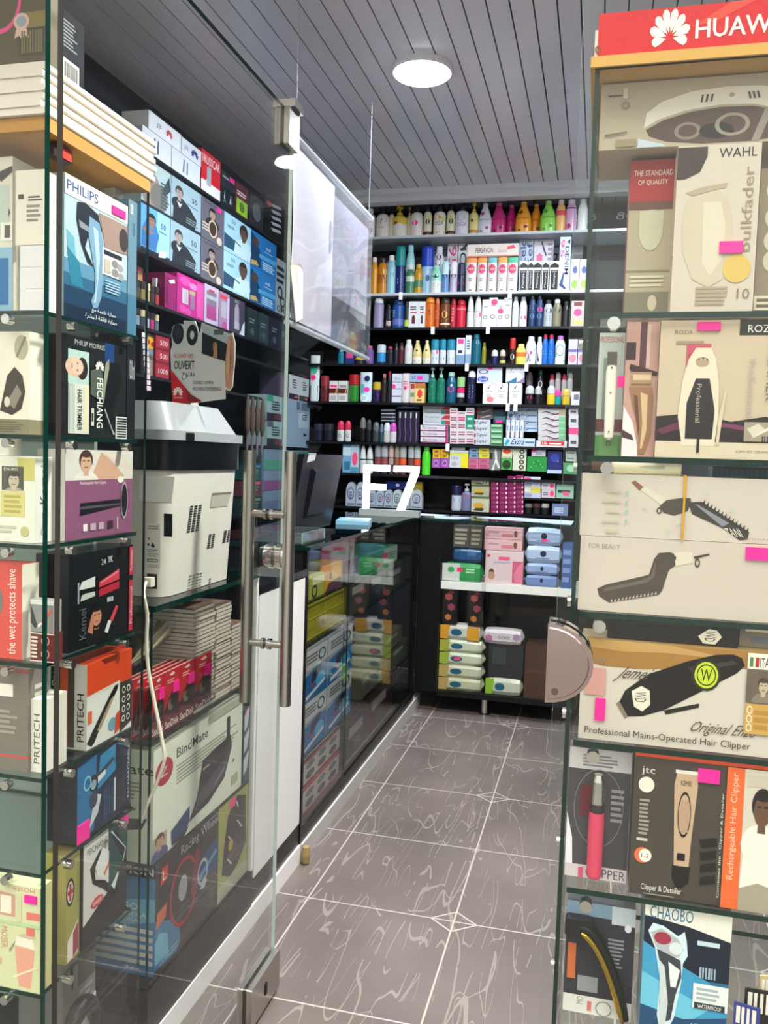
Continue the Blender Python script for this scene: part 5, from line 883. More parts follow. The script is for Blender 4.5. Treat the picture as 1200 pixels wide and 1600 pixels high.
SBt(1, 'capped', 690, 702, 408, '5a86b8', 'b8d8e4', 'lotion_bottle', 'blue bottle with a navy disc and pale cap', art=[('e', '1d2450', .5, .56, .3, .1), ('r', 'd050b0', .25, .22, .75, .32)])
SBt(1, 'capped', 703, 715, 408, 'b0aac0', 'd8d8de', 'lotion_bottle', 'grey-lilac bottle with a navy disc and white cap', art=[('e', '1d2450', .5, .56, .3, .1), ('r', 'b060a0', .25, .22, .75, .32)])
SBt(1, 'capped', 715, 727, 410, '1c2140', '252b4a', 'lotion_bottle', 'navy bottle with a pink sticker beside the soap tubes', art=[('r', 'ff2fa0', .2, .26, .85, .38)])
for i, (x0, x1, c) in enumerate(((728, 745, 'ef9a5a'), (746, 761, 'f0a04a'), (762, 777, '74bcc4'), (778, 793, 'f0aa5a'), (793, 810, '5abf9a'))):
    x, Y, z0, w, h = shelf_pos(x0, x1, 401, 1)
    tube('cream_tube', ORD[i] + ' of five white cream tubes under the long pale carton, ' + ('orange', 'orange', 'aqua', 'orange', 'green')[i] + ' top', (x, Y + .02, z0), w, h, 'd9d3cf', c, art=[('s', 'd83a62', .5, .66, .38, .15, 9), ('t', 'f4dfe2', 'DALIN', .28, .63, .72, .69, 0, 0), ('l', '9a9490', .3, .30, .7, .42, 2), ('r', '5a5a60', .38, .05, .62, .08)], group='cream tubes on the back shelf')
SBx(1, 731, 811, 381, 'dccfc4', 'soap_carton', 'long pale carton with black lettering resting on the cream tubes', [('t', '1b1a1a', 'PERSAVON', .16, .30, .50, .70, 0, .02), ('p', 'e04a6a', [.76, .5, .94, .62, .9, .9, .78, .75]), ('t', 'b08a8a', 'Savon', .6, .3, .76, .6, 0, 0), ('r', 'd07a6a', 0, 0, 1, .08)], bot=400.6, d=.04)
for i, (x0, x1) in enumerate(((812, 825), (826, 834), (834, 847), (848, 858), (860, 874))):
    SBx(1, x0, x1, 408, 'd8dade', 'cologne_box', ORD[i] + ' black-panelled white cologne box from the cream tubes', [('r', '121216', .1, .04, .92, .70), ('p', '121216', [0, .86, .5, .96, 1, .86, 1, .78, 0, .78]), ('t', 'e6e6ea', 'Flamya', .38, .12, .66, .60, 90, .0), ('l', '9a9aa0', .2, .62, .8, .68, 1)], d=.04, group='cologne boxes')
SBx(1, 893, 906, 405, 'cfd6d4', 'wipe_pack', 'first white pack with blue disc and green leaf', [('e', '4a5a9a', .5, .66, .3, .12), ('e', '8ac04a', .5, .2, .38, .14)])
SBx(1, 907, 920, 405, 'd2d8d6', 'wipe_pack', 'second white pack with blue disc and green leaf', [('e', '4a5a9a', .5, .66, .3, .12), ('e', '9ac85a', .5, .2, .38, .14)])
# --- row 3
SBt(2, 'can', 583, 599, 464, '8f86a8', 'c9cad0', 'spray_can', 'lilac spray can with a silver top', art=[('l', 'd0cade', .2, .1, .8, .3, 4)])
SBt(2, 'can', 603, 611, 474, '26262c', '1a1a1e', 'spray_can', 'thin black spray can', bands=((.1, .3, 'b8a8a0'),))
SBt(2, 'can', 612, 631, 466, '1c4a8c', '12305a', 'spray_can', 'wide blue can with white vertical lettering', bands=((.1, .32, '5a6aa8'),), art=[('t', 'c8d4e6', 'PURE', .12, .38, .30, .62, 90)])
SBt(2, 'can', 632, 639, 470, '23282a', '2a2f30', 'spray_can', 'thin dark can with a lime foot', bands=((.06, .30, 'a9c83a'),))
for i, (x0, x1) in enumerate(((639, 655), (655, 665))):
    SBx(2, x0, x1, 471, 'd6d9da', 'shampoo_box', ('wide', 'narrow')[i] + ' white shampoo box with dark red bottle picture', [('p', '5a2030', [.32, .16, .66, .16, .66, .38, .58, .48, .40, .48, .32, .38]), ('l', '5a5a60', .15, .66, .85, .84, 2), ('r', 'c03a4a', .2, .55, .8, .60)])
SBt(2, 'can', 664, 680, 463, 'c8641c', 'd8842a', 'spray_can', 'large orange can', art=[('t', '3a2410', 'LE', .4, .42, .56, .6, 90), ('l', 'e8b060', .2, .1, .8, .24, 2)])
SBt(2, 'can', 680, 687, 465, 'b84a2a', 'c8704a', 'spray_can', 'thin rust red can between two wider cans', art=[('l', 'e8c0a0', .2, .3, .8, .6, 4)])
SBt(2, 'can', 687, 704, 464, '6a3a1c', '3a2a20', 'spray_can', 'brown and gold can', bands=((.1, .16, 'e0d0b0'),), art=[('e', 'd8a850', .5, .44, .24, .12), ('l', 'd8b878', .2, .2, .8, .3, 2)])
SBt(2, 'can', 704, 713, 466, 'a82434', '8a1c2a', 'spray_can', 'thin crimson can', art=[('l', 'e0909a', .3, .2, .6, .7, 5)])
SBt(2, 'can', 713, 728, 467, 'c01f36', 'a01a2c', 'spray_can', 'wide crimson can', bands=((.62, .68, 'e06a7a'),))
for i, (x0, x1) in enumerate(((730, 741), (741, 754))):
    SBt(2, 'point', x0, x1, 461, 'cfd3d4', 'd3d6d8', 'lotion_bottle', ('first', 'second')[i] + ' pointed white bottle', art=[('e', 'ff2f78', .5, .40, .4, .08), ('l', '3a4a3a', .2, .12, .8, .18, 1)] if i else [('l', '6a8a6a', .2, .1, .8, .3, 3)])
for i, (x0, x1, t_) in enumerate(((754, 765, 468), (765, 778, 465), (778, 788, 468), (788, 800, 465))):
    SBx(2, x0, x1, t_, 'd2d6d6', 'cream_box', ORD[i] + ' white cream box after the pointed bottles', [('o', '3a4040', .45, .36, .3, .07, .3), ('l', '8a9292', .2, .7, .8, .78, 1)] + ([('e', 'ff2f78', .6, .85, .4, .1)] if i == 1 else [('e', 'ff2f78', .5, .58, .44, .1)] if i == 2 else []))
for i, (x0, x1) in enumerate(((801, 811), (812, 824))):
    SBt(2, 'shamp', x0, x1, 463, 'cfd3d6', '8a9098', 'shampoo_bottle', ('narrower', 'wider')[i] + ' white bottle with grey cap and typed label', art=[('l', '4a5058', .15, .42, .85, .66, 4)] + ([('e', 'ff2f78', .6, .32, .3, .07)] if i else []))
for i, (x0, x1) in enumerate(((827, 838), (838, 850))):
    SBt(2, 'shamp', x0, x1, 460, '22355a', '1c2436', 'shampoo_bottle', 'navy bottle with pale lettering, ' + ('inner', 'pink-stickered')[i] + ' of the pair', art=[('l', '7a9ac0', .2, .45, .8, .7, 3), ('e', '4a7ab0', .5, .34, .3, .08)] + ([('e', 'ff2fa0', .55, .55, .3, .08)] if i else []))
SBt(2, 'shamp', 850, 864, 468, 'a4aab2', '2a2f3a', 'lotion_bottle', 'grey bottle with a dark disc', art=[('e', '1c2030', .6, .6, .3, .1), ('l', '4a5a6a', .3, .2, .8, .42, 3)])
SBt(2, 'shamp', 864, 878, 467, '7a7660', 'c8c8c4', 'lotion_bottle', 'olive grey bottle with a white cap', art=[('e', '2a2a24', .6, .62, .28, .1)])
SBt(2, 'shamp', 879, 891, 470, '1c1d22', '26272c', 'lotion_bottle', 'black bottle at the end by the tall cabinet')
SBx(2, 893, 914, 470, 'b8a8a4', 'cream_box', 'pinkish box with a pink round sticker by the tall cabinet', [('r', '7a2a34', .2, .8, .8, .95), ('e', 'ff3f80', .5, .55, .3, .14), ('r', 'c8c85a', .2, .1, .9, .24)])
# --- row 4
SBt(3, 'shamp', 527, 537, 546, '1d7288', '5ab8c8', 'lotion_bottle', 'slim teal bottle under the hanging sleeve')
SBx(3, 540, 553, 550, '2a2f70', 'cream_box', 'indigo box with a pink patch under the hanging sleeve', [('r', 'd0447c', .1, .5, .9, .95)])
SBt(3, 'jar', 554, 568, 558, '2a2a30', 'd0b828', 'cream_jar', 'dark jar with a yellow lid under the sleeve\'s lower corner')
SBt(3, 'shamp', 571, 583, 540, '6a4a8a', 'c04a8a', 'lotion_bottle', 'violet bottle with a pink cap')
SBt(3, 'capped', 588, 602, 538, '2a86c0', 'b8c4cc', 'lotion_bottle', 'bright blue bottle with a silver cap', bands=((.0, .12, '1a2a4a'),))
SBt(3, 'shamp', 604, 614, 541, '1c1d26', 'b03a4a', 'lotion_bottle', 'black bottle with a red cap')
SBt(3, 'shamp', 616, 622, 536, '24242a', '2e2e34', 'lotion_bottle', 'thin black bottle beside the wine-coloured one')
SBt(3, 'shamp', 622, 631, 535, '4a1c22', '3a181c', 'lotion_bottle', 'wine-coloured bottle')
SBt(3, 'shamp', 632, 644, 530, 'c6cac8', 'd6d6d6', 'lotion_bottle', 'white bottle with a pink patch', art=[('r', 'f04a8a', .45, .5, .95, .66), ('l', '6a8a6a', .2, .1, .8, .3, 2)])
SBt(3, 'drop', 644, 659, 531, 'c8b878', 'd0c088', 'lotion_bottle', 'cream rounded bottle with a pink sticker', bands=((.0, .30, 'd6d2c4'),), art=[('p', 'ff2fa0', [.25, .30, .8, .30, .55, .5]), ('r', '3a2a22', .3, .1, .75, .16), ('e', '4a3a2a', .5, .58, .12, .05)])
SBt(3, 'drop', 660, 673, 531, 'cdbf84', 'd4c690', 'lotion_bottle', 'cream rounded bottle without a sticker', bands=((.0, .26, 'd6d2c4'),), art=[('r', '3a2a22', .3, .1, .75, .16), ('e', '4a3a2a', .5, .58, .12, .05)])
for i, (x0, x1) in enumerate(((673, 686), (687, 697), (698, 712))):
    SBt(3, 'capped', x0, x1, 530, 'c3ccd2', '23809a', 'mouthwash_bottle', ORD[i] + ' of three white bottles with tall teal caps', art=[('r', '1a4a7a', .35, .18, .75, .28)] + ([('e', 'ff2f90', .5, .5, .4, .1)] if i == 0 else []), group='teal-capped bottles')
SBx(3, 714, 727, 528, '6f8fb0', 'cream_box', 'blue and white box with a pink top patch', [('r', 'c6ccd4', 0, .35, 1, 1), ('r', 'e03a8a', .15, .78, .85, .96), ('r', '1c2a5a', .2, .42, .7, .54)])
SBx(3, 728, 737, 524, '7a98b4', 'cream_box', 'narrow blue and white box next to the teal bottle', [('r', 'c6ccd4', 0, .35, 1, 1), ('l', '4a5a7a', .2, .5, .8, .85, 4)])
SBt(3, 'shamp', 737, 752, 522, '12586c', '1a6a7c', 'shampoo_bottle', 'dark teal bottle')
SBt(3, 'shamp', 753, 760, 535, '7a7a1c', '6a6a1a', 'oil_bottle', 'thin olive bottle')
SBt(3, 'roll', 768, 778, 546, '1c2250', 'c0c4cc', 'perfume_bottle', 'small indigo bottle with a silver top')
SBt(3, 'roll', 781, 790, 546, '2a2a22', 'b8b0a0', 'perfume_bottle', 'small black bottle with a pale top', bands=((.1, .28, 'c8c06a'),))
SBt(3, 'capped', 797, 806, 528, '26201c', 'b82a2a', 'perfume_bottle', 'dark bottle with a tall red cap', art=[('e', 'd8d0c0', .5, .3, .3, .1)])
SBt(3, 'shamp', 806, 822, 537, 'd9cf62', 'e0d878', 'shampoo_bottle', 'lemon yellow bottle with an orange label', bands=((.38, .60, 'e8703a'),))
SBt(3, 'shamp', 822, 838, 525, 'd0d6dc', 'c8d0d8', 'shampoo_bottle', 'white and navy swirled bottle with a pink dot', art=[('p', '1c2c5a', [.2, .1, .5, .1, .9, .5, .9, .75, .5, .75, .3, .4]), ('e', 'ff2f80', .35, .42, .3, .08)])
SBt(3, 'shamp', 839, 848, 526, 'd0d6dc', 'c8d0d8', 'shampoo_bottle', 'slim white and navy swirled bottle', art=[('p', '22386a', [.2, .1, .5, .1, .9, .5, .9, .75, .5, .75, .3, .4])])
for i, (x0, x1) in enumerate(((848, 857), (857, 867))):
    SBt(3, 'shamp', x0, x1, 522, '1f62b4', 'b02a4a', 'shampoo_bottle', ('first', 'second')[i] + ' blue bottle with a crimson cap', art=[('l', '7ab0e0', .2, .2, .8, .5, 3)])
SBt(3, 'shamp', 868, 884, 524, 'd3dcdc', 'a86ab0', 'shampoo_bottle', 'white bottle with a teal swirl and violet cap', art=[('p', '1a6a6a', [.05, .5, .2, .3, .6, .18, .95, .16, .95, .08, .4, .1, .1, .25]), ('o', '3a8a9a', .5, .5, .36, .2, .16)])
SBx(3, 889, 903, 530, 'b9b4c8', 'cream_box', 'lilac carton with a rosy lower picture by the tall cabinet', [('e', 'c07a8a', .5, .25, .4, .16), ('r', '5a5a9a', 0, .5, 1, .6)])
SBx(3, 904, 918, 530, 'b4b0c6', 'cream_box', 'last lilac carton beyond its twin', [('e', 'c07a8a', .5, .25, .4, .16), ('r', '5a5a9a', 0, .5, 1, .6)])
# --- row 5
x, Y, z0, w, h = shelf_pos(484, 499, 555, 4, 0)
tube('cream_tube', 'white tube with a green disc by the corner of the two shelf units', (x, Y + .02, z0), w, h, 'c8d4d4', 'd0d8d8', art=[('e', '3ab89a', .5, .70, .3, .1), ('e', 'ff2f90', .4, .52, .26, .06), ('r', '2a3a3a', .1, .05, .9, .35)])
SBt(4, 'capped', 500, 513, 587, '5a1c24', '8a2a34', 'hair_dye_bottle', 'dark red bottle beside the two hair colour boxes')
for i, (x0, x1) in enumerate(((515, 528), (529, 543))):
    SBx(4, x0, x1, 595, 'cfcfca', 'hair_dye_box', ('first', 'second')[i] + ' white hair colour box with a brown hair picture', [('r', '5a1c1c', 0, .40, 1, .64), ('p', 'c89a3a', [.7, .4, .85, .64, .95, .6, .85, .4]), ('r', 'f03a8a' if i == 0 else '8a8a88', .1, .68, .9, .8), ('l', '8a8a88', .1, .08, .9, .3, 3)])
SBt(4, 'jar', 544, 560, 585, '2a7a2c', '9c1c22', 'gel_jar', 'green gel jar with a large red lid', art=[('r', 'c03a3a', .35, .56, .75, .62), ('l', '5ab05a', .2, .15, .8, .4, 3)])
x, Y, z0, w, h = shelf_pos(562, 581, 581, 4, 0)
tube('cream_tube', 'white cream tube with two navy discs and a pink dot', (x, Y + .02, z0), w, h, 'b8cfd8', 'c8d8dc', art=[('e', '1a1e50', .62, .78, .22, .1), ('e', 'ff2fb0', .6, .42, .26, .08), ('o', 'e4eef0', .4, .14, .3, .12, .35), ('r', '5aa8a8', .1, .3, .4, .6)])
SBt(4, 'jar', 582, 594, 597, '241c4a', 'b89a2a', 'cream_jar', 'indigo jar with a golden lid', art=[('p', 'c02a8a', [.3, .2, .8, .3, .6, .45])])
SBt(4, 'shamp', 596, 604, 584, '2a2224', 'b06a6a', 'lotion_bottle', 'dark bottle with a dusty pink cap')
SBt(4, 'shamp', 605, 612, 580, '1c1c20', '8a1c2a', 'lotion_bottle', 'slim black bottle with a crimson cap')
SBx(4, 613, 628, 584, 'c3c6d2', 'cream_box', 'white and lilac striped carton', [('r', '5a5a80', 0, .70, 1, .72), ('r', '8a8ab0', 0, .46, 1, .5), ('r', '5a5a80', 0, .2, 1, .24), ('e', 'e02a80', .2, .56, .2, .08), ('t', '6a8a90', 'NIVEA', .2, .78, .9, .88)])
x, Y, z0, w, h = shelf_pos(628, 641, 583, 4, 0)
tube('cream_tube', 'white tube with pink lettering', (x, Y + .02, z0), w, h, 'cfc6c8', 'd0c8c8', art=[('l', 'e06a8a', .2, .45, .8, .75, 4), ('e', 'd0305a', .45, .5, .16, .06)])
SBx(4, 641, 649, 598, 'bfb49a', 'soap_box', 'narrow tan box with red and green stripes', [('r', 'a0323a', .1, .7, .9, .95), ('r', '6a8a5a', .1, .3, .9, .5)])
SBx(4, 649, 664, 598, 'd8c070', 'soap_box', 'yellow box with a red square', [('r', 'b06a3a', 0, .72, 1, 1), ('s', 'd8303a', .5, .46, .3, .24, 8), ('r', '5a3a22', .2, .1, .7, .18)])
SBx(4, 640, 670, 584, '8fa4c0', 'soap_box', 'blue-lilac carton with a pink patch lying across two boxes', [('r', 'e03aa0', .4, .25, .7, .7), ('l', '5a6a90', .1, .3, .38, .7, 2)], bot=597, d=.05)
for i, (x0, x1) in enumerate(((669, 682), (682, 696))):
    SBt(4, 'pump', x0, x1, 574, '176a55', '9fc8b8', 'soap_bottle', ('first', 'second')[i] + ' green pump bottle', art=[('p', '9fd0bc', [.25, .66, .75, .66, .5, .46]), ('l', '4a9a80', .25, .1, .75, .3, 2)])
SBt(4, 'shamp', 697, 713, 581, '15506c', '9fc8c0', 'mouthwash_bottle', 'deep blue bottle with a magenta flower', art=[('s', 'b83a8a', .5, .46, .34, .12, 6), ('e', 'd0d0c0', .55, .58, .1, .04)])
SBt(4, 'jar', 714, 726, 589, '1c1c1e', '8ab87a', 'spray_bottle', 'small black bottle with a pale green top', bands=((.42, .6, 'e02a70'), (.24, .40, 'b8b8b8')))
SBt(4, 'can', 730, 744, 579, '1a1c3a', 'd0d4d8', 'spray_can', 'navy can with a white cap', art=[('l', '8a90b0', .3, .15, .7, .6, 5)])
SBx(4, 746, 785, 573, 'c2c0d2', 'toothbrush_box', 'pale toothbrush carton with blue ovals lying on two white boxes', [('r', 'b8d0e0', .5, .2, 1, .8), ('o', '3a4a8a', .25, .72, .2, .14, .3), ('e', '2a4aa0', .24, .24, .22, .18), ('t', 'e6eaf4', 'Oral-B', .08, .16, .40, .32), ('r', 'ff2fa0', .42, .85, .6, 1)], bot=598.5, d=.05)
for i, (x0, x1) in enumerate(((755, 774), (774, 794), (796, 816))):
    SBx(4, x0, x1, 599, 'cfd2d2', 'deodorant_box', ORD[i] + ' of three white boxes with a black tick', [('p', '1c1c20', [.38, .78, .46, .70, .62, .94, .58, .95, .46, .78, .42, .84]), ('t', '4a4a50', 'Rexona', .25, .60, .78, .68), ('l', 'a8acac', .3, .3, .8, .5, 2)] + ([('e', 'f07a78', .62, .22, .3, .14)] if i == 0 else []), group='white boxes with a tick')
for i, (x0, x1) in enumerate(((791, 808), (808, 820))):
    SBx(4, x0, x1, 570, 'cdd0d6', 'deodorant_box', ('first', 'second')[i] + ' upper white box with a tick and slanted blue foot', [('p', ('2a6a9a', '8a6a9a')[i], [0, 0, 1, 0, 1, .36, .4, .12]), ('p', '1c1c20', [.44, .82, .5, .76, .62, .95, .59, .96, .5, .82, .46, .86]), ('t', '5a5a68', 'Rexona', .25, .64, .8, .72)], bot=598, d=.05)
SBt(4, 'roll', 822, 833, 579, '2a2428', '5a5058', 'deodorant_roller', 'dark roll-on standing behind the pink-stickered black bottle', dy=.05)
SBt(4, 'roll', 821, 835, 602, '1c161c', 'b8b8ba', 'deodorant_roller', 'black roll-on with a pink sticker and pale cap', art=[('r', 'ff2f80', .3, .3, .7, .46)])
SBt(4, 'roll', 836, 846, 603, '1d1c20', 'b0b0b2', 'deodorant_roller', 'black roll-on with a pale cap beside the pink-stickered one')
SBt(4, 'shamp', 840, 850, 578, '202428', '1c5a4a', 'deodorant_roller', 'black bottle with white rings and a green cap', dy=.05, art=[('o', 'd0d0d4', .5, .6, .3, .1, .3), ('o', 'd0d0d4', .5, .36, .3, .1, .3)])
SBt(4, 'roll', 855, 868, 602, 'd2b42a', 'b8bcc0', 'deodorant_roller', 'yellow roll-on with a grey cap')
SBt(4, 'roll', 867, 877, 608, '1a8a8c', 'e03a90', 'deodorant_roller', 'teal roll-on with a pink cap')
SBt(4, 'roll', 879, 891, 607, 'c8a822', 'd0b050', 'deodorant_roller', 'mustard roll-on with a mustard cap')
for i, (x0, x1) in enumerate(((859, 867), (868, 877), (878, 886), (887, 896))):
    SBt(4, 'can', x0, x1, 584 - 3 * (i % 2), 'b8b4b6', 'c03a5a' if i in (0, 2) else 'c4c8c4', 'spray_can', ORD[i] + ' small silver can of the raised rear row', dy=.07, group='small silver cans')
SBx(4, 893, 906, 612, 'c8c8d0', 'cream_box', 'white box with a grey mark near the tall cabinet', [('r', '6a6a78', .3, .4, .9, .8)])
# --- row 6
for i, (x0, x1) in enumerate(((526, 537), (538, 548))):
    SBt(5, 'roll', x0, x1, 657, 'c3c3c2', 'c02a4e', 'deodorant_roller', ('first', 'second')[i] + ' white roll-on with a cherry red cap', art=[('t', '2a2a2c', 'IQ', .3, .16, .7, .38)])
for i, (x0, x1, t_, c, k, ds) in enumerate(((490, 503, 662, '1a1a2a', '24243a', 'squat blue-black jar at the corner'), (504, 520, 662, '15161e', '24262e', 'squat black jar beside the cherry-capped roll-ons'), (562, 571, 652, '121214', '6a6a6a', 'slim black bottle with a grey cap'), (572, 580, 655, '16161a', '3a3a3e', 'slim black bottle with a charcoal cap'), (582, 592, 659, '3a3d44', '5a5e66', 'charcoal roll-on'), (593, 599, 662, '2a4450', '5a7480', 'thin slate roll-on'))):
    SBt(5, 'roll' if i > 1 else 'jar', x0, x1, t_, c, k, 'deodorant_roller' if i > 1 else 'cream_jar', ds)
for i, (x0, x1, k) in enumerate(((599, 609, 'c8ccd2'), (609, 619, 'c04aa8'))):
    SBt(5, 'roll', x0, x1, 660, 'b8b4ac' if i == 0 else 'c0bcc4', k, 'deodorant_roller', ('pale roll-on with a white cap', 'pale roll-on with an orchid cap')[i], art=[('l', '6a6a6a', .2, .1, .8, .4, 4)])
for i in range(4):
    SBx(5, 595, 619, 638 + 5.4 * i, '23262e', 'dental_box', ORD[i] + ' dark dental box from the top of the small pile', [('r', 'b8bcc8', .05, .3, .95, .55), ('o', '8a90a0', .8, .5, .1, .3, .3)], bot=638 + 5.4 * (i + 1), d=.05, dy=.045)
SBx(5, 620, 656, 629, '1c3a5c', 'dental_box', 'blue dental carton with white swooshes over the toothbrushes', [('p', 'c8d8e8', [.05, .3, .3, .7, .7, .6, .95, .9, .7, .45, .3, .5])], bot=639, dy=.045)
x, Y, z0, w, h = shelf_pos(621, 655, 642, 5)
t = thing('toothbrush_card', 'dark card of four purple and white toothbrushes', 'toothbrush pack', (x, Y + .01, z0))
B().box(-w / 2, .006, 0, w / 2, .009, h, M('1e1a26', .4)).build('backing_card', t)
for i in range(4):
    b = B(); xx = -w / 2 + w * (i + .5) / 4; b.tube([(xx, .0, h * .04), (xx + .003, 0, h * .3), (xx - .003, -.002, h * .55), (xx, 0, h * .95)], [.003, .004, .003, .0035], M('6a4a90', .4), 8); o = b.build('toothbrush', t)
    B().box(xx - .004, -.008, h * .78, xx + .004, -.002, h * .95, M('c8c8d4', .6)).build('bristle_head', o)
e_wh = [('t', '5a6a7a', 'Parodontax', .08, .35, .60, .75, 0, 0), ('r', '2a8a80', .66, .1, .82, .9), ('r', 'b8323a', .82, .1, 1, .9)]
for i in range(4): SBx(5, 661, 704, 632 + 8 * i, 'b9c0c4', 'toothpaste_box', ORD[i] + ' grey-white toothpaste box with teal and red ends, counted downwards', e_wh if i % 2 else [('t', '5a6a7a', 'Parodontax', .08, .35, .60, .75, 0, 0), ('p', 'b83a3a', [.64, .1, 1, .1, 1, .9, .8, .9])], bot=632 + 8 * (i + 1), dy=.04, group='grey-white toothpaste boxes')
for i in range(3): SBx(5, 657, 700, 664.5 + 9.3 * i, 'c8c4cc', 'toothpaste_box', ORD[i] + ' white toothpaste box with purple edge in front of the grey-white ones, counted downwards', [('t', '4a2a4a', 'Parodontax', .1, .35, .62, .8, 0, 0), ('r', '7a1f4a', 0, 0, 1, .2), ('r', 'a03a6a', .90, .2, 1, 1), ('r', 'b8b4c0', .66, .4, .86, .7)], bot=664.5 + 9.3 * (i + 1), d=.035, full=ORD[i] + ' purple-edged white toothpaste box, counted downwards in the front pile', group='purple-edged toothpaste boxes')
cl = ['c8c4c6', 'd83a5c', 'c6c2c4', '1f7f68', 'c4bcc0', 'cac6c8']
for j, (x0, x1) in enumerate(((703, 715), (715, 728), (728, 741))):
    for i in range(5):
        top = 637 + 11.3 * i - (0 if j != 1 else -6 if i == 0 else 0)
        c = ['c8c4c6', 'c8b8bc', 'c4c0c4', 'c9c5c8', 'c8c2c6'][i] if not (j == 2 and i in (1, 2)) else '1f7f68'
        SBx(5, x0, x1, top, c, 'toothpaste_box', 'd', [('r', '9c2a4a', .1, .2, .9, .36), ('r', ('e03a6a' if j == 1 and i == 1 else '8a6a78'), .1, .5, .9, .72)] if c != '1f7f68' else [('r', '9fd0c0', .2, .3, .8, .6)], bot=637 + 11.3 * (i + 1), d=.08, full='end of a toothpaste box in the ' + ('first', 'middle', 'last')[j] + ' column of the block, ' + ORD[i] + ' downwards', group='block of toothpaste box ends')
for i in range(3): SBx(5, 745, 771, 629 + 8.6 * i, '5a5458', 'toothpaste_box', ORD[i] + ' dull grey toothpaste box of the rear pile, counted downwards', [('p', 'a8a0a4', [.2, .2, .8, .8, .9, .6, .4, .2]), ('r', '8a3a3a', 0, .2, .12, .8)], bot=629 + 8.6 * (i + 1), dy=.05)
for i in range(4): SBx(5, 741, 766, 655.5 + 9.9 * i, 'b7bcc2', 'toothpaste_box', ORD[i] + ' toothpaste box with bold dark lettering, counted downwards', [('t', '1c3050', 'Signal', .14, .22, .80, .85, 0, .02), ('r', '7a2a3a', 0, .2, .1, .8)], bot=655.5 + 9.9 * (i + 1), d=.04, full=ORD[i] + ' toothpaste box with bold navy lettering, counted downwards', group='navy-lettered toothpaste boxes')
for i in range(4): SBx(5, 766.5, 785, 663 + 8.4 * i, '6fa07c', 'toothpaste_box', 'x', [('r', '2a5a3a', .05, .2, .95, .45), ('r', 'a8c8a8', .1, .6, .9, .8)], bot=663 + 8.4 * (i + 1), d=.04, full=ORD[i] + ' leaf green toothpaste box, counted downwards', group='green toothpaste boxes')
SBx(5, 771.5, 792, 640, '24424c', 'toothpaste_box', 'dark teal toothpaste carton behind the green ones', [('r', '3a6a74', .1, .2, .9, .5), ('r', 'ff2fa0', .2, .05, .7, .25)], bot=662, dy=.05)
for i in range(4): SBx(5, 793, 840, 634.5 + 10 * i, 'aebccb', 'toothpaste_box', 'x', [('t', '1c3c7a', 'Extra', .22, .2, .68, .9, 0, .02, .2), ('r', '4a7aa8', .7, .4, .98, .6), ('e', '2a6a9a', .1, .5, .07, .3)], bot=634.5 + 10 * (i + 1), dy=.045, d=.05, full=ORD[i] + ' pale blue toothpaste box with slanted lettering, counted downwards', group='pale blue toothpaste boxes')
SBx(5, 787, 836, 684.5, 'b4c4d0', 'toothpaste_box', 'long pale blue toothpaste box lying in front with slanted lettering', [('t', '1a3464', 'Extra', .22, .2, .64, .9, 0, .02, .2), ('p', '2a9ab0', [.02, .2, .12, .9, .2, .6, .1, .1]), ('r', '3a6aa0', .7, .4, .98, .6)], d=.035)
for i in range(4):
    x, Y, z0, w, h = shelf_pos(791 + 7.2 * i, 797.5 + 7.2 * i, 656, 5, .008); zq = at(805, 684, Y=BY + .012).z
    tube('whitening_tube', ORD[i] + ' small white tube with a red foot standing on the lying blue box', (x, Y + .008, zq), w, at(800, 656, Y=Y).z - zq, 'c6ccd4', 'b8c0d0', art=[('r', 'a02a44', .05, .02, .95, .3), ('l', '5a6aa0', .3, .4, .7, .7, 3)], d=.018, group='small white tubes')
for i in range(6): SBx(5, 841, 884, 631 + 9.5 * i, 'b8b6b4', 'toothpaste_box', 'x', [('p', '4a2a48', [.1, .5, .3, .8, .6, .35, .9, .55, .88, .35, .6, .15, .3, .6]), ('p', '7a3a5a', [.3, .35, .5, .2, .7, .2, .5, .1]), ('r', '6aa878' if i > 1 else 'a89878', .76, .08, 1, .92)], bot=631 + 9.5 * (i + 1), d=.06, full=ORD[i] + ' toothpaste box with wavy purple lines, counted downwards', group='wavy-lined toothpaste boxes')
SBx(5, 838, 886, 688.5, 'c8c8cc', 'toothpaste_box', 'white toothpaste box with a red strip under the wavy-lined pile', [('r', 'b8262e', .15, .25, .92, .9), ('t', 'f0d8d8', '24h', .18, .35, .36, .8, 0, .02), ('l', 'f0d8d8', .42, .35, .86, .75, 1)])
for i in range(4): SBx(5, 889, 904, 631 + 17 * i, 'c0bcc2', 'toothpaste_box', 'x', [('r', '4a4a54', .2, .3, .8, .6)] + ([('r', 'f0407a', 0, .2, 1, .8)] if i == 2 else []), bot=631 + 17 * (i + 1), full=ORD[i] + ' white box of the end pile by the tall cabinet, counted downwards', group='end pile of white boxes')
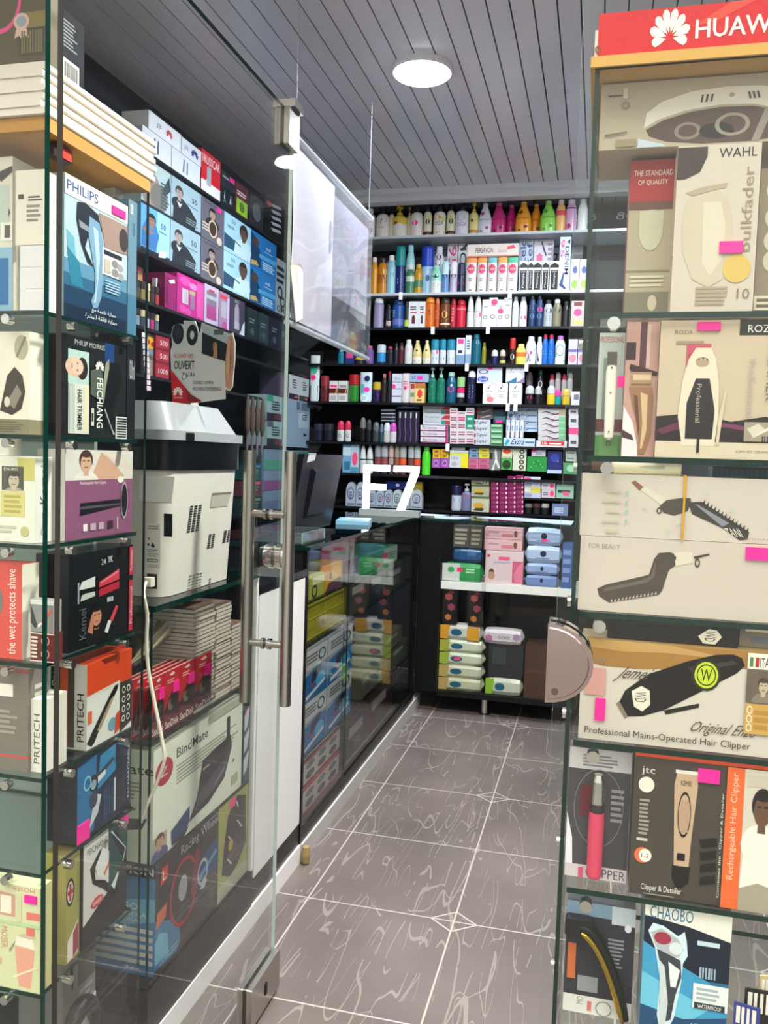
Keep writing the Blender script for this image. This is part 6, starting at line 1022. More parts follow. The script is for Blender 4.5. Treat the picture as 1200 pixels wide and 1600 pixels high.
# --- row 7
SBx(6, 536, 549, 692, '6a9ab8', 'cream_box', 'blue box with a pale top', [('r', 'b0c8d4', 0, .6, 1, .9), ('r', '2a6a8a', .2, .1, .9, .4)])
SBx(6, 549, 561, 694, 'a0b8c4', 'cream_box', 'pale blue box with a pink bottle picture', [('e', 'e04a70', .5, .5, .36, .24), ('r', '4a8aa0', 0, 0, 1, .2)])
for i, (x0, x1) in enumerate(((562, 572), (572, 583))):
    SBt(6, 'point', x0, x1, 687, 'bfc3c2', 'c9cccc', 'lotion_bottle', ('first', 'second')[i] + ' pointed white bottle with a black collar', bands=((.46, .5, '2a2a2c'),), art=[('l', 'a05a60' if i else '6a7078', .2, .1, .8, .42, 3)])
for i, (x0, x1, c, k) in enumerate(((585, 595, '3a2a2c', '8a9094'), (595, 606, '32343a', '9aa0a4'), (607, 615, '4a3a3a', 'b89a90'), (616, 624, '4a3a34', '8a8478'), (624, 635, '5a3a30', '9aa09c'), (637, 647, '3e3a38', '9aa4a4'), (647, 657, '4a3430', 'a4acac'))):
    SBt(6, 'capped', x0, x1, 694, c, k, 'shaving_spray', ORD[i] + ' in the row of dark spray cans with grey caps', bands=((.34, .56, ('7a3a3c', '8a4440', 'a08a84', '8a4a3a', 'd0502a', '6a4438', 'd04a2c')[i]),), art=[('l', 'c0c0c4', .2, .1, .8, .2, 1)], group='row of dark spray cans')
SBt(6, 'shamp', 659, 673, 695, '4cc22c', '6ad84a', 'lotion_bottle', 'bright green bottle', art=[('l', '1c6a1c', .2, .3, .8, .5, 2)])
for i, (x0, x1) in enumerate(((676, 688), (688.5, 701))):
    for k, (a, c) in enumerate(((702, 709), (709.3, 716))):
        SBx(6, x0, x1, a, 'd0a622', 'soap_box', 'x', [('e', '8a5a1a', .5, .5, .3, .3)], bot=c, d=.04, full=('upper', 'lower')[k] + ' golden soap box of the ' + ('first', 'second')[i] + ' pair over the purple soaps', group='golden soap boxes')
for i, (x0, x1) in enumerate(((675, 688), (688.5, 702))): SBx(6, x0, x1, 716.3, '8a4a98', 'soap_box', ('first', 'second')[i] + ' purple soap box with a round flower', [('e', 'b07ab8', .5, .5, .3, .36), ('e', '6a2a78', .5, .5, .18, .2)], d=.05, bot=731)
SBx(6, 703, 732, 703.5, 'b9bcbc', 'tissue_box', 'white box with a yellow end and band', [('r', 'c8c83a', 0, .72, 1, .84), ('r', 'd0c41c', .62, 0, 1, .72), ('t', '3a5a4a', 'Libre', .1, .48, .45, .64), ('e', '9a9ea0', .25, .2, .16, .14)], bot=731)
SBx(6, 706, 727, 694, 'b0b8b8', 'tissue_box', 'small white box on the yellow-ended one', [('l', '7a8488', .1, .3, .8, .7, 2)], bot=703, d=.05)
for k, (a, c) in enumerate(((700, 708), (708.3, 716))):
    for i, (x0, x1) in enumerate(((733, 748), (748.5, 765))): SBx(6, x0, x1, a, ('6a8aa8', 'c8bc3a')[i], 'soap_box', 'x', [('r', ('2a3a4a', '7a7a2a')[i], .3, .3, .8, .6)], bot=c, d=.05, full=('upper', 'lower')[k] + (' slate blue', ' yellow')[i] + ' soap box standing over the rosy pink ones', group='slate and yellow soap boxes')
for k, (a, c) in enumerate(((716.3, 724), (724.3, 732.5))):
    for i, (x0, x1) in enumerate(((732, 748), (748.5, 765))): SBx(6, x0, x1, a, 'b8607e', 'soap_box', 'x', [('l', '8a3a5a', .1, .2, .9, .8, 2)], bot=c, d=.05, full=('upper', 'lower')[k] + ' rosy pink soap box, ' + ('nearer the yellow-ended box', 'nearer the grey photo box')[i], group='rosy pink soap boxes')
SBx(6, 766, 783, 698, '6a6a68', 'soap_box', 'box with a black and white photo', [('p', 'c8c8c4', [.2, 0, .5, .5, .4, .95, .6, .95, .7, .5, 1, .1, .8, .1, .55, .4, .4, 0]), ('r', '1c1c1e', 0, .5, .25, .8)], bot=735)
SBx(6, 784, 801, 699, '4a9a4c', 'soap_box', 'green and cream soap box with a red top patch', [('r', 'c8c8a8', 0, .55, 1, 1), ('e', 'd04a2c', .5, .88, .4, .12), ('t', '2a6a2c', 'DABUR', .1, .50, .9, .64), ('e', '1c3a1c', .5, .24, .4, .22)], bot=734)
SBx(6, 802, 823, 699, 'c0c4b0', 'soap_box', 'pale box with a column of four dark rings', [('r', 'a8a06a', .55, 0, .62, 1)] + [('o', '2a2a24', .66, .88 - .24 * i, .2, .1, .5) for i in range(4)], bot=735.5)
SBx(6, 824, 855, 713.5, '23823a', 'soap_box', 'bright green speckled carton', [('e', '5ac06a', .2 + .12 * i, .3 + .1 * ((i * 3) % 5), .03, .05) for i in range(6)] + [('t', '0c4a1c', '71', .4, .4, .6, .7)], bot=737)
SBx(6, 831, 853, 698, 'b8bcc0', 'soap_box', 'pink-cornered white carton on the green speckled one', [('r', 'ff2fa0', 0, .65, .35, 1), ('l', '7a8088', .3, .2, .9, .6, 2)], bot=713)
SBx(6, 856, 879, 705, '1c2460', 'soap_box', 'navy carton with a rosy label', [('r', 'c86a7a', .4, .52, .75, .68), ('r', 'a8b4cc', 0, 0, 1, .16), ('e', '2c3a90', .5, .7, .3, .2)], bot=740)
for i in range(2): SBx(6, 884, 901, 703 + 9 * i, 'a8b0a8', 'soap_box', ('upper', 'lower')[i] + ' pale green box of the end pile', [('l', '5a6a60', .1, .3, .9, .7, 1)], bot=703 + 9 * (i + 1))
SBx(6, 881, 904, 723, '4a8a5a', 'soap_box', 'green box under the two pale end boxes', [('e', '8ac09a', .5, .5, .3, .3)], bot=741)
# --- row 8
for i, (x0, x1, c) in enumerate(((541, 556, '9aa4b0'), (557, 569, 'a0aab8'), (575, 587, '9aa8b4'), (588, 600, '9aa8b4'), (601, 613, '9aa8b4'), (614, 628, 'a4b0b0'), (629, 641, 'a0aab0'), (642, 660, 'a0a8ac'))):
    x, Y, z0, w, h = shelf_pos(x0, x1, 753 + (0 if i < 2 else 12), 7)
    n = 8; o_ = [(-w / 2, 0), (w / 2, 0), (w / 2, h * .6)] + [(w / 2 * math.cos(PI * k / n), h * .6 + h * .4 * math.sin(PI * k / n)) for k in range(1, n)] + [(-w / 2, h * .6)]
    b = B(); b.prism([(p[0], .05, p[1]) for p in o_][::-1], [(p[0], 0, p[1]) for p in o_][::-1], M(c, .4))
    b.art([('o', '3a4a7a', 0.5, .52, .34, .26, .2), ('l', '8a3a5a' if i in (3, 4) else '4a5a6a', .34, .30, .66, .62, 3), ('r', '5a6a80', .1, .04, .9, .12)], lambda u, v, q: (-w / 2 + w * u, -q, h * v))
    tag(b.build('pad_pack', None, (x, Y, z0)), ORD[i] + ' arch-topped grey pack in the row behind the glowing sign', 'pack', 'arch-topped packs')
SBx(7, 603, 634, 752, '1a2a78', 'tissue_box', 'navy carton on the arched packs behind the glowing sign', [('e', 'd0d4e0', .6, .5, .1, .2)], bot=764, dy=.06)
SBx(7, 636, 660, 753, 'b09a2a', 'tissue_box', 'mustard carton behind the arched packs', None, bot=770, dy=.06)
SBt(7, 'jar', 705, 721, 759, 'a8b4c0', '1a1a3a', 'cream_jar', 'white jar with a tall indigo lid beside the pump bottle', art=[('r', 'd0305a', .2, .1, .8, .28), ('r', '2a5a6a', .3, .36, .8, .5)])
SBt(7, 'pump', 721, 737, 756, '6a6a8c', 'c8c8cc', 'soap_bottle', 'violet-grey pump bottle with a pink sticker', art=[('r', 'e8307a', .3, .46, .75, .60), ('l', '4a4a68', .2, .1, .8, .36, 4)])
for i, (a, c, col) in enumerate(((736, 758, '8a8a68'), (758.5, 776, '9a9a80'), (776.5, 803, 'b0ae96'))):
    SBx(7, 737, 765, a, col, 'herb_box', ('upper', 'middle', 'lower')[i] + ' olive and cream herbal box of the pile of three', [('p', '3a3a1c', [.1, .2, .4, .5, .7, .3, .9, .5, .6, .15]), ('r', 'd0ccb4', .55, .45, .95, .95) if i == 0 else ('e', 'b8922a', .4, .5, .3, .16), ('o', '2a2a1c', .75, .68, .16, .2, .5) if i == 0 else ('r', '5a5a3a', 0, .9, 1, 1)], bot=c, d=.07)
for j, (x0, x1, y0) in enumerate(((767, 779, 752), (780, 793, 745), (793.5, 806, 737), (806.5, 818, 735))):
    n = 7 + (j > 0) + (j > 1) * 1
    for i in range(n):
        a = y0 + (803 - y0) * i / n; c = y0 + (803 - y0) * (i + 1) / n
        SBx(7, x0, x1, a + .5, '8a1f58', 'cigarette_box', 'x', [('e', 'e0c8d4', .86, .55, .1, .26), ('r', '5a1238', .1, .2, .7, .8), ('r', 'b04a80', .2, .4, .6, .6)], bot=c, d=.06, full=ORD[i] + ' magenta box downwards in the ' + ORD[j] + ' column beside the herbal boxes', group='magenta boxes in columns')
zs = at(850, 779, Y=BY).z
b = B(); xa = at(818.6, 779, Y=BY).x; b.box(xa, BY - .005, zs - .012, BX1, YB - .031, zs - .001, M('14151a', .3)); tag(b.build('shelf_board'), 'short dark shelf board over the dark jars by the tall cabinet', 'shelf')
for i in range(5): SBx(7, 819.5, 845, 737 + 8.2 * i, ('c4c8d0', 'c9ba3a', 'b8bccc', 'c9ba3a', 'b0b4c8')[i], 'medicine_box', 'x', [('l', '6a6a90', .1, .25, .5, .75, 1), ('r', ('ff2f90', 'c4c8d0', '8a8aa8', 'c4c8d0', '8a8aa8')[i], .02, .15, .4, .85)], bot=737 + 8.2 * (i + 1), full=ORD[i] + ' white or yellow medicine box of the tidy pile, counted downwards', group='pile of medicine boxes', z=None)
for i in range(3): SBx(7, 846.5, 868, 737 + 13.7 * i, ('b0a8c0', 'c8c4c8', 'b8b4b8')[i], 'medicine_box', 'x', [('e', 'e03a6a', .75, .5, .16, .34), ('l', '6a5a7a', .08, .25, .55, .7, 2)], bot=737 + 13.7 * (i + 1), full=('top', 'middle', 'bottom')[i] + ' of three lilac-white boxes with a pink spot')
for i in range(2): SBx(7, 869.5, 897, 736 + 21.4 * i, ('2c6a44', '8ab09a')[i], 'medicine_box', ('dark green', 'pale green')[i] + ' carton by the tall cabinet', [('r', '1c3a2a', .1, .4, .8, .6), ('r', 'd84a80', .4, .2, .75, .5)] if i else [('l', '6ab07a', .1, .2, .9, .7, 3)], bot=736 + 21.4 * (i + 1))
for i in range(3): SBt(7, 'jar', 820 + 13 * i, 832 + 13 * i, 787, '1c1a1c', ('6a6a66', '5a3034', 'a8a8a0')[i], 'cream_jar', ('grey-lidded', 'maroon-lidded', 'pale-lidded')[i] + ' dark jar under the short shelf board')
SBx(7, 863, 888, 787, '6a7aa0', 'tissue_pack', 'blue soft pack under the short shelf board', [('l', 'b0b8d0', .1, .2, .8, .7, 3)])
# tall printed cartons standing behind the second row
SBx(1, 700, 716, 374, 'd6d4da', 'cologne_carton', 'tall white carton with a pink number behind the soap tubes', [('t', 'd0478a', '95', .1, .55, .9, .95, -90, .02), ('r', '5a5a78', .2, .1, .4, .5)], dy=.14, d=.05)
SBx(1, 717, 732, 374, 'd2d6dc', 'cologne_carton', 'tall white carton with black letters behind the soap tubes', [('t', '23262e', 'IC', .15, .62, .85, .9, -90, .03), ('p', '23262e', [.3, .9, .9, 1, .9, .94, .4, .84])], dy=.14, d=.05)
SBx(1, 812, 834, 371, 'bcc8dc', 'cologne_carton', 'pale blue carton with navy script behind the cologne boxes', [('t', '24407c', 'Lek', .05, .55, .5, .98, 90, .02), ('t', '24407c', 'Ref', .55, .5, .95, .95, 90, .02)], dy=.11, d=.05)
SBx(1, 835, 866, 371, 'd3cfd8', 'cologne_carton', 'white carton with a pink flower behind the cologne boxes', [('p', '4a4664', [.35, .95, .42, .96, .66, .72, .62, .68, .5, .78]), ('s', 'e06a98', .3, .66, .18, .1, 6), ('l', '9a94a8', .7, .6, .95, .95, 4)], dy=.11, d=.05)
SBx(1, 875.5, 893, 370, 'c6d0e2', 'cologne_carton', 'tall pale carton with dark vertical lettering', [('t', '2a3a58', 'DENIM', .5, .30, .86, .82, -90, .025), ('t', 'd0478a', '95', .06, .62, .44, .96, -90, .02), ('p', '24407c', [.05, .1, .4, .34, .5, .34, .4, .12, .7, .05, .6, .02]), ('p', '1c2430', [.5, .88, .95, .96, .9, .86, .7, .9])], d=.05)

# ================================================================ side wall shelves: cartons face the aisle
XW = LX + .006
def WB(x0, yb, x1, yt, name, label, col, art=None, dep=.13, z=None, zt=None, group=None, sides=None, tags=(), X=None, cat='box'):
    q = PS(x0, yb, x1, yt, XW if X is None else X, dep, z if z is None else z + .0006)
    if zt is not None: q['h'] = zt - q['loc'][2]
    return carton(name, label, cat, **q, col=col, art={'F': art} if art else None, sides=sides, group=group, tags=tags)
z0 = LZ[0]
wl = lambda c: [('p', c, [.36, .2, .42, .2, .44, .8, .40, .82]), ('p', c, [.5, .2, .55, .2, .55, .75, .51, .8])]
WB(222, 246, 267.5, 220, 'phone_box', 'lower white carton with two dark strokes on the topmost side shelf', 'c9ccd4', wl('3a3c48'), z=z0, zt=z0 + .10, sides={'L': 'b8bcc6'})
WB(268.5, 258, 313, 236, 'phone_box', 'lower white carton with grey strokes beside the red side-shelf carton', 'c6cad3', wl('6a6c78'), z=z0, zt=z0 + .10)
WB(232, 210, 283, 180, 'phone_box', 'upper white carton with a red petal logo on the topmost side shelf', 'd0d3da', [('f', 'b83a4a', .62, .42, .10, .3), ('t', '4a4e5a', 'JB', .22, .35, .38, .65, 0, .01)], z=z0 + .102, zt=z0 + .182, sides={'L': 'd8d9dc'})
WB(284, 210, 315, 190, 'phone_box', 'upper white carton with a dark blue round logo on the topmost side shelf', 'c9cdd6', [('f', '24306a', .66, .40, .18, .34), ('t', '7a7e8a', 'JB', .12, .35, .34, .65, 0, 0)], z=z0 + .102, zt=z0 + .178)
WB(314, 300, 344, 250, 'phone_box', 'red and white carton with a grey device on the topmost side shelf', 'c01f2e', [('r', 'd8d4d8', 0, 0, 1, .28), ('p', 'd8d4d8', [0, .28, .2, .28, .5, .5, .4, .3]), ('r', '9aa0a6', .28, .2, .5, .66), ('t', 'eddde0', '1RUSSCAR', .05, .70, .95, .9, 0, .01)], z=z0, zt=z0 + .20)
WB(345, 310, 367, 275, 'phone_box', 'black carton with small pale figures beside the red and white one', '1a1f26', [('l', '8a929a', .1, .8, .6, .9, 1), ('r', 'd0308a', .6, .82, .95, .96), ('p', 'a8b0b4', [.2, .2, .3, .2, .28, .5]), ('p', 'a8b0b4', [.6, .15, .75, .15, .7, .45]), ('p', '3a6a5a', [.1, .1, .4, .1, .3, .2])], z=z0, zt=z0 + .17)
WB(368, 315, 388, 280, 'phone_box', 'dark red carton with a lime picture on the topmost side shelf', '54202c', [('r', '8ab82c', .08, .06, .92, .52), ('e', '4a6a1c', .5, .3, .2, .16), ('l', 'd0b8bc', .1, .62, .9, .78, 2)], z=z0, zt=z0 + .17)
WB(390, 330, 412, 300, 'phone_box', 'charcoal carton beside the dark red and lime one', '2a2c32', [('e', '5a5e66', .5, .5, .3, .3)], z=z0, zt=z0 + .17)
WB(413, 336, 446, 290, 'speaker_box', 'black carton with silver fanned shapes near the ceiling lamp', '17181e', [('p', 'b8bcc4', [.3, .9 - .16 * i, .75, .99 - .16 * i, .8, .92 - .16 * i, .4, .84 - .16 * i]) for i in range(5)] + [('e', 'c03a44', .2, .85, .12, .06)], z=z0, zt=z0 + .22)
# headset cartons, two courses on one shelf
zz = LZ[1]; hh = .197
def cover(kind):
    if kind == 'blue': return '5f9fd0', [('r', '8fbce0', .55, .1, 1, 1), ('p', '2a6aa8', [.02, .1, .5, .1, .62, .45, .5, .66, .2, .72, .04, .5]), ('h', .36, .72, .13, .13, '8a6a5a', '17181c', '2a72b0'), ('p', '8a6a5a', [.04, .46, .3, .4, .5, .5, .3, .5, .08, .54]), ('r', '3a68a0', .1, .1, .52, .42), ('t', '2a3a6a', '50', .68, .66, .84, .78, 0, .02), ('l', '4a6a9a', .6, .56, .95, .6, 1), ('r', '1a1e2a', 0, 0, 1, .08), ('p', 'c8d0d8', [.6, .0, .85, .05, .9, .2, .62, .16])]
    if kind == 'grey': return '8fa6b2', [('p', '23282e', [.06, .04, .8, .06, .85, .3, .6, .5, .35, .62, .1, .5]), ('h', .26, .70, .12, .13, '9a8a84', '3a3230', '20242a'), ('p', 'c8d0d6', [.18, .5, .28, .36, .36, .5, .3, .46]), ('t', '2a3038', '50', .68, .66, .86, .78, 0, .02), ('l', '5a6a74', .5, .54, .95, .58, 1), ('l', '6a7a84', .5, .1, .9, .26, 3), ('r', '1a1e24', 0, 0, 1, .06)]
    if kind == 'dark': return '5c5a66', [('h', .48, .70, .15, .12, '9a8478', '1a1618', '2a2426'), ('e', '3a2a22', .48, .36, .16, .2), ('o', 'c8b090', .5, .34, .2, .22, .2), ('l', 'b8a8a0', .04, .2, .34, .42, 3), ('e', 'c8b8a8', .8, .12, .12, .1), ('l', '4a4854', .1, .9, .9, .96, 1)]
    if kind == 'pale': return '9fc8dc', [('p', '2a4a66', [0, .1, .4, .1, .45, .38, 0, .46]), ('h', .72, .70, .15, .2, '5a463e', '2a221e', 'c8d8dc'), ('p', 'bcd8e0', [.35, .06, 1, .04, 1, .5, .66, .46, .6, .3, .4, .38]), ('p', '1e2228', [.36, .40, .62, .34, .6, .31, .36, .37]), ('t', '4a6a84', '50', .25, .8, .40, .9, 0, 0), ('l', '5a7a90', .1, .64, .4, .72, 2)]
    return '1f6fb0', [('p', '123a5e', [0, .05, .4, .05, .35, .5, .1, .9, 0, .95]), ('e', '4a3a30', .16, .72, .13, .14), ('t', 'd0e4f0', 'nd', .58, .68, .74, .78, 0, .01), ('l', '9ac4e0', .5, .58, .9, .62, 1), ('l', 'a8c8dc', .45, .06, .95, .3, 4), ('p', '4a9ac8', [.3, .45, 1, .5, 1, .36, .3, .34]), ('p', 'b89a5a', [0, .04, .3, .08, .2, .2, 0, .16])]
for k, (x0, x1, kind, ds) in enumerate(((219.5, 265, 'blue', 'man in blue'), (266, 313, 'grey', 'woman in black'), (314, 349, 'dark', 'seated dancer'), (350, 391.5, 'pale', 'head in profile'), (392.5, 432, 'sea', 'deep blue sea scene'))):
    for c in (0, 1):
        col, art = cover(kind)
        if kind == 'blue' and c: col, art = '9fb2b4', [('e', '8a7a72', .3, .4, .35, .4), ('e', '6a6660', .6, .3, .3, .3), ('p', '2a3438', [.7, .5, .95, .9, 1, .6, .8, .4]), ('l', '3a4a50', .65, .1, .95, .7, 8), ('r', '1a1e22', 0, 0, 1, .05)]
        WB(x0, 390, x1, 320, 'headset_carton', ('lower', 'upper')[c] + ' headset carton with a ' + ds + (' on its cover' if not (kind == 'blue' and c) else ' column mate under the topmost shelf'), col, art, z=zz + c * (hh + .002), zt=zz + c * (hh + .002) + hh, group=None, tags=[('F', .66, .84, .84, .95)] if kind == 'dark' and c else ())
WB(433, 400, 447, 350, 'book_box', 'grey carton with black ornamental print beside the sea scene cartons', '8a98a0', [('l', '1a1e22', .0, .55, 1, .9, 3), ('o', '1a1e22', .4, .4, .3, .12, .4), ('o', '1a1e22', .7, .24, .3, .1, .4), ('t', '14161a', 'OM', .1, .04, .9, .16, 0, .02)], z=zz, zt=zz + .33)
# gift packs
zp = LZ[2]
WB(276, 483, 318, 424, 'gift_set', 'hot pink gift set with silver tubes under the headset cartons', 'b8287e', [('e', 'd84a9c', .3, .85, .2, .1), ('e', 'e07ab8', .6, .8, .16, .08), ('r', '9a8a98', .18, .28, .42, .66), ('c', 'c8bcc4', .2, .28, .42, .66, 3), ('r', 'a89a6a', .45, .58, .66, .68), ('r', '8a6a88', .48, .2, .64, .58), ('e', 'd0489a', .2, .14, .12, .1), ('s', 'c84a98', .4, .1, .14, .1, 6), ('r', 'd04a98', .72, .05, .98, .95)], z=zp, zt=zp + .185)
WB(257, 480, 275, 436, 'gift_set', 'plain magenta pack beside the hot pink gift set', '8c1c5c', [('p', 'd0d0d8', [.3, .8, .8, .9, .9, .8, .5, .74]), ('r', '6a1446', .1, .1, .3, .9)], z=zp, zt=zp + .16)
WB(319, 497, 341, 430, 'gift_set', 'white window pack with a pink foot next to the hot pink gift set', 'b8a8c0', [('r', '7a6a80', .15, .12, .85, .85), ('r', 'b03a48', .3, .84, .7, .90), ('r', 'a0427e', .15, .12, .85, .48), ('r', 'a8acb4', .15, .64, .85, .74)], z=zp, zt=zp + .192)
WB(342, 500, 358, 446, 'gift_set', 'slim pink and silver pack with a red top label', '9a7a98', [('r', 'a8a4b0', .2, .3, .7, .75), ('r', 'd0384a', .1, .82, .8, .92), ('e', 'b04a88', .6, .1, .3, .1), ('r', 'c8a8d0', .78, 0, 1, .9)], z=zp, zt=zp + .188)
WB(359, 512, 382, 446, 'gift_set', 'dark carton with a pale bottle and a torn white corner', '3c3848', [('p', '9a8ca0', [.3, .2, .6, .2, .6, .7, .52, .85, .38, .85, .3, .7]), ('r', 'a8a0ac', .3, .12, .62, .34), ('p', 'b8c4d0', [.6, 0, 1, 0, 1, .45, .85, .3, .75, .1]), ('t', 'c8c8d4', 'SC', .3, .88, .6, .96, 0, 0)], z=zp, zt=zp + .185)
for k, (x0, x1, c, ds) in enumerate(((386, 402, '1c2a2c', 'greenish black'), (404, 420, '22343a', 'slate'), (422, 436, '141c26', 'midnight'), (438, 450, '1f2a3a', 'ink blue'))):
    WB(x0, 520, x1, 460, 'perfume_box', ds + ' carton in the dim stretch of the side shelf beyond the gift sets', c, [('l', '5a6a70', .2, .5, .8, .7, 2), ('e', '3a4a50', .5, .25, .2, .12)], z=zp, zt=zp + .17)
# nail polish in three short rows nearest the entrance
for r_, (zr, cols, nm) in enumerate(((LZ[2] + .0, ('6a5a3a', '4a4a3a', '8a7a4a', 'b09a6a', '3a3a30', 'a83a44', '5a4a3a'), 'upper'), (LZ[3] , ('c8ccd0', '7a8a98', '3a4450', '9aa4b0', 'b03a70', '5a6a7a'), 'lower'))):
    for i, c in enumerate(cols):
        y = 3.30 + .041 * i
        bottle('jar', 'nail_polish', ORD[i] + ' nail polish from the entrance in the ' + nm + ' short row of the side shelf', 'bottle', (XW - .03, y, zr + .0006), .016, .085 if r_ == 0 else .078, c, '2a2624' if (i + r_) % 3 else 'c8b890', rot=PI / 2, group='nail polish rows', n=10)
bz = LZ[2] + .088
for i in range(4):
    y = 3.30 + .05 * i
    carton('card_pack', ORD[i] + ' gilt pack from the entrance standing behind the upper nail polish', 'box', (XW - .09, y, LZ[2] + .0006), .044, .02, .165, PI / 2, ('5a4a2a', '7a6a3a', '3a3428', 'a83a4a')[i], {'F': [('c', 'b8a468', .1, .6, .9, .9, 4), ('r', 'd0d0d4' if i == 3 else '2a2620', .1, .2, .9, .5)]}, group='gilt packs')
carton('tag_pack', 'white pack with a black bird mark and pink lower half by the gift sets', 'box', (XW - .045, 3.535, LZ[2] + .0006), .05, .02, .13, PI / 2, 'd0d4d8', {'F': [('p', '16181c', [.1, .7, .5, .62, .95, .9, .6, .8, .3, .88]), ('r', 'f03a8a', .1, .2, .9, .45)]})
# cards, tags and small packs lower down
zq = LZ[4]
WB(243, 590, 264, 507, 'card_strip', 'red price strip with three printed numbers beside the open sign', 'a02a3a', [('t', 'e0c8cc', '500', .3, .78, .85, .90, 0, .01), ('t', 'e0c8cc', '500', .3, .46, .85, .58, 0, .01), ('t', 'e0c8cc', '1000', .2, .10, .9, .22, 0, .01), ('r', '7a1c2a', 0, .66, 1, .72), ('r', '7a1c2a', 0, .34, 1, .4)], z=zq, zt=zq + .188, dep=.01)
WB(226, 590, 242, 505, 'card_pack', 'tan pack with a yellow and red round badge and dark lettering', '8a7a6c', [('e', 'c8a02a', .5, .78, .46, .14), ('e', 'b02a2a', .3, .8, .16, .06), ('e', 'b02a2a', .7, .76, .16, .06), ('t', '1c1c1e', 'SEE', .3, .40, .95, .52, 0, .02), ('r', '6a8090', 0, .5, 1, .62)], z=zq, zt=zq + .188, dep=.02, X=XW - .012)
t = thing('tag_strip', 'hanging strip of small pink and white tags near the tall cabinet\'s rear edge', 'tag strip', (XW + .008, at(226, 520, X=XW + .008).y, 0))
za, zb_ = at(226, 520, X=XW + .008).z, at(232, 612, X=XW + .008).z
for i in range(10):
    z1 = za + (zb_ - za) * i / 10; z2 = za + (zb_ - za) * (i + .8) / 10
    b = B(); o_ = .004 * i; b.box(-.0008, -.022 + o_, z2, .0008, .022 + o_, z1, M('d8cfd6' if i < 6 else 'd8c0cc', .5)); b.build('tag', t)
b = B(); b.tube([(-.001, 0, za + .03), (-.001, .01, (za + zb_) / 2), (-.001, .034, zb_)], .001, M('b8b0b4', .5), 5); b.build('string', t)
for i, (px, c, k) in enumerate(((246, '2a3a7a', 'c83a6a'), (256, '1c3a6a', 'c8d0d8'), (264, '2a4a8a', 'b83a5a'))):
    p = at(px, 610, X=XW - .03); bottle('roll', 'glue_bottle', ('pink', 'white', 'red')[i] + '-capped small blue bottle behind the open sign', 'bottle', (XW - .03, p.y, LZ[5] + .0006), .020, .155, c, k, rot=PI / 2)
# hair brushes on the side shelf, wipes and box stack by the corner
for i, px in enumerate((376, 384, 392, 400)):
    p = at(px, 640, X=XW - .01); t = thing('hair_brush', ORD[i] + ' brown hair brush hanging from the side shelf, counted from the open sign', 'brush', (XW + .032, p.y, 0), 0, 'hanging hair brushes')
    b = B(); b.tube([(0, 0, 1.82), (0, 0, 1.76), (0, 0, 1.72), (0, 0, 1.64), (0, 0, 1.60)], [.006, .013, .017, .015, .006], M('5a4a40', .5), 10); b.build('brush_head', t)
    b = B(); b.tube([(0, 0, 1.6), (0, 0, 1.55), (0, 0, 1.49)], [.006, .009, .006], M('6a5a60' if i < 2 else '7a6a78', .4), 8); b.build('handle', t)
WB(403, 625, 416, 600, 'label_pack', 'small white rounded pack beside the hanging brushes', 'a8b0b0', [('l', '7a8284', .2, .3, .8, .7, 1)], z=1.76, zt=1.82, dep=.02) if False else None
zc = LZ[5]
for i, (yb, yt) in enumerate(((690, 648), (645, 602))):
    WB(417, yb, 440, yt, 'wipe_carton', ('lower', 'upper')[i] + ' pale green wipe carton of the pair by the tall white boxes', '8fa8a6', [('r', '1a2028', 0, 0, 1, .3), ('r', '5a2a34', .5, .05, 1, .25), ('l', '2a3438', .3, .4, .9, .8, 4), ('r', '2a8a6a' if i else '4a5a5e', 0, .75, .4, 1)], z=zc + .155 * i, zt=zc + .155 * i + .153)
WB(441, 690, 483, 600, 'appliance_carton', 'big pale blue-grey carton with a printed info panel at the shelf corner', '7f95a6', [('c', '28323c', .5, .80, .62, .97, 3), ('l', '28323c', .66, .8, .95, .97, 6), ('o', '1c242c', .72, .52, .1, .06, .4), ('r', '9ab0bc', .55, .42, .95, .74), ('l', '2a343e', .7, .58, .93, .72, 4), ('e', '28323c', .82, .28, .06, .03), ('r', '6a8294', 0, 0, .06, 1)], z=zc, zt=zc + .31)
for i in range(2):
    WB(452 + 16 * i, 590, 467 + 16 * i, 556, 'wipe_carton', ('first', 'second')[i] + ' upright white carton on the big pale blue-grey one', 'a8b4b4', [('r', '16181c', 0, 0, 1, .22), ('l', '3a4448', .35, .45, .8, .85, 4), ('r', 'b04a50', .6, .06, .9, .16)], z=zc + .312, zt=zc + .312 + .155)
WB(436, 590, 451, 556, 'wipe_carton', 'dark violet carton beside the upright white cartons', '3a3448', [('l', '5a5468', .2, .2, .8, .8, 4)], z=zc + .312, zt=zc + .46)
zw = LZ[6]
for i, (c, k, ds) in enumerate((('44546c', '5a6a86', 'slate blue'), ('5c6478', '7a4a78', 'lilac'), ('3f7468', '4a8a78', 'green'))):
    WB(411, 800, 482, 750, 'wipe_carton', ('bottom', 'middle', 'top')[i] + ' wipe carton with a navy hexagon, ' + ds + ', by the monitor', '6d8296', [('r', k, 0, .0, .42, .5), ('p', c, [.6, 0, 1, 0, 1, 1, .7, .8]), ('p', '18244a', [.42, .4, .50, .72, .72, .76, .82, .5, .74, .22, .5, .18]), ('t', 'b8c8d8', 'Pampo', .48, .40, .76, .60, 0, .01)] + ([('p', '2a7a5a', [.5, .9 - .12 * q_, 1, .98 - .12 * q_, 1, .93 - .12 * q_, .6, .86 - .12 * q_]) for q_ in range(3)] if i == 2 else []), z=zw + .127 * i, zt=zw + .127 * i + .125)
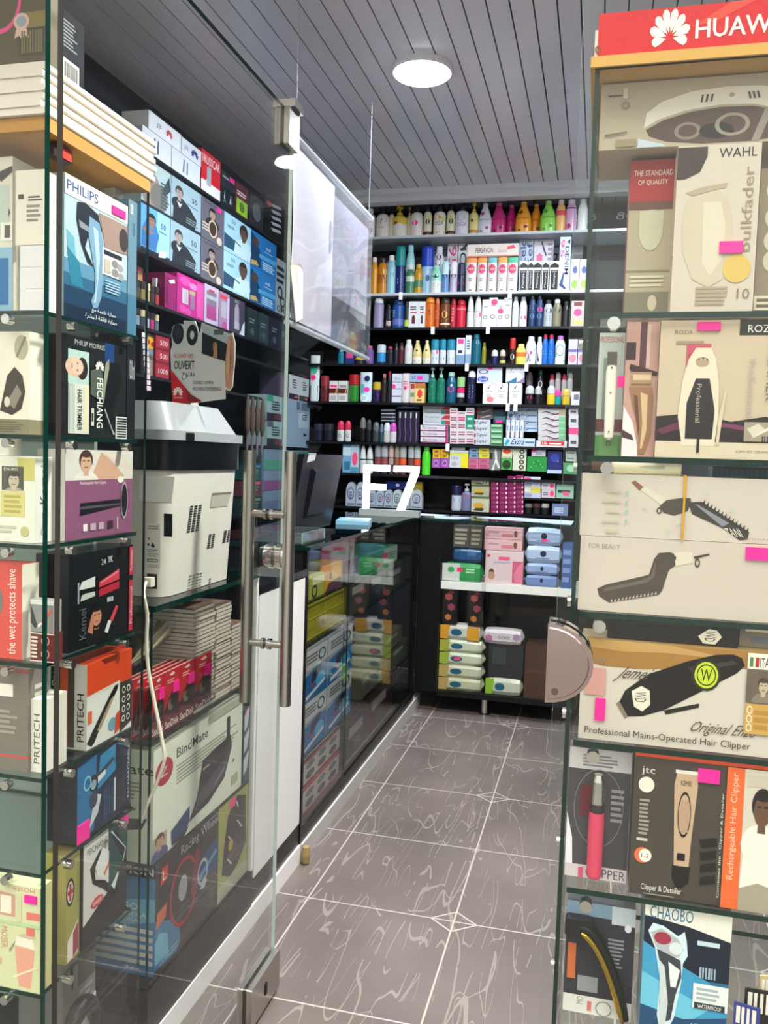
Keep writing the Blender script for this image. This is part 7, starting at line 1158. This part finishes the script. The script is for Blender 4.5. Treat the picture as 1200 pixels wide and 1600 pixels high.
for i in range(4):
    WB(390, 790 - 30 * i, 409, 770, 'spice_pack', ORD[i] + ' dark green pack upwards beside the wipe cartons', ('1c3634', '5a2f3a', '1d4a4a', '18302e', '22343a')[i], [('l', '4a6a6a', .2, .3, .8, .7, 2), ('r', ('6a8a7a', 'b04a60', '2a7aa0', '4a6a6a', '5a6a70')[i], .1, .75, .9, .9)], z=zw + .098 * i, zt=zw + .098 * i + .096, group='dark packs by the wipe cartons')

# ================================================================ goods in the low cabinet under the printer
XC = L2X - .012
def CB(x0, yb, x1, yt, i, name, label, col, art, dep=.1, left=None, sides=None, tags=(), group=None, X=XC, zt=None):
    q = PS(x0, yb, x1, yt, X, dep, L2Z[i] + .0006)
    y0 = max(q['loc'][1] - q['w'] / 2, L2Y0 + .009); y1 = min(q['loc'][1] + q['w'] / 2, L2Y1 - .018)
    q['w'] = y1 - y0; q['loc'] = (q['loc'][0], (y0 + y1) / 2, q['loc'][2])
    if zt: q['h'] = zt - q['loc'][2]
    q['h'] = min(q['h'], (L2Z[i - 1] - .01 if i else 1.118) - q['loc'][2]); a = {'F': art}
    if left: a['L'] = left
    return carton(name, label, 'box', **q, col=col, art=a, sides=sides, tags=tags, group=group)
sd = [('r', 'c3222c', 0, .55, 1, 1), ('p', '3a0e12', [0, .10, 1, .0, 1, .52, .75, .62, 0, .35]), ('p', '23201c', [.1, .38, .5, .62, .95, .55, .95, .32, .55, .2]), ('e', '6a5e48', .45, .42, .2, .10), ('e', '1c1a18', .62, .46, .18, .09), ('p', '6a3034', [0, 0, 1, 0, 1, .2, 0, .3]), ('t', 'f0dcd8', 'SanDisk', .06, .04, .98, .16, 0, .02), ('l', 'eaa8a4', .2, .78, .7, .86, 2), ('p', 'e8d0cc', [.3, .93, .6, .97, .7, .92, .5, .90])]
yy = [at(px, 1150, X=XC).y for px in (239, 258, 281, 305, 331)]
zt_ = [at(248, 1063, X=XC).z, at(270, 1040, X=XC).z, at(292, 1026, X=XC).z, at(318, 1010, X=XC).z]
first = None
for i in range(4):
    w = (yy[i + 1] - yy[i]) * .98
    for k in range(4):
        lab = (ORD[i] + ' front memory card pack on the red shelf row, counted from the hanging cable') if k == 0 else 'memory card pack standing behind the front row of red packs'
        o = carton('memory_card_pack', lab, 'memory card', (XC - .008 - .022 * k, (yy[i] + yy[i + 1]) / 2 - .006 * k, L2Z[0] + .0006), w, .006, .150 - .002 * k, PI / 2, 'a81c26', {'F': sd if k == 0 else sd[:2] + sd[-3:]}, {'L': 'd84a50', 'T': 'c8a0a0'}, 'red memory card packs', tags=[('F', .55, .60, .95, .78)] if k == 0 else ())
# piles of thin white sleeves
rr = random.Random(5)
sl = None
for j, (ya, yb_, n) in enumerate(((2.030, 2.16, 26), (2.166, 2.268, 25), (2.274, 2.36, 18))):
    for k in range(n):
        z = L2Z[0] + .0006 + k * .0108
        if z > 1.105: break
        lab = 'thin white card sleeve in the tall piles beside the red memory cards'
        if sl is None:
            b = B(); b.box(-.065, -.05, 0, .065, .05, .0092, M('cfc6b8', .6), {'F': M('ddd3c6', .6), 'R': M('d6ccbe', .6)})
            b.box(-.0655, -.0505, .0092, .0655, .0505, .0102, M('6a4f44', .6)); sl = b.build('card_sleeve'); tag(sl, lab, 'sleeve', 'white card sleeves'); sl.location = (XC - .068, (ya + yb_) / 2, z); sl.scale = (1, (yb_ - ya) / .1, 1)
        else: copy_tree(sl, (XC - .070 - .006 * rr.random(), (ya + yb_) / 2 + .003 * (rr.random() - .5), z), lab, scale=(1, (yb_ - ya) / .1 * (.96 + .03 * rr.random()), 1))
t = thing('dried_bouquet', 'crumpled clear wrap with straw-coloured sprigs lying above the red memory cards', 'bouquet', (XC - .10, 1.98, L2Z[0] + .154))
b = B(); n = 9
for s in range(7):
    a = .12 * (s - 3); b.tube([(-.01, -.10, 0.004), (.0 + .02 * a, -.02, .03 + .012 * (s % 3)), (.05 * a, .07, .075 + .02 * (s % 2)), (.09 * a, .12, .10 + .015 * (s % 3))], [.0015, .003, .010, .004], M(('a8946a', '8a7450', 'b8a684')[s % 3], .7), 6)
b.build('sprig', t)
b = B(); b.lathe([(.006, 0), (.02, .05), (.034, .12), (.046, .19), (.040, .21)], PLAST, 9, 1, 1, caps=False, smooth=False); o = b.build('clear_wrap', t); o.rotation_euler = (-1.05, 0, 0); o.location = (0, -.09, .004)
pl = [('t', '2a3430', 'BindMate', .22, .80, .56, .89, 0, .02), ('l', 'a8aa98', .22, .55, .95, .74, 6), ('e', 'b8243a', .10, .76, .085, .12), ('t', 'e8d8d0', 'Z', .06, .72, .13, .8, 30),
      ('p', '2c2b34', [.38, .14, .60, .18, .78, .28, .86, .52, .84, .66, .50, .60, .44, .28]), ('p', '4a4a58', [.41, .16, .46, .30, .6, .36, .82, .48, .78, .30, .6, .2]), ('p', '1c1b22', [.36, .10, .38, .16, .60, .20, .78, .31, .77, .25, .58, .13]), ('r', '1e1d24', .79, .60, .83, .86), ('p', '8a8a96', [.62, .24, .76, .34, .78, .38, .66, .28]), ('r', '9a9aa0', .50, .50, .58, .52),
      ('p', '1d3f70', [.18, -.0 + .02, .30, .0, .36, .12, .36, .26, .17, .16]), ('p', '14202e', [.18, .04, .30, .0, .36, .08, .30, .05]), ('r', 'b8a898', 0, .02, .13, .22), ('h', .06, .16, .04, .06, 'c89a84', '5a3a30', '4a5a88'), ('r', 'b8ba9a', .86, .1, .94, .2), ('e', '23232a', .88, .36, .012, .012), ('r', 'b4b8a6', .56, .92, 1, 1)]
CB(238, 1345, 374, 1176, 1, 'binder_box', 'large pale box with a dark binding machine picture under the red memory cards', 'eceede', pl, dep=.30, left=[('t', '2a3430', 'BindMate', .30, .78, 1.0, .87, 0, .02), ('l', '9a9c8c', .3, .55, .9, .72, 5), ('p', '3a3a40', [.3, .2, .9, .3, .95, .4, .4, .34]), ('l', '6a9a5a', .5, .45, .9, .5, 1)], sides={'L': 'd8dccb', 'T': '9a9d8e'})
CB(379, 1257, 393, 1112, 1, 'shoe_box', 'teal box end with white rounded shapes and a pink dot beside the binding machine box', '1f5558', [('e', 'ff2f7a', .4, .96, .3, .04)] + [('p', 'd3d8dc', [0, .1 + .3 * i, .6, .16 + .3 * i, .95, .36 + .3 * i, .9, .42 + .3 * i, .4, .36 + .3 * i, 0, .32 + .3 * i]) for i in range(3)], dep=.2)
rw = [('p', '2a2a30', [0, 0, 1, 0, 1, 1, 0, 1]), ('p', '2f7aa8', [0, .05, .4, .0, .34, .3, .15, .42, 0, .5]), ('p', '6fb8d8', [0, .1, .2, .06, .18, .28, .06, .36, 0, .3]), ('p', '1c4a80', [.55, .5, 1, .4, 1, .74, .6, .62]), ('p', '5a9ac8', [.6, .48, .95, .62, .98, .58, .65, .44]), ('o', 'b0283a', .42, .52, .22, .32, .13), ('o', '23232a', .42, .52, .19, .28, .2), ('p', '8a2430', [.52, .4, .60, .8, .66, .82, .66, .5, .58, .34]), ('p', '34343a', [.30, .46, .5, .62, .54, .5, .4, .38]), ('e', 'a8a8ac', .40, .56, .07, .12), ('p', '3a3a3c', [.3, .0, .9, .04, .95, .28, .5, .22]), ('o', 'b8c0cc', .72, .52, .09, .13, .25), ('p', 'b8c0cc', [.68, .36, .74, .46, .80, .4, .76, .34]),
      ('p', 'd8402e', [.06, .78, .16, .80, .17, .92, .08, .93]), ('t', 'f0dcd4', 'L', .09, .81, .14, .9, 0, .03), ('p', 'd86a3a', [0, .42, .14, .46, .16, .58, .02, .56]), ('t', 'b8bac0', 'Racing Wheel', .36, .86, .98, .97, 0, .01), ('l', '6aa8d0', .05, .05, .35, .12, 2), ('l', '8a8c90', .7, .965, .98, .99, 1)]
CB(241, 1520, 337, 1330, 2, 'game_wheel_box', 'dark box with a red-rimmed racing wheel on the lowest shelf under the printer', '2a2a30', rw, dep=.24, zt=.478, left=[('r', '2f7fb4', 0, 0, 1, .88), ('p', '6ab4d8', [0, .3, 1, .5, 1, .7, 0, .6]), ('r', '10181c', 0, .88, 1, 1), ('t', 'dfe6ea', 'MOTION', .35, .90, .98, .97, 0, .02), ('t', 'e6eef2', 'VERTIGO', .3, .58, .8, .64, 0, .02), ('t', 'dfe8ee', 'USB CAMERA', .3, .52, .9, .56, 0, .01), ('t', 'dfe8ee', 'PROFESSIONAL', .3, .47, .85, .51, 0, 0)] + [('r', 'd0d4d0', .35 + .08 * (i == 0) - .03 * i, .38 - .07 * i, .98, .42 - .07 * i) for i in range(5)], sides={'L': '2f7fb4', 'T': '3c3d42'})
CB(339, 1430, 388, 1290, 2, 'camera_box', 'olive box with four black folded shapes and a pink dot beside the racing wheel box', 'a8aa5c', [('r', 'b8bca4', .0, 0, 1, .16), ('p', '2a2a2a', [.12, .26, .4, .16, .66, .2, .95, .36, .9, .9, .6, .98, .3, .84, .2, .6]), ('p', '4a4a46', [.3, .4, .6, .48, .62, .42, .4, .32]), ('p', 'c8c8c0', [.30, .62, .34, .62, .50, .50, .46, .5]), ('p', 'c8c8c0', [.60, .70, .64, .70, .80, .58, .76, .58]), ('p', 'c8c8c0', [.28, .38, .32, .38, .46, .28, .42, .28]), ('p', 'c8c8c0', [.56, .92, .6, .92, .66, .84, .62, .84]), ('e', 'ff3a8a', .45, .94, .12, .05), ('e', 'b8a83a', .4, .5, .08, .06)], dep=.2, zt=.474)

# ================================================================ long glass counter: goods, screen, glowing sign
XD = L2X - .03
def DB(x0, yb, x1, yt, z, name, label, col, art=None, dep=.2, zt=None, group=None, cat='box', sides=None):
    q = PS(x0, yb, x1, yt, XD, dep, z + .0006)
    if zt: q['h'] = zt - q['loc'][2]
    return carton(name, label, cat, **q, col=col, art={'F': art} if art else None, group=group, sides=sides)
for i in range(2):
    for j, (x0, x1) in enumerate(((480, 511), (512, 539))):
        DB(x0, 990, x1, 950, .80 + .073 * i, 'bulb_box', ('lower', 'upper')[i] + ' yellow box ' + ('near the white cabinet', 'farther along the aisle')[j] + ', inside the long glass counter', '8f8a1e', [('r', 'b8b03a', 0, .06, 1, .12), ('t', '4a4a14', 'LED', .6, .4, .8, .7, 90, 0), ('r', '6a661a', 0, .5, .4, .54)], zt=.80 + .073 * i + .0715)
DB(484, 890, 507, 860, .955, 'bulb_pack', 'pale lime pack at the near end of the counter\'s top shelf', '9aa044', [('o', '2a2c1a', .35, .3, .2, .3, .4), ('r', 'c8cc9a', .2, .6, 1, .95)], zt=1.04)
DB(509, 880, 535, 850, .955, 'bulb_pack', 'orange-yellow rounded pack on the counter\'s top shelf', 'c8962a', [('p', '5a3a4a', [0, 0, 1, 0, .9, .4, .2, .3]), ('e', 'd8b04a', .6, .65, .3, .25), ('r', '3a2a1a', .25, .45, .35, .7)], zt=1.06)
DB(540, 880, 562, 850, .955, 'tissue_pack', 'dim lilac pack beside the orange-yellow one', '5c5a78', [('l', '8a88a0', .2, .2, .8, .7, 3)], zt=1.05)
DB(570, 880, 620, 860, .955, 'wipe_pack', 'green and white wipe pack with a pink patch deep in the long counter', '2a7a4c', [('r', 'a8b8a8', .55, .0, 1, 1), ('r', 'd04a70', .5, .4, .68, .75), ('l', '4a8a5a', .7, .2, .95, .7, 3)], zt=1.035)
bl = lambda s: [('r', 'b8bcbc', 0, .62, 1, 1), ('p', '17659c', [0, 0, 1, 0, 1, .55, .6, .62, 0, .5]), ('p', '2a1c30', [.3, .3, .7, .4, .75, .62, .35, .5]), ('e', '3aa0d0', .7, .3, .2, .14), ('p', 'd0d4d4', [.1, .05, .9, .2, .9, .26, .1, .12]), ('l', '5a6468', .1, .72, .6, .92, 3), ('o', '1c5a6a', .75, .8, .16, .12, .3), ('r', 'b03040', .3, .26, .42, .32)]
for i in range(2):
    for j, (x0, x1) in enumerate(((471, 507), (508, 545))):
        DB(x0, 1195, x1, 1100, .36 + .2 * i, 'lamp_carton', ('lower', 'upper')[i] + ' blue and white lamp carton ' + ('beside the white cabinet', 'on the far side')[j] + ', in the long counter', '8c9698', bl(i), zt=.36 + .2 * i + .198)
rd = [('r', '8c2c34', 0, 0, 1, .14), ('r', 'a8303a', 0, .9, 1, 1)] + [('e', '4a4e50', .2 + .3 * i, .34, .11, .14) for i in range(3)] + [('e', '6a6e70', .2 + .3 * i, .7, .11, .12) for i in range(3)]
for i in range(2): DB(470, 1275, 527, 1200, .12 + .11 * i, 'fan_carton', ('lower', 'upper')[i] + ' red and white carton with grey discs at the counter\'s foot', 'b8b4b0', rd, zt=.12 + .11 * i + .108)
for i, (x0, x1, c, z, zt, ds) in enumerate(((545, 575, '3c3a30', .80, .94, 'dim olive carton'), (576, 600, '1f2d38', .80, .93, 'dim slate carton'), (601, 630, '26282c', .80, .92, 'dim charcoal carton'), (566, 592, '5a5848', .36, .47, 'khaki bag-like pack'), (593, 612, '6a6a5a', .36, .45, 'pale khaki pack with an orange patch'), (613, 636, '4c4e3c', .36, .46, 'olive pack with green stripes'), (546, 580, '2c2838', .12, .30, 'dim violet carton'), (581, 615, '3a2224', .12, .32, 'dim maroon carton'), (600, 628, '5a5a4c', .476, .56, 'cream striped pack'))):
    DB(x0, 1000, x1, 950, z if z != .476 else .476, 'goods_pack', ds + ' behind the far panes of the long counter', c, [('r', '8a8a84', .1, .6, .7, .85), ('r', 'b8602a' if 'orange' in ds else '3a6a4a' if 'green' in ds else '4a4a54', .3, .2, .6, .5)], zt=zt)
# monitor seen from behind
t = thing('monitor', 'black computer monitor seen from behind on the long counter', 'monitor', (-1.17, 3.43, L3T + .0005), 0)
b = B(); k_ = .055
b.prism([(-.035, -.265, .012), (-.035, .265, .012), (-.035 + k_, .265, .335), (-.035 + k_, -.265, .335)], [(-.010, -.265, .012), (-.010, .265, .012), (-.010 + k_, .265, .335), (-.010 + k_, -.265, .335)], M('0d1018', .3)); sc = b.build('housing', t)
b = B(); b.prism([(-.010 + .002, -.14, .06), (-.010 + .002, .14, .06), (.034, .14, .28), (.034, -.14, .28)], [(.012, -.12, .08), (.012, .12, .08), (.046, .12, .26), (.046, -.12, .26)], M('11141c', .35)); b.build('rear_hump', sc)
b = B(); b.box(-.11, -.12, 0, .06, .12, .010, M('101218', .3)); b.box(-.06, -.03, .010, -.036, .03, .12, M('101218', .3)); b.build('foot', t)
b = B(); b.box(.0, -.262, .29, .052, -.18, .3365, M('c8ccd0', .5)); 
b = B(); b.prism([(-.012 + k_ * .95, -.22, .30), (-.012 + k_ * .95, -.13, .31), (-.012 + k_, -.12, .338), (-.012 + k_, -.21, .338)], [(-.010 + k_ * .95, -.22, .30), (-.010 + k_ * .95, -.13, .31), (-.010 + k_, -.12, .338), (-.010 + k_, -.21, .338)], M('c8ccd0', .5)); b.build('paper_note', sc)['label'] = 'white paper scrap'
# glass tray on the near end of the counter
t = thing('cash_tray', 'low clear tray with a pale rim on the near end of the long counter', 'tray', (-1.14, 3.03, L3T + .0005))
b = B(); b.box(-.12, -.13, 0, .11, .13, .006, M('22302e', .4)); b.build('tray_floor', t)
b = B(); pane(b, -.12, -.13, .006, -.116, .13, .045, PLAST, EDGEL); pane(b, .106, -.13, .006, .11, .13, .045, PLAST, EDGEL); pane(b, -.116, -.13, .006, .106, -.126, .045, PLAST, EDGEL); pane(b, -.116, .126, .006, .106, .13, .045, PLAST, EDGEL); b.build('tray_wall', t)
t = carton('booklet', 'crumpled pale blue plastic packet beside the clear tray', 'packet', (-1.16, 4.02, L3T + .0006), .16, .22, .02, .2, '7fb0c8', {'T': [('e', 'c05a88', .5, .5, .14, .1), ('p', 'd0e4ec', [.1, .7, .4, .95, .5, .8, .3, .6]), ('p', '3a6a86', [.6, .1, .9, .2, .8, .5])]})
# F7 glowing sign
q = [at(x, y, Y=4.64) for x, y in ((563, 799), (656, 797), (568, 789), (568, 727), (608, 727), (615, 727), (654, 727), (627, 789))]
t = thing('glowing_sign', 'glowing white letter and number sign on a grey bar at the counter\'s end', 'lit sign', ((q[0].x + q[1].x) / 2, 4.64, L3T + .0006))
GL = M('eef4ff', .4, 0, 5.5)
hw = (q[1].x - q[0].x) / 2; b = B(); b.box(-hw, -.03, 0, hw, .03, .036, M('8f9794', .4)); b.build('base_bar', t)
xs = lambda px: at(px, 760, Y=4.64).x - (q[0].x + q[1].x) / 2
z1 = at(600, 727, Y=4.64).z - L3T; wb = .034; z0_ = .0365
b = B(); xa, xb = xs(568), xs(608); b.box(xa, -.012, z0_, xa + wb, .012, z1, GL); b.box(xa + wb, -.012, z1 - wb, xb, .012, z1, GL); zm = z0_ + (z1 - z0_) * .50; b.box(xa + wb, -.012, zm - wb * .5, xb - .02, .012, zm + wb * .5, GL); b.build('glowing_letter', t)
b = B(); xa, xb = xs(615), xs(654); pts = [(xa, z1), (xb, z1), (xb, z1 - wb), (xs(633), z0_), (xs(633) - .042, z0_), (xb - .042, z1 - wb), (xa, z1 - wb)]
b.prism([(x, -.012, z) for x, z in pts], [(x, .012, z) for x, z in pts], GL); b.build('glowing_number', t)
# papers and a clip board on the corner
def sheet(name, label, pts, z, col='c8d0dc', th=.002):
    b = B(); b.prism([(x, y, z) for x, y in pts], [(x, y, z + th) for x, y in pts], M(col, .6)); return tag(b.build(name), label, 'paper')
ZT = 1.1536
sheet('paper_sheet', 'large pale paper sheet lying on the end counter\'s glass top', [(-.70, 5.10), (-.13, 4.875), (-.125, 5.20), (-.52, 5.28)], ZT, 'b7c6dc')
sheet('paper_sheet', 'white paper sheet fanned out at the corner of the counters', [(-1.10, 4.88), (-.80, 4.90), (-.72, 5.06), (-1.02, 5.10)], ZT, 'aebccb')
sheet('paper_sheet', 'second fanned paper sheet lying over the first at the counter corner', [(-1.14, 4.93), (-.94, 4.92), (-.88, 5.18), (-1.08, 5.20)], ZT + .0022, 'c2cede')
b = B(); b.rbox(-1.02, 4.872, ZT + .0026, -.92, 4.90, ZT + .012, CHROME, .006, 3, 'z'); tag(b.build('paper_clip'), 'shiny clip holding the fanned papers at the counter corner', 'clip')

# ================================================================ wet wipes in the counter across the end
YC = CY + .03
def CW(x0, yb, x1, yt, z, name, label, col, art, d=.10, zt=None, y=YC, soft=True, group=None):
    a, c = at(x0, yb, Y=y), at(x1, yb, Y=y); w = c.x - a.x; h = (zt if zt else at((x0 + x1) / 2, yt, Y=y).z) - z - .0008
    if not soft: return carton(name, label, 'box', ((a.x + c.x) / 2, y + d / 2, z + .0006), w, d, h, 0, col, {'F': art}, group=group)
    b = B(); n = 7; hw = w / 2; m = M(col, .3)
    rows = [(-hw, .12), (-hw * .93, .42), (-hw * .84, .9), (-hw * .4, 1), (hw * .4, 1), (hw * .84, .9), (hw * .93, .42), (hw, .12)]
    sec = []
    for x, s in rows:
        sec.append([(x, d / 2 + d / 2 * s ** .5 * cx, h / 2 + h / 2 * (s * cz if abs(cz) > .5 else s * cz)) for cx, cz in ((-1, -.55), (-1, .55), (-.75, 1), (.75, 1), (1, .55), (1, -.55), (.75, -1), (-.75, -1))])
    for i in range(len(sec) - 1): b.add(sec[i] + sec[i + 1], [(k, (k + 1) % 8, 8 + (k + 1) % 8, 8 + k) for k in range(8)], m, False)
    b.add(sec[0], [tuple(range(8))[::-1]], m); b.add(sec[-1], [tuple(range(8))], m)
    b.art(art, lambda u, v, o: (-hw * .82 + 1.64 * hw * u, -.0006 - o, h * (.24 + .52 * v)), .0004)
    o = b.build(name, None, ((a.x + c.x) / 2, y, z + .0006)); return tag(o, label, 'wipe pack', group)
ZU, ZL = .788, .135
CW(690, 912, 754, 880, ZU, 'wipe_pack', 'white and green wipe pack with a pink patch on the end counter\'s upper shelf', '2f8f4e', [('r', 'c8ccc4', -.1, -.4, .42, 1.4), ('e', '3a9a5a', .16, .75, .1, .3), ('r', 'e03a70', .34, .55, .5, 1), ('l', 'a8d8b0', .6, .4, .9, 1, 2)])
CW(705, 880, 754, 850, ZU + .112, 'wipe_pack', 'dark blue wipe pack lying on the white and green one', '1d4a78', [('l', '4a7aa8', .5, .5, .95, 1, 2)], zt=ZU + .20)
CW(708, 850, 733, 815, ZU + .202, 'tissue_pack', 'tan and grey printed pack under the counter top, beside a similar one', '4a4a44', [('l', '9a9484', .1, .1, .9, .9, 4)], zt=ZU + .33, soft=False); CW(734, 850, 753, 815, ZU + .202, 'tissue_pack', 'second tan and grey printed pack, next to the pink boxes', '46443e', [('l', '8a8474', .1, .1, .9, .9, 4)], zt=ZU + .33, soft=False)
pk = [('r', 'c8607e', .72, .05, 1, .7), ('t', '5a8ac8', 'Johnsons', .22, .58, .66, .70, 0, 0), ('e', '5a4030', .17, .36, .07, .09), ('e', 'b88a74', .17, .24, .09, .12), ('r', 'e05a84', .35, .72, .64, .82), ('s', 'd83a5a', .08, .84, .05, .06, 6), ('p', 'e07a98', [1, .7, .86, .55, .75, .3, .8, .1, 1, .05]), ('r', 'cdb8b8', 0, 0, .5, .04)]
CW(757, 916, 816, 852, ZU, 'wipe_box', 'large pink and white wipe box with a rose circle', 'd8c0c4', pk, zt=ZU + .196, soft=False)
for i in range(2): CW(757, 850, 816, 838, ZU + .1975 + .066 * i, 'wipe_box', ('lower', 'upper')[i] + ' of two flat pink boxes on the large pink and white one', 'd6aab0', [('t', '4a4a68', 'Johnsons', .1, .4, .38, .7, 0, 0), ('e', '6a4a3a', .82, .5, .05, .3), ('r', 'c87a86', .45, .2, .75, .5)], zt=ZU + .1975 + .066 * i + .0645, soft=False)
for i, (a, c) in enumerate(((0, .066), (.067, .135), (.136, .235), (.236, .338))):
    CW(819 - (i > 1), 900, 874 + 3 * (i > 1), 880, ZU + a, 'wipe_pack', ('lowest', 'second', 'third', 'topmost')[i] + ' pale blue wipe pack of the pile with dark discs', ('7088b8', '8fa4cc', 'a8bcd8', '9fb4d8')[i], [('e', '1c2440', .5, .6, .10 if i > 1 else .06, .34), ('l', '6a86b8', .25, .0, .8, .2, 1)] + ([('r', 'e83a84', .42, .0, .62, .28)] if i == 3 else []), zt=ZU + c)
CW(877, 905, 893, 850, ZU, 'wipe_pack', 'deep blue wipe pack by the end of the upper shelf', '3c5a94', [('l', '7a94c4', .1, .1, .9, .9, 4)], zt=ZU + .26, soft=False)
nv = lambda c: [('p', c, [-.1, -.4, .12, -.4, .18, 1.4, -.1, 1.4]), ('e', '1d5c78', .36, .5, .16, .42)]
for i, (z0q, z1q, c, cc, ds) in enumerate(((ZL, .213, 'c3c4a4', 'b89a5a', 'lowest'), (.2135, .29, 'c6c8b0', 'b8a05a', 'second'), (.2905, .365, 'c9cdb4', '9ab03a', 'third'), (.3655, .44, 'cdd2bc', 'a0a83a', 'fourth'), (.4405, .53, 'c8c8c0', 'd8982a', 'topmost'))):
    CW(684, 1080, 755 - 4 * (i == 4), 1060, z0q, 'wipe_pack', ds + ' white wipe pack with a blue oval in the pile at the counter\'s foot', c, nv(cc) + ([('r', 'd89a2a', .66, -.4, 1.0, 1.3)] if i == 4 else [('r', 'e0508a', .3, .3, .46, .8)] if i == 2 else []), zt=z1q)
CW(757, 1095, 816, 1070, ZL, 'wipe_pack', 'single lime-ended wipe pack lying beside the pile at the counter\'s foot', 'c6cab8', nv('8aba2c') , zt=.235)
t = CW(752, 1008, 818, 985, .135 + .30, 'wipe_pack', 'white wipe pack with violet flowers resting on a grey carton', 'cfc8cc', [('s', 'b06a9a', .1, .3, .12, .5, 6), ('s', 'a88ab0', .9, .6, .12, .5, 6), ('t', '4a4a5a', 'CoCoCe', .36, .3, .70, .7, 0, 0)], zt=.135 + .385)
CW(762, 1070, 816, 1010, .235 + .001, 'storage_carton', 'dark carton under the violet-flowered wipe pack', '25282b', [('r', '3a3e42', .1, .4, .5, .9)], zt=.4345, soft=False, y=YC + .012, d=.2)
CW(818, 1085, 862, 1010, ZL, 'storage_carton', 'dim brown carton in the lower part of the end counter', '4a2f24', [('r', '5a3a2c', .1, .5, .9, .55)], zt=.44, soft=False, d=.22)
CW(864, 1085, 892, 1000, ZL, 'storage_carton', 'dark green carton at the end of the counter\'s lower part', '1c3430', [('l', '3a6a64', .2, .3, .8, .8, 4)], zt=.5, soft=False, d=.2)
for i, (x0, x1) in enumerate(((690, 712), (730, 752))):
    CW(x0, 1000, x1, 925, .5315, 'flower_pack', ('first', 'second')[i] + ' tall black pack with red blossoms above the white wipe packs', '1a1214', [('s', 'a04a44', .4, .8, .3, .12, 6), ('s', '8a3a4a', .6, .5, .3, .12, 6), ('s', 'b8703a', .4, .2, .26, .1, 6), ('s', '7a3444', .6, .95, .2, .06, 6)], zt=.735, soft=False, d=.06)

# ================================================================ sleeve hanging from the ceiling above the counter
HX = -1.1
p0, p1, p2, p3 = (at(456, 214, X=HX), at(580, 336, X=HX), at(577, 562, X=HX), at(452, 505, X=HX))
t = thing('hanging_sleeve', 'clear plastic sleeve with white paper inside hanging on cords above the long counter', 'plastic sleeve', (HX, (p0.y + p1.y) / 2, 0))
yc = (p0.y + p1.y) / 2; ya, yb_ = p0.y - yc, p1.y - yc; zt, zb = (p0.z + p1.z) / 2, (p2.z + p3.z) / 2
def sheet_mesh(off, wob, y0, y1, z0, z1, m, bulge, ny=14, nz=12, cut=None):
    b = B(); vs = []; fs = []
    for j in range(nz + 1):
        for i in range(ny + 1):
            u, v = i / ny, j / nz
            x = off + bulge * math.sin(PI * v) * math.sin(PI * u) + wob * (math.sin(9 * u + 4 * v) * .6 + math.sin(17 * u - 7 * v) * .4) * math.sin(PI * v)
            vs.append((x, y0 + (y1 - y0) * u, z0 + (z1 - z0) * v))
    for j in range(nz):
        for i in range(ny):
            k = j * (ny + 1) + i
            if cut and cut((i + .5) / ny, (j + .5) / nz): continue
            fs.append((k, k + 1, k + ny + 2, k + ny + 1))
    b.add(vs, fs, m, True); return b
sheet_mesh(.012, .006, ya, yb_, zb, zt, PLAST, .02).build('front_film', t)
sheet_mesh(-.012, .006, ya, yb_, zb, zt, PLAST, -.02).build('rear_film', t)
o = sheet_mesh(0, .006, ya + .02, ya + (yb_ - ya) * .47, zb + .02, zt - .03, M('b2aeb6', .6), .006).build('paper', t); o['label'] = 'white paper'
o = sheet_mesh(-.004, .004, ya + (yb_ - ya) * .42, yb_ - .02, zb + (zt - zb) * .30, zt - .06, glass('milky_plastic', 'e4e6ec', 1.45, .05, .34, 'b4b2c2'), .004).build('milky_film', t); o['label'] = 'milky second film'
b = B(); n = 10; b.prism([(.02 + .012 * math.sin(PI * k / n), ya - .04 + .13 * k / n, zb + .19 + .02 * math.sin(PI * k / n)) for k in range(n + 1)] + [(.02, ya + .10, zb + .03), (.02, ya + .03, zb - .0 + .005)], [(.0215 + .012 * math.sin(PI * k / n), ya - .04 + .13 * k / n, zb + .19 + .02 * math.sin(PI * k / n)) for k in range(n + 1)] + [(.0215, ya + .10, zb + .03), (.0215, ya + .03, zb - .0 + .005)], M('bfbab4', .6)); b.build('curled_flap', t)
for nm, z in (('top_rail', zt), ('bottom_rail', zb)):
    b = B(); b.tube([(0, ya - .01, z), (0, yb_ + .01, z)], .011, glass('rail_plastic_' + nm, 'e9ecef', 1.5, .05, .35, 'd6dade'), 10); b.build(nm, t)
for y in (ya + .04, yb_ - .04):
    b = B(); b.tube([(0, y, zt + .010), (0, y, CEIL + .0005)], .0007, M('8a8e94', .5), 5); b.build('cord', t)
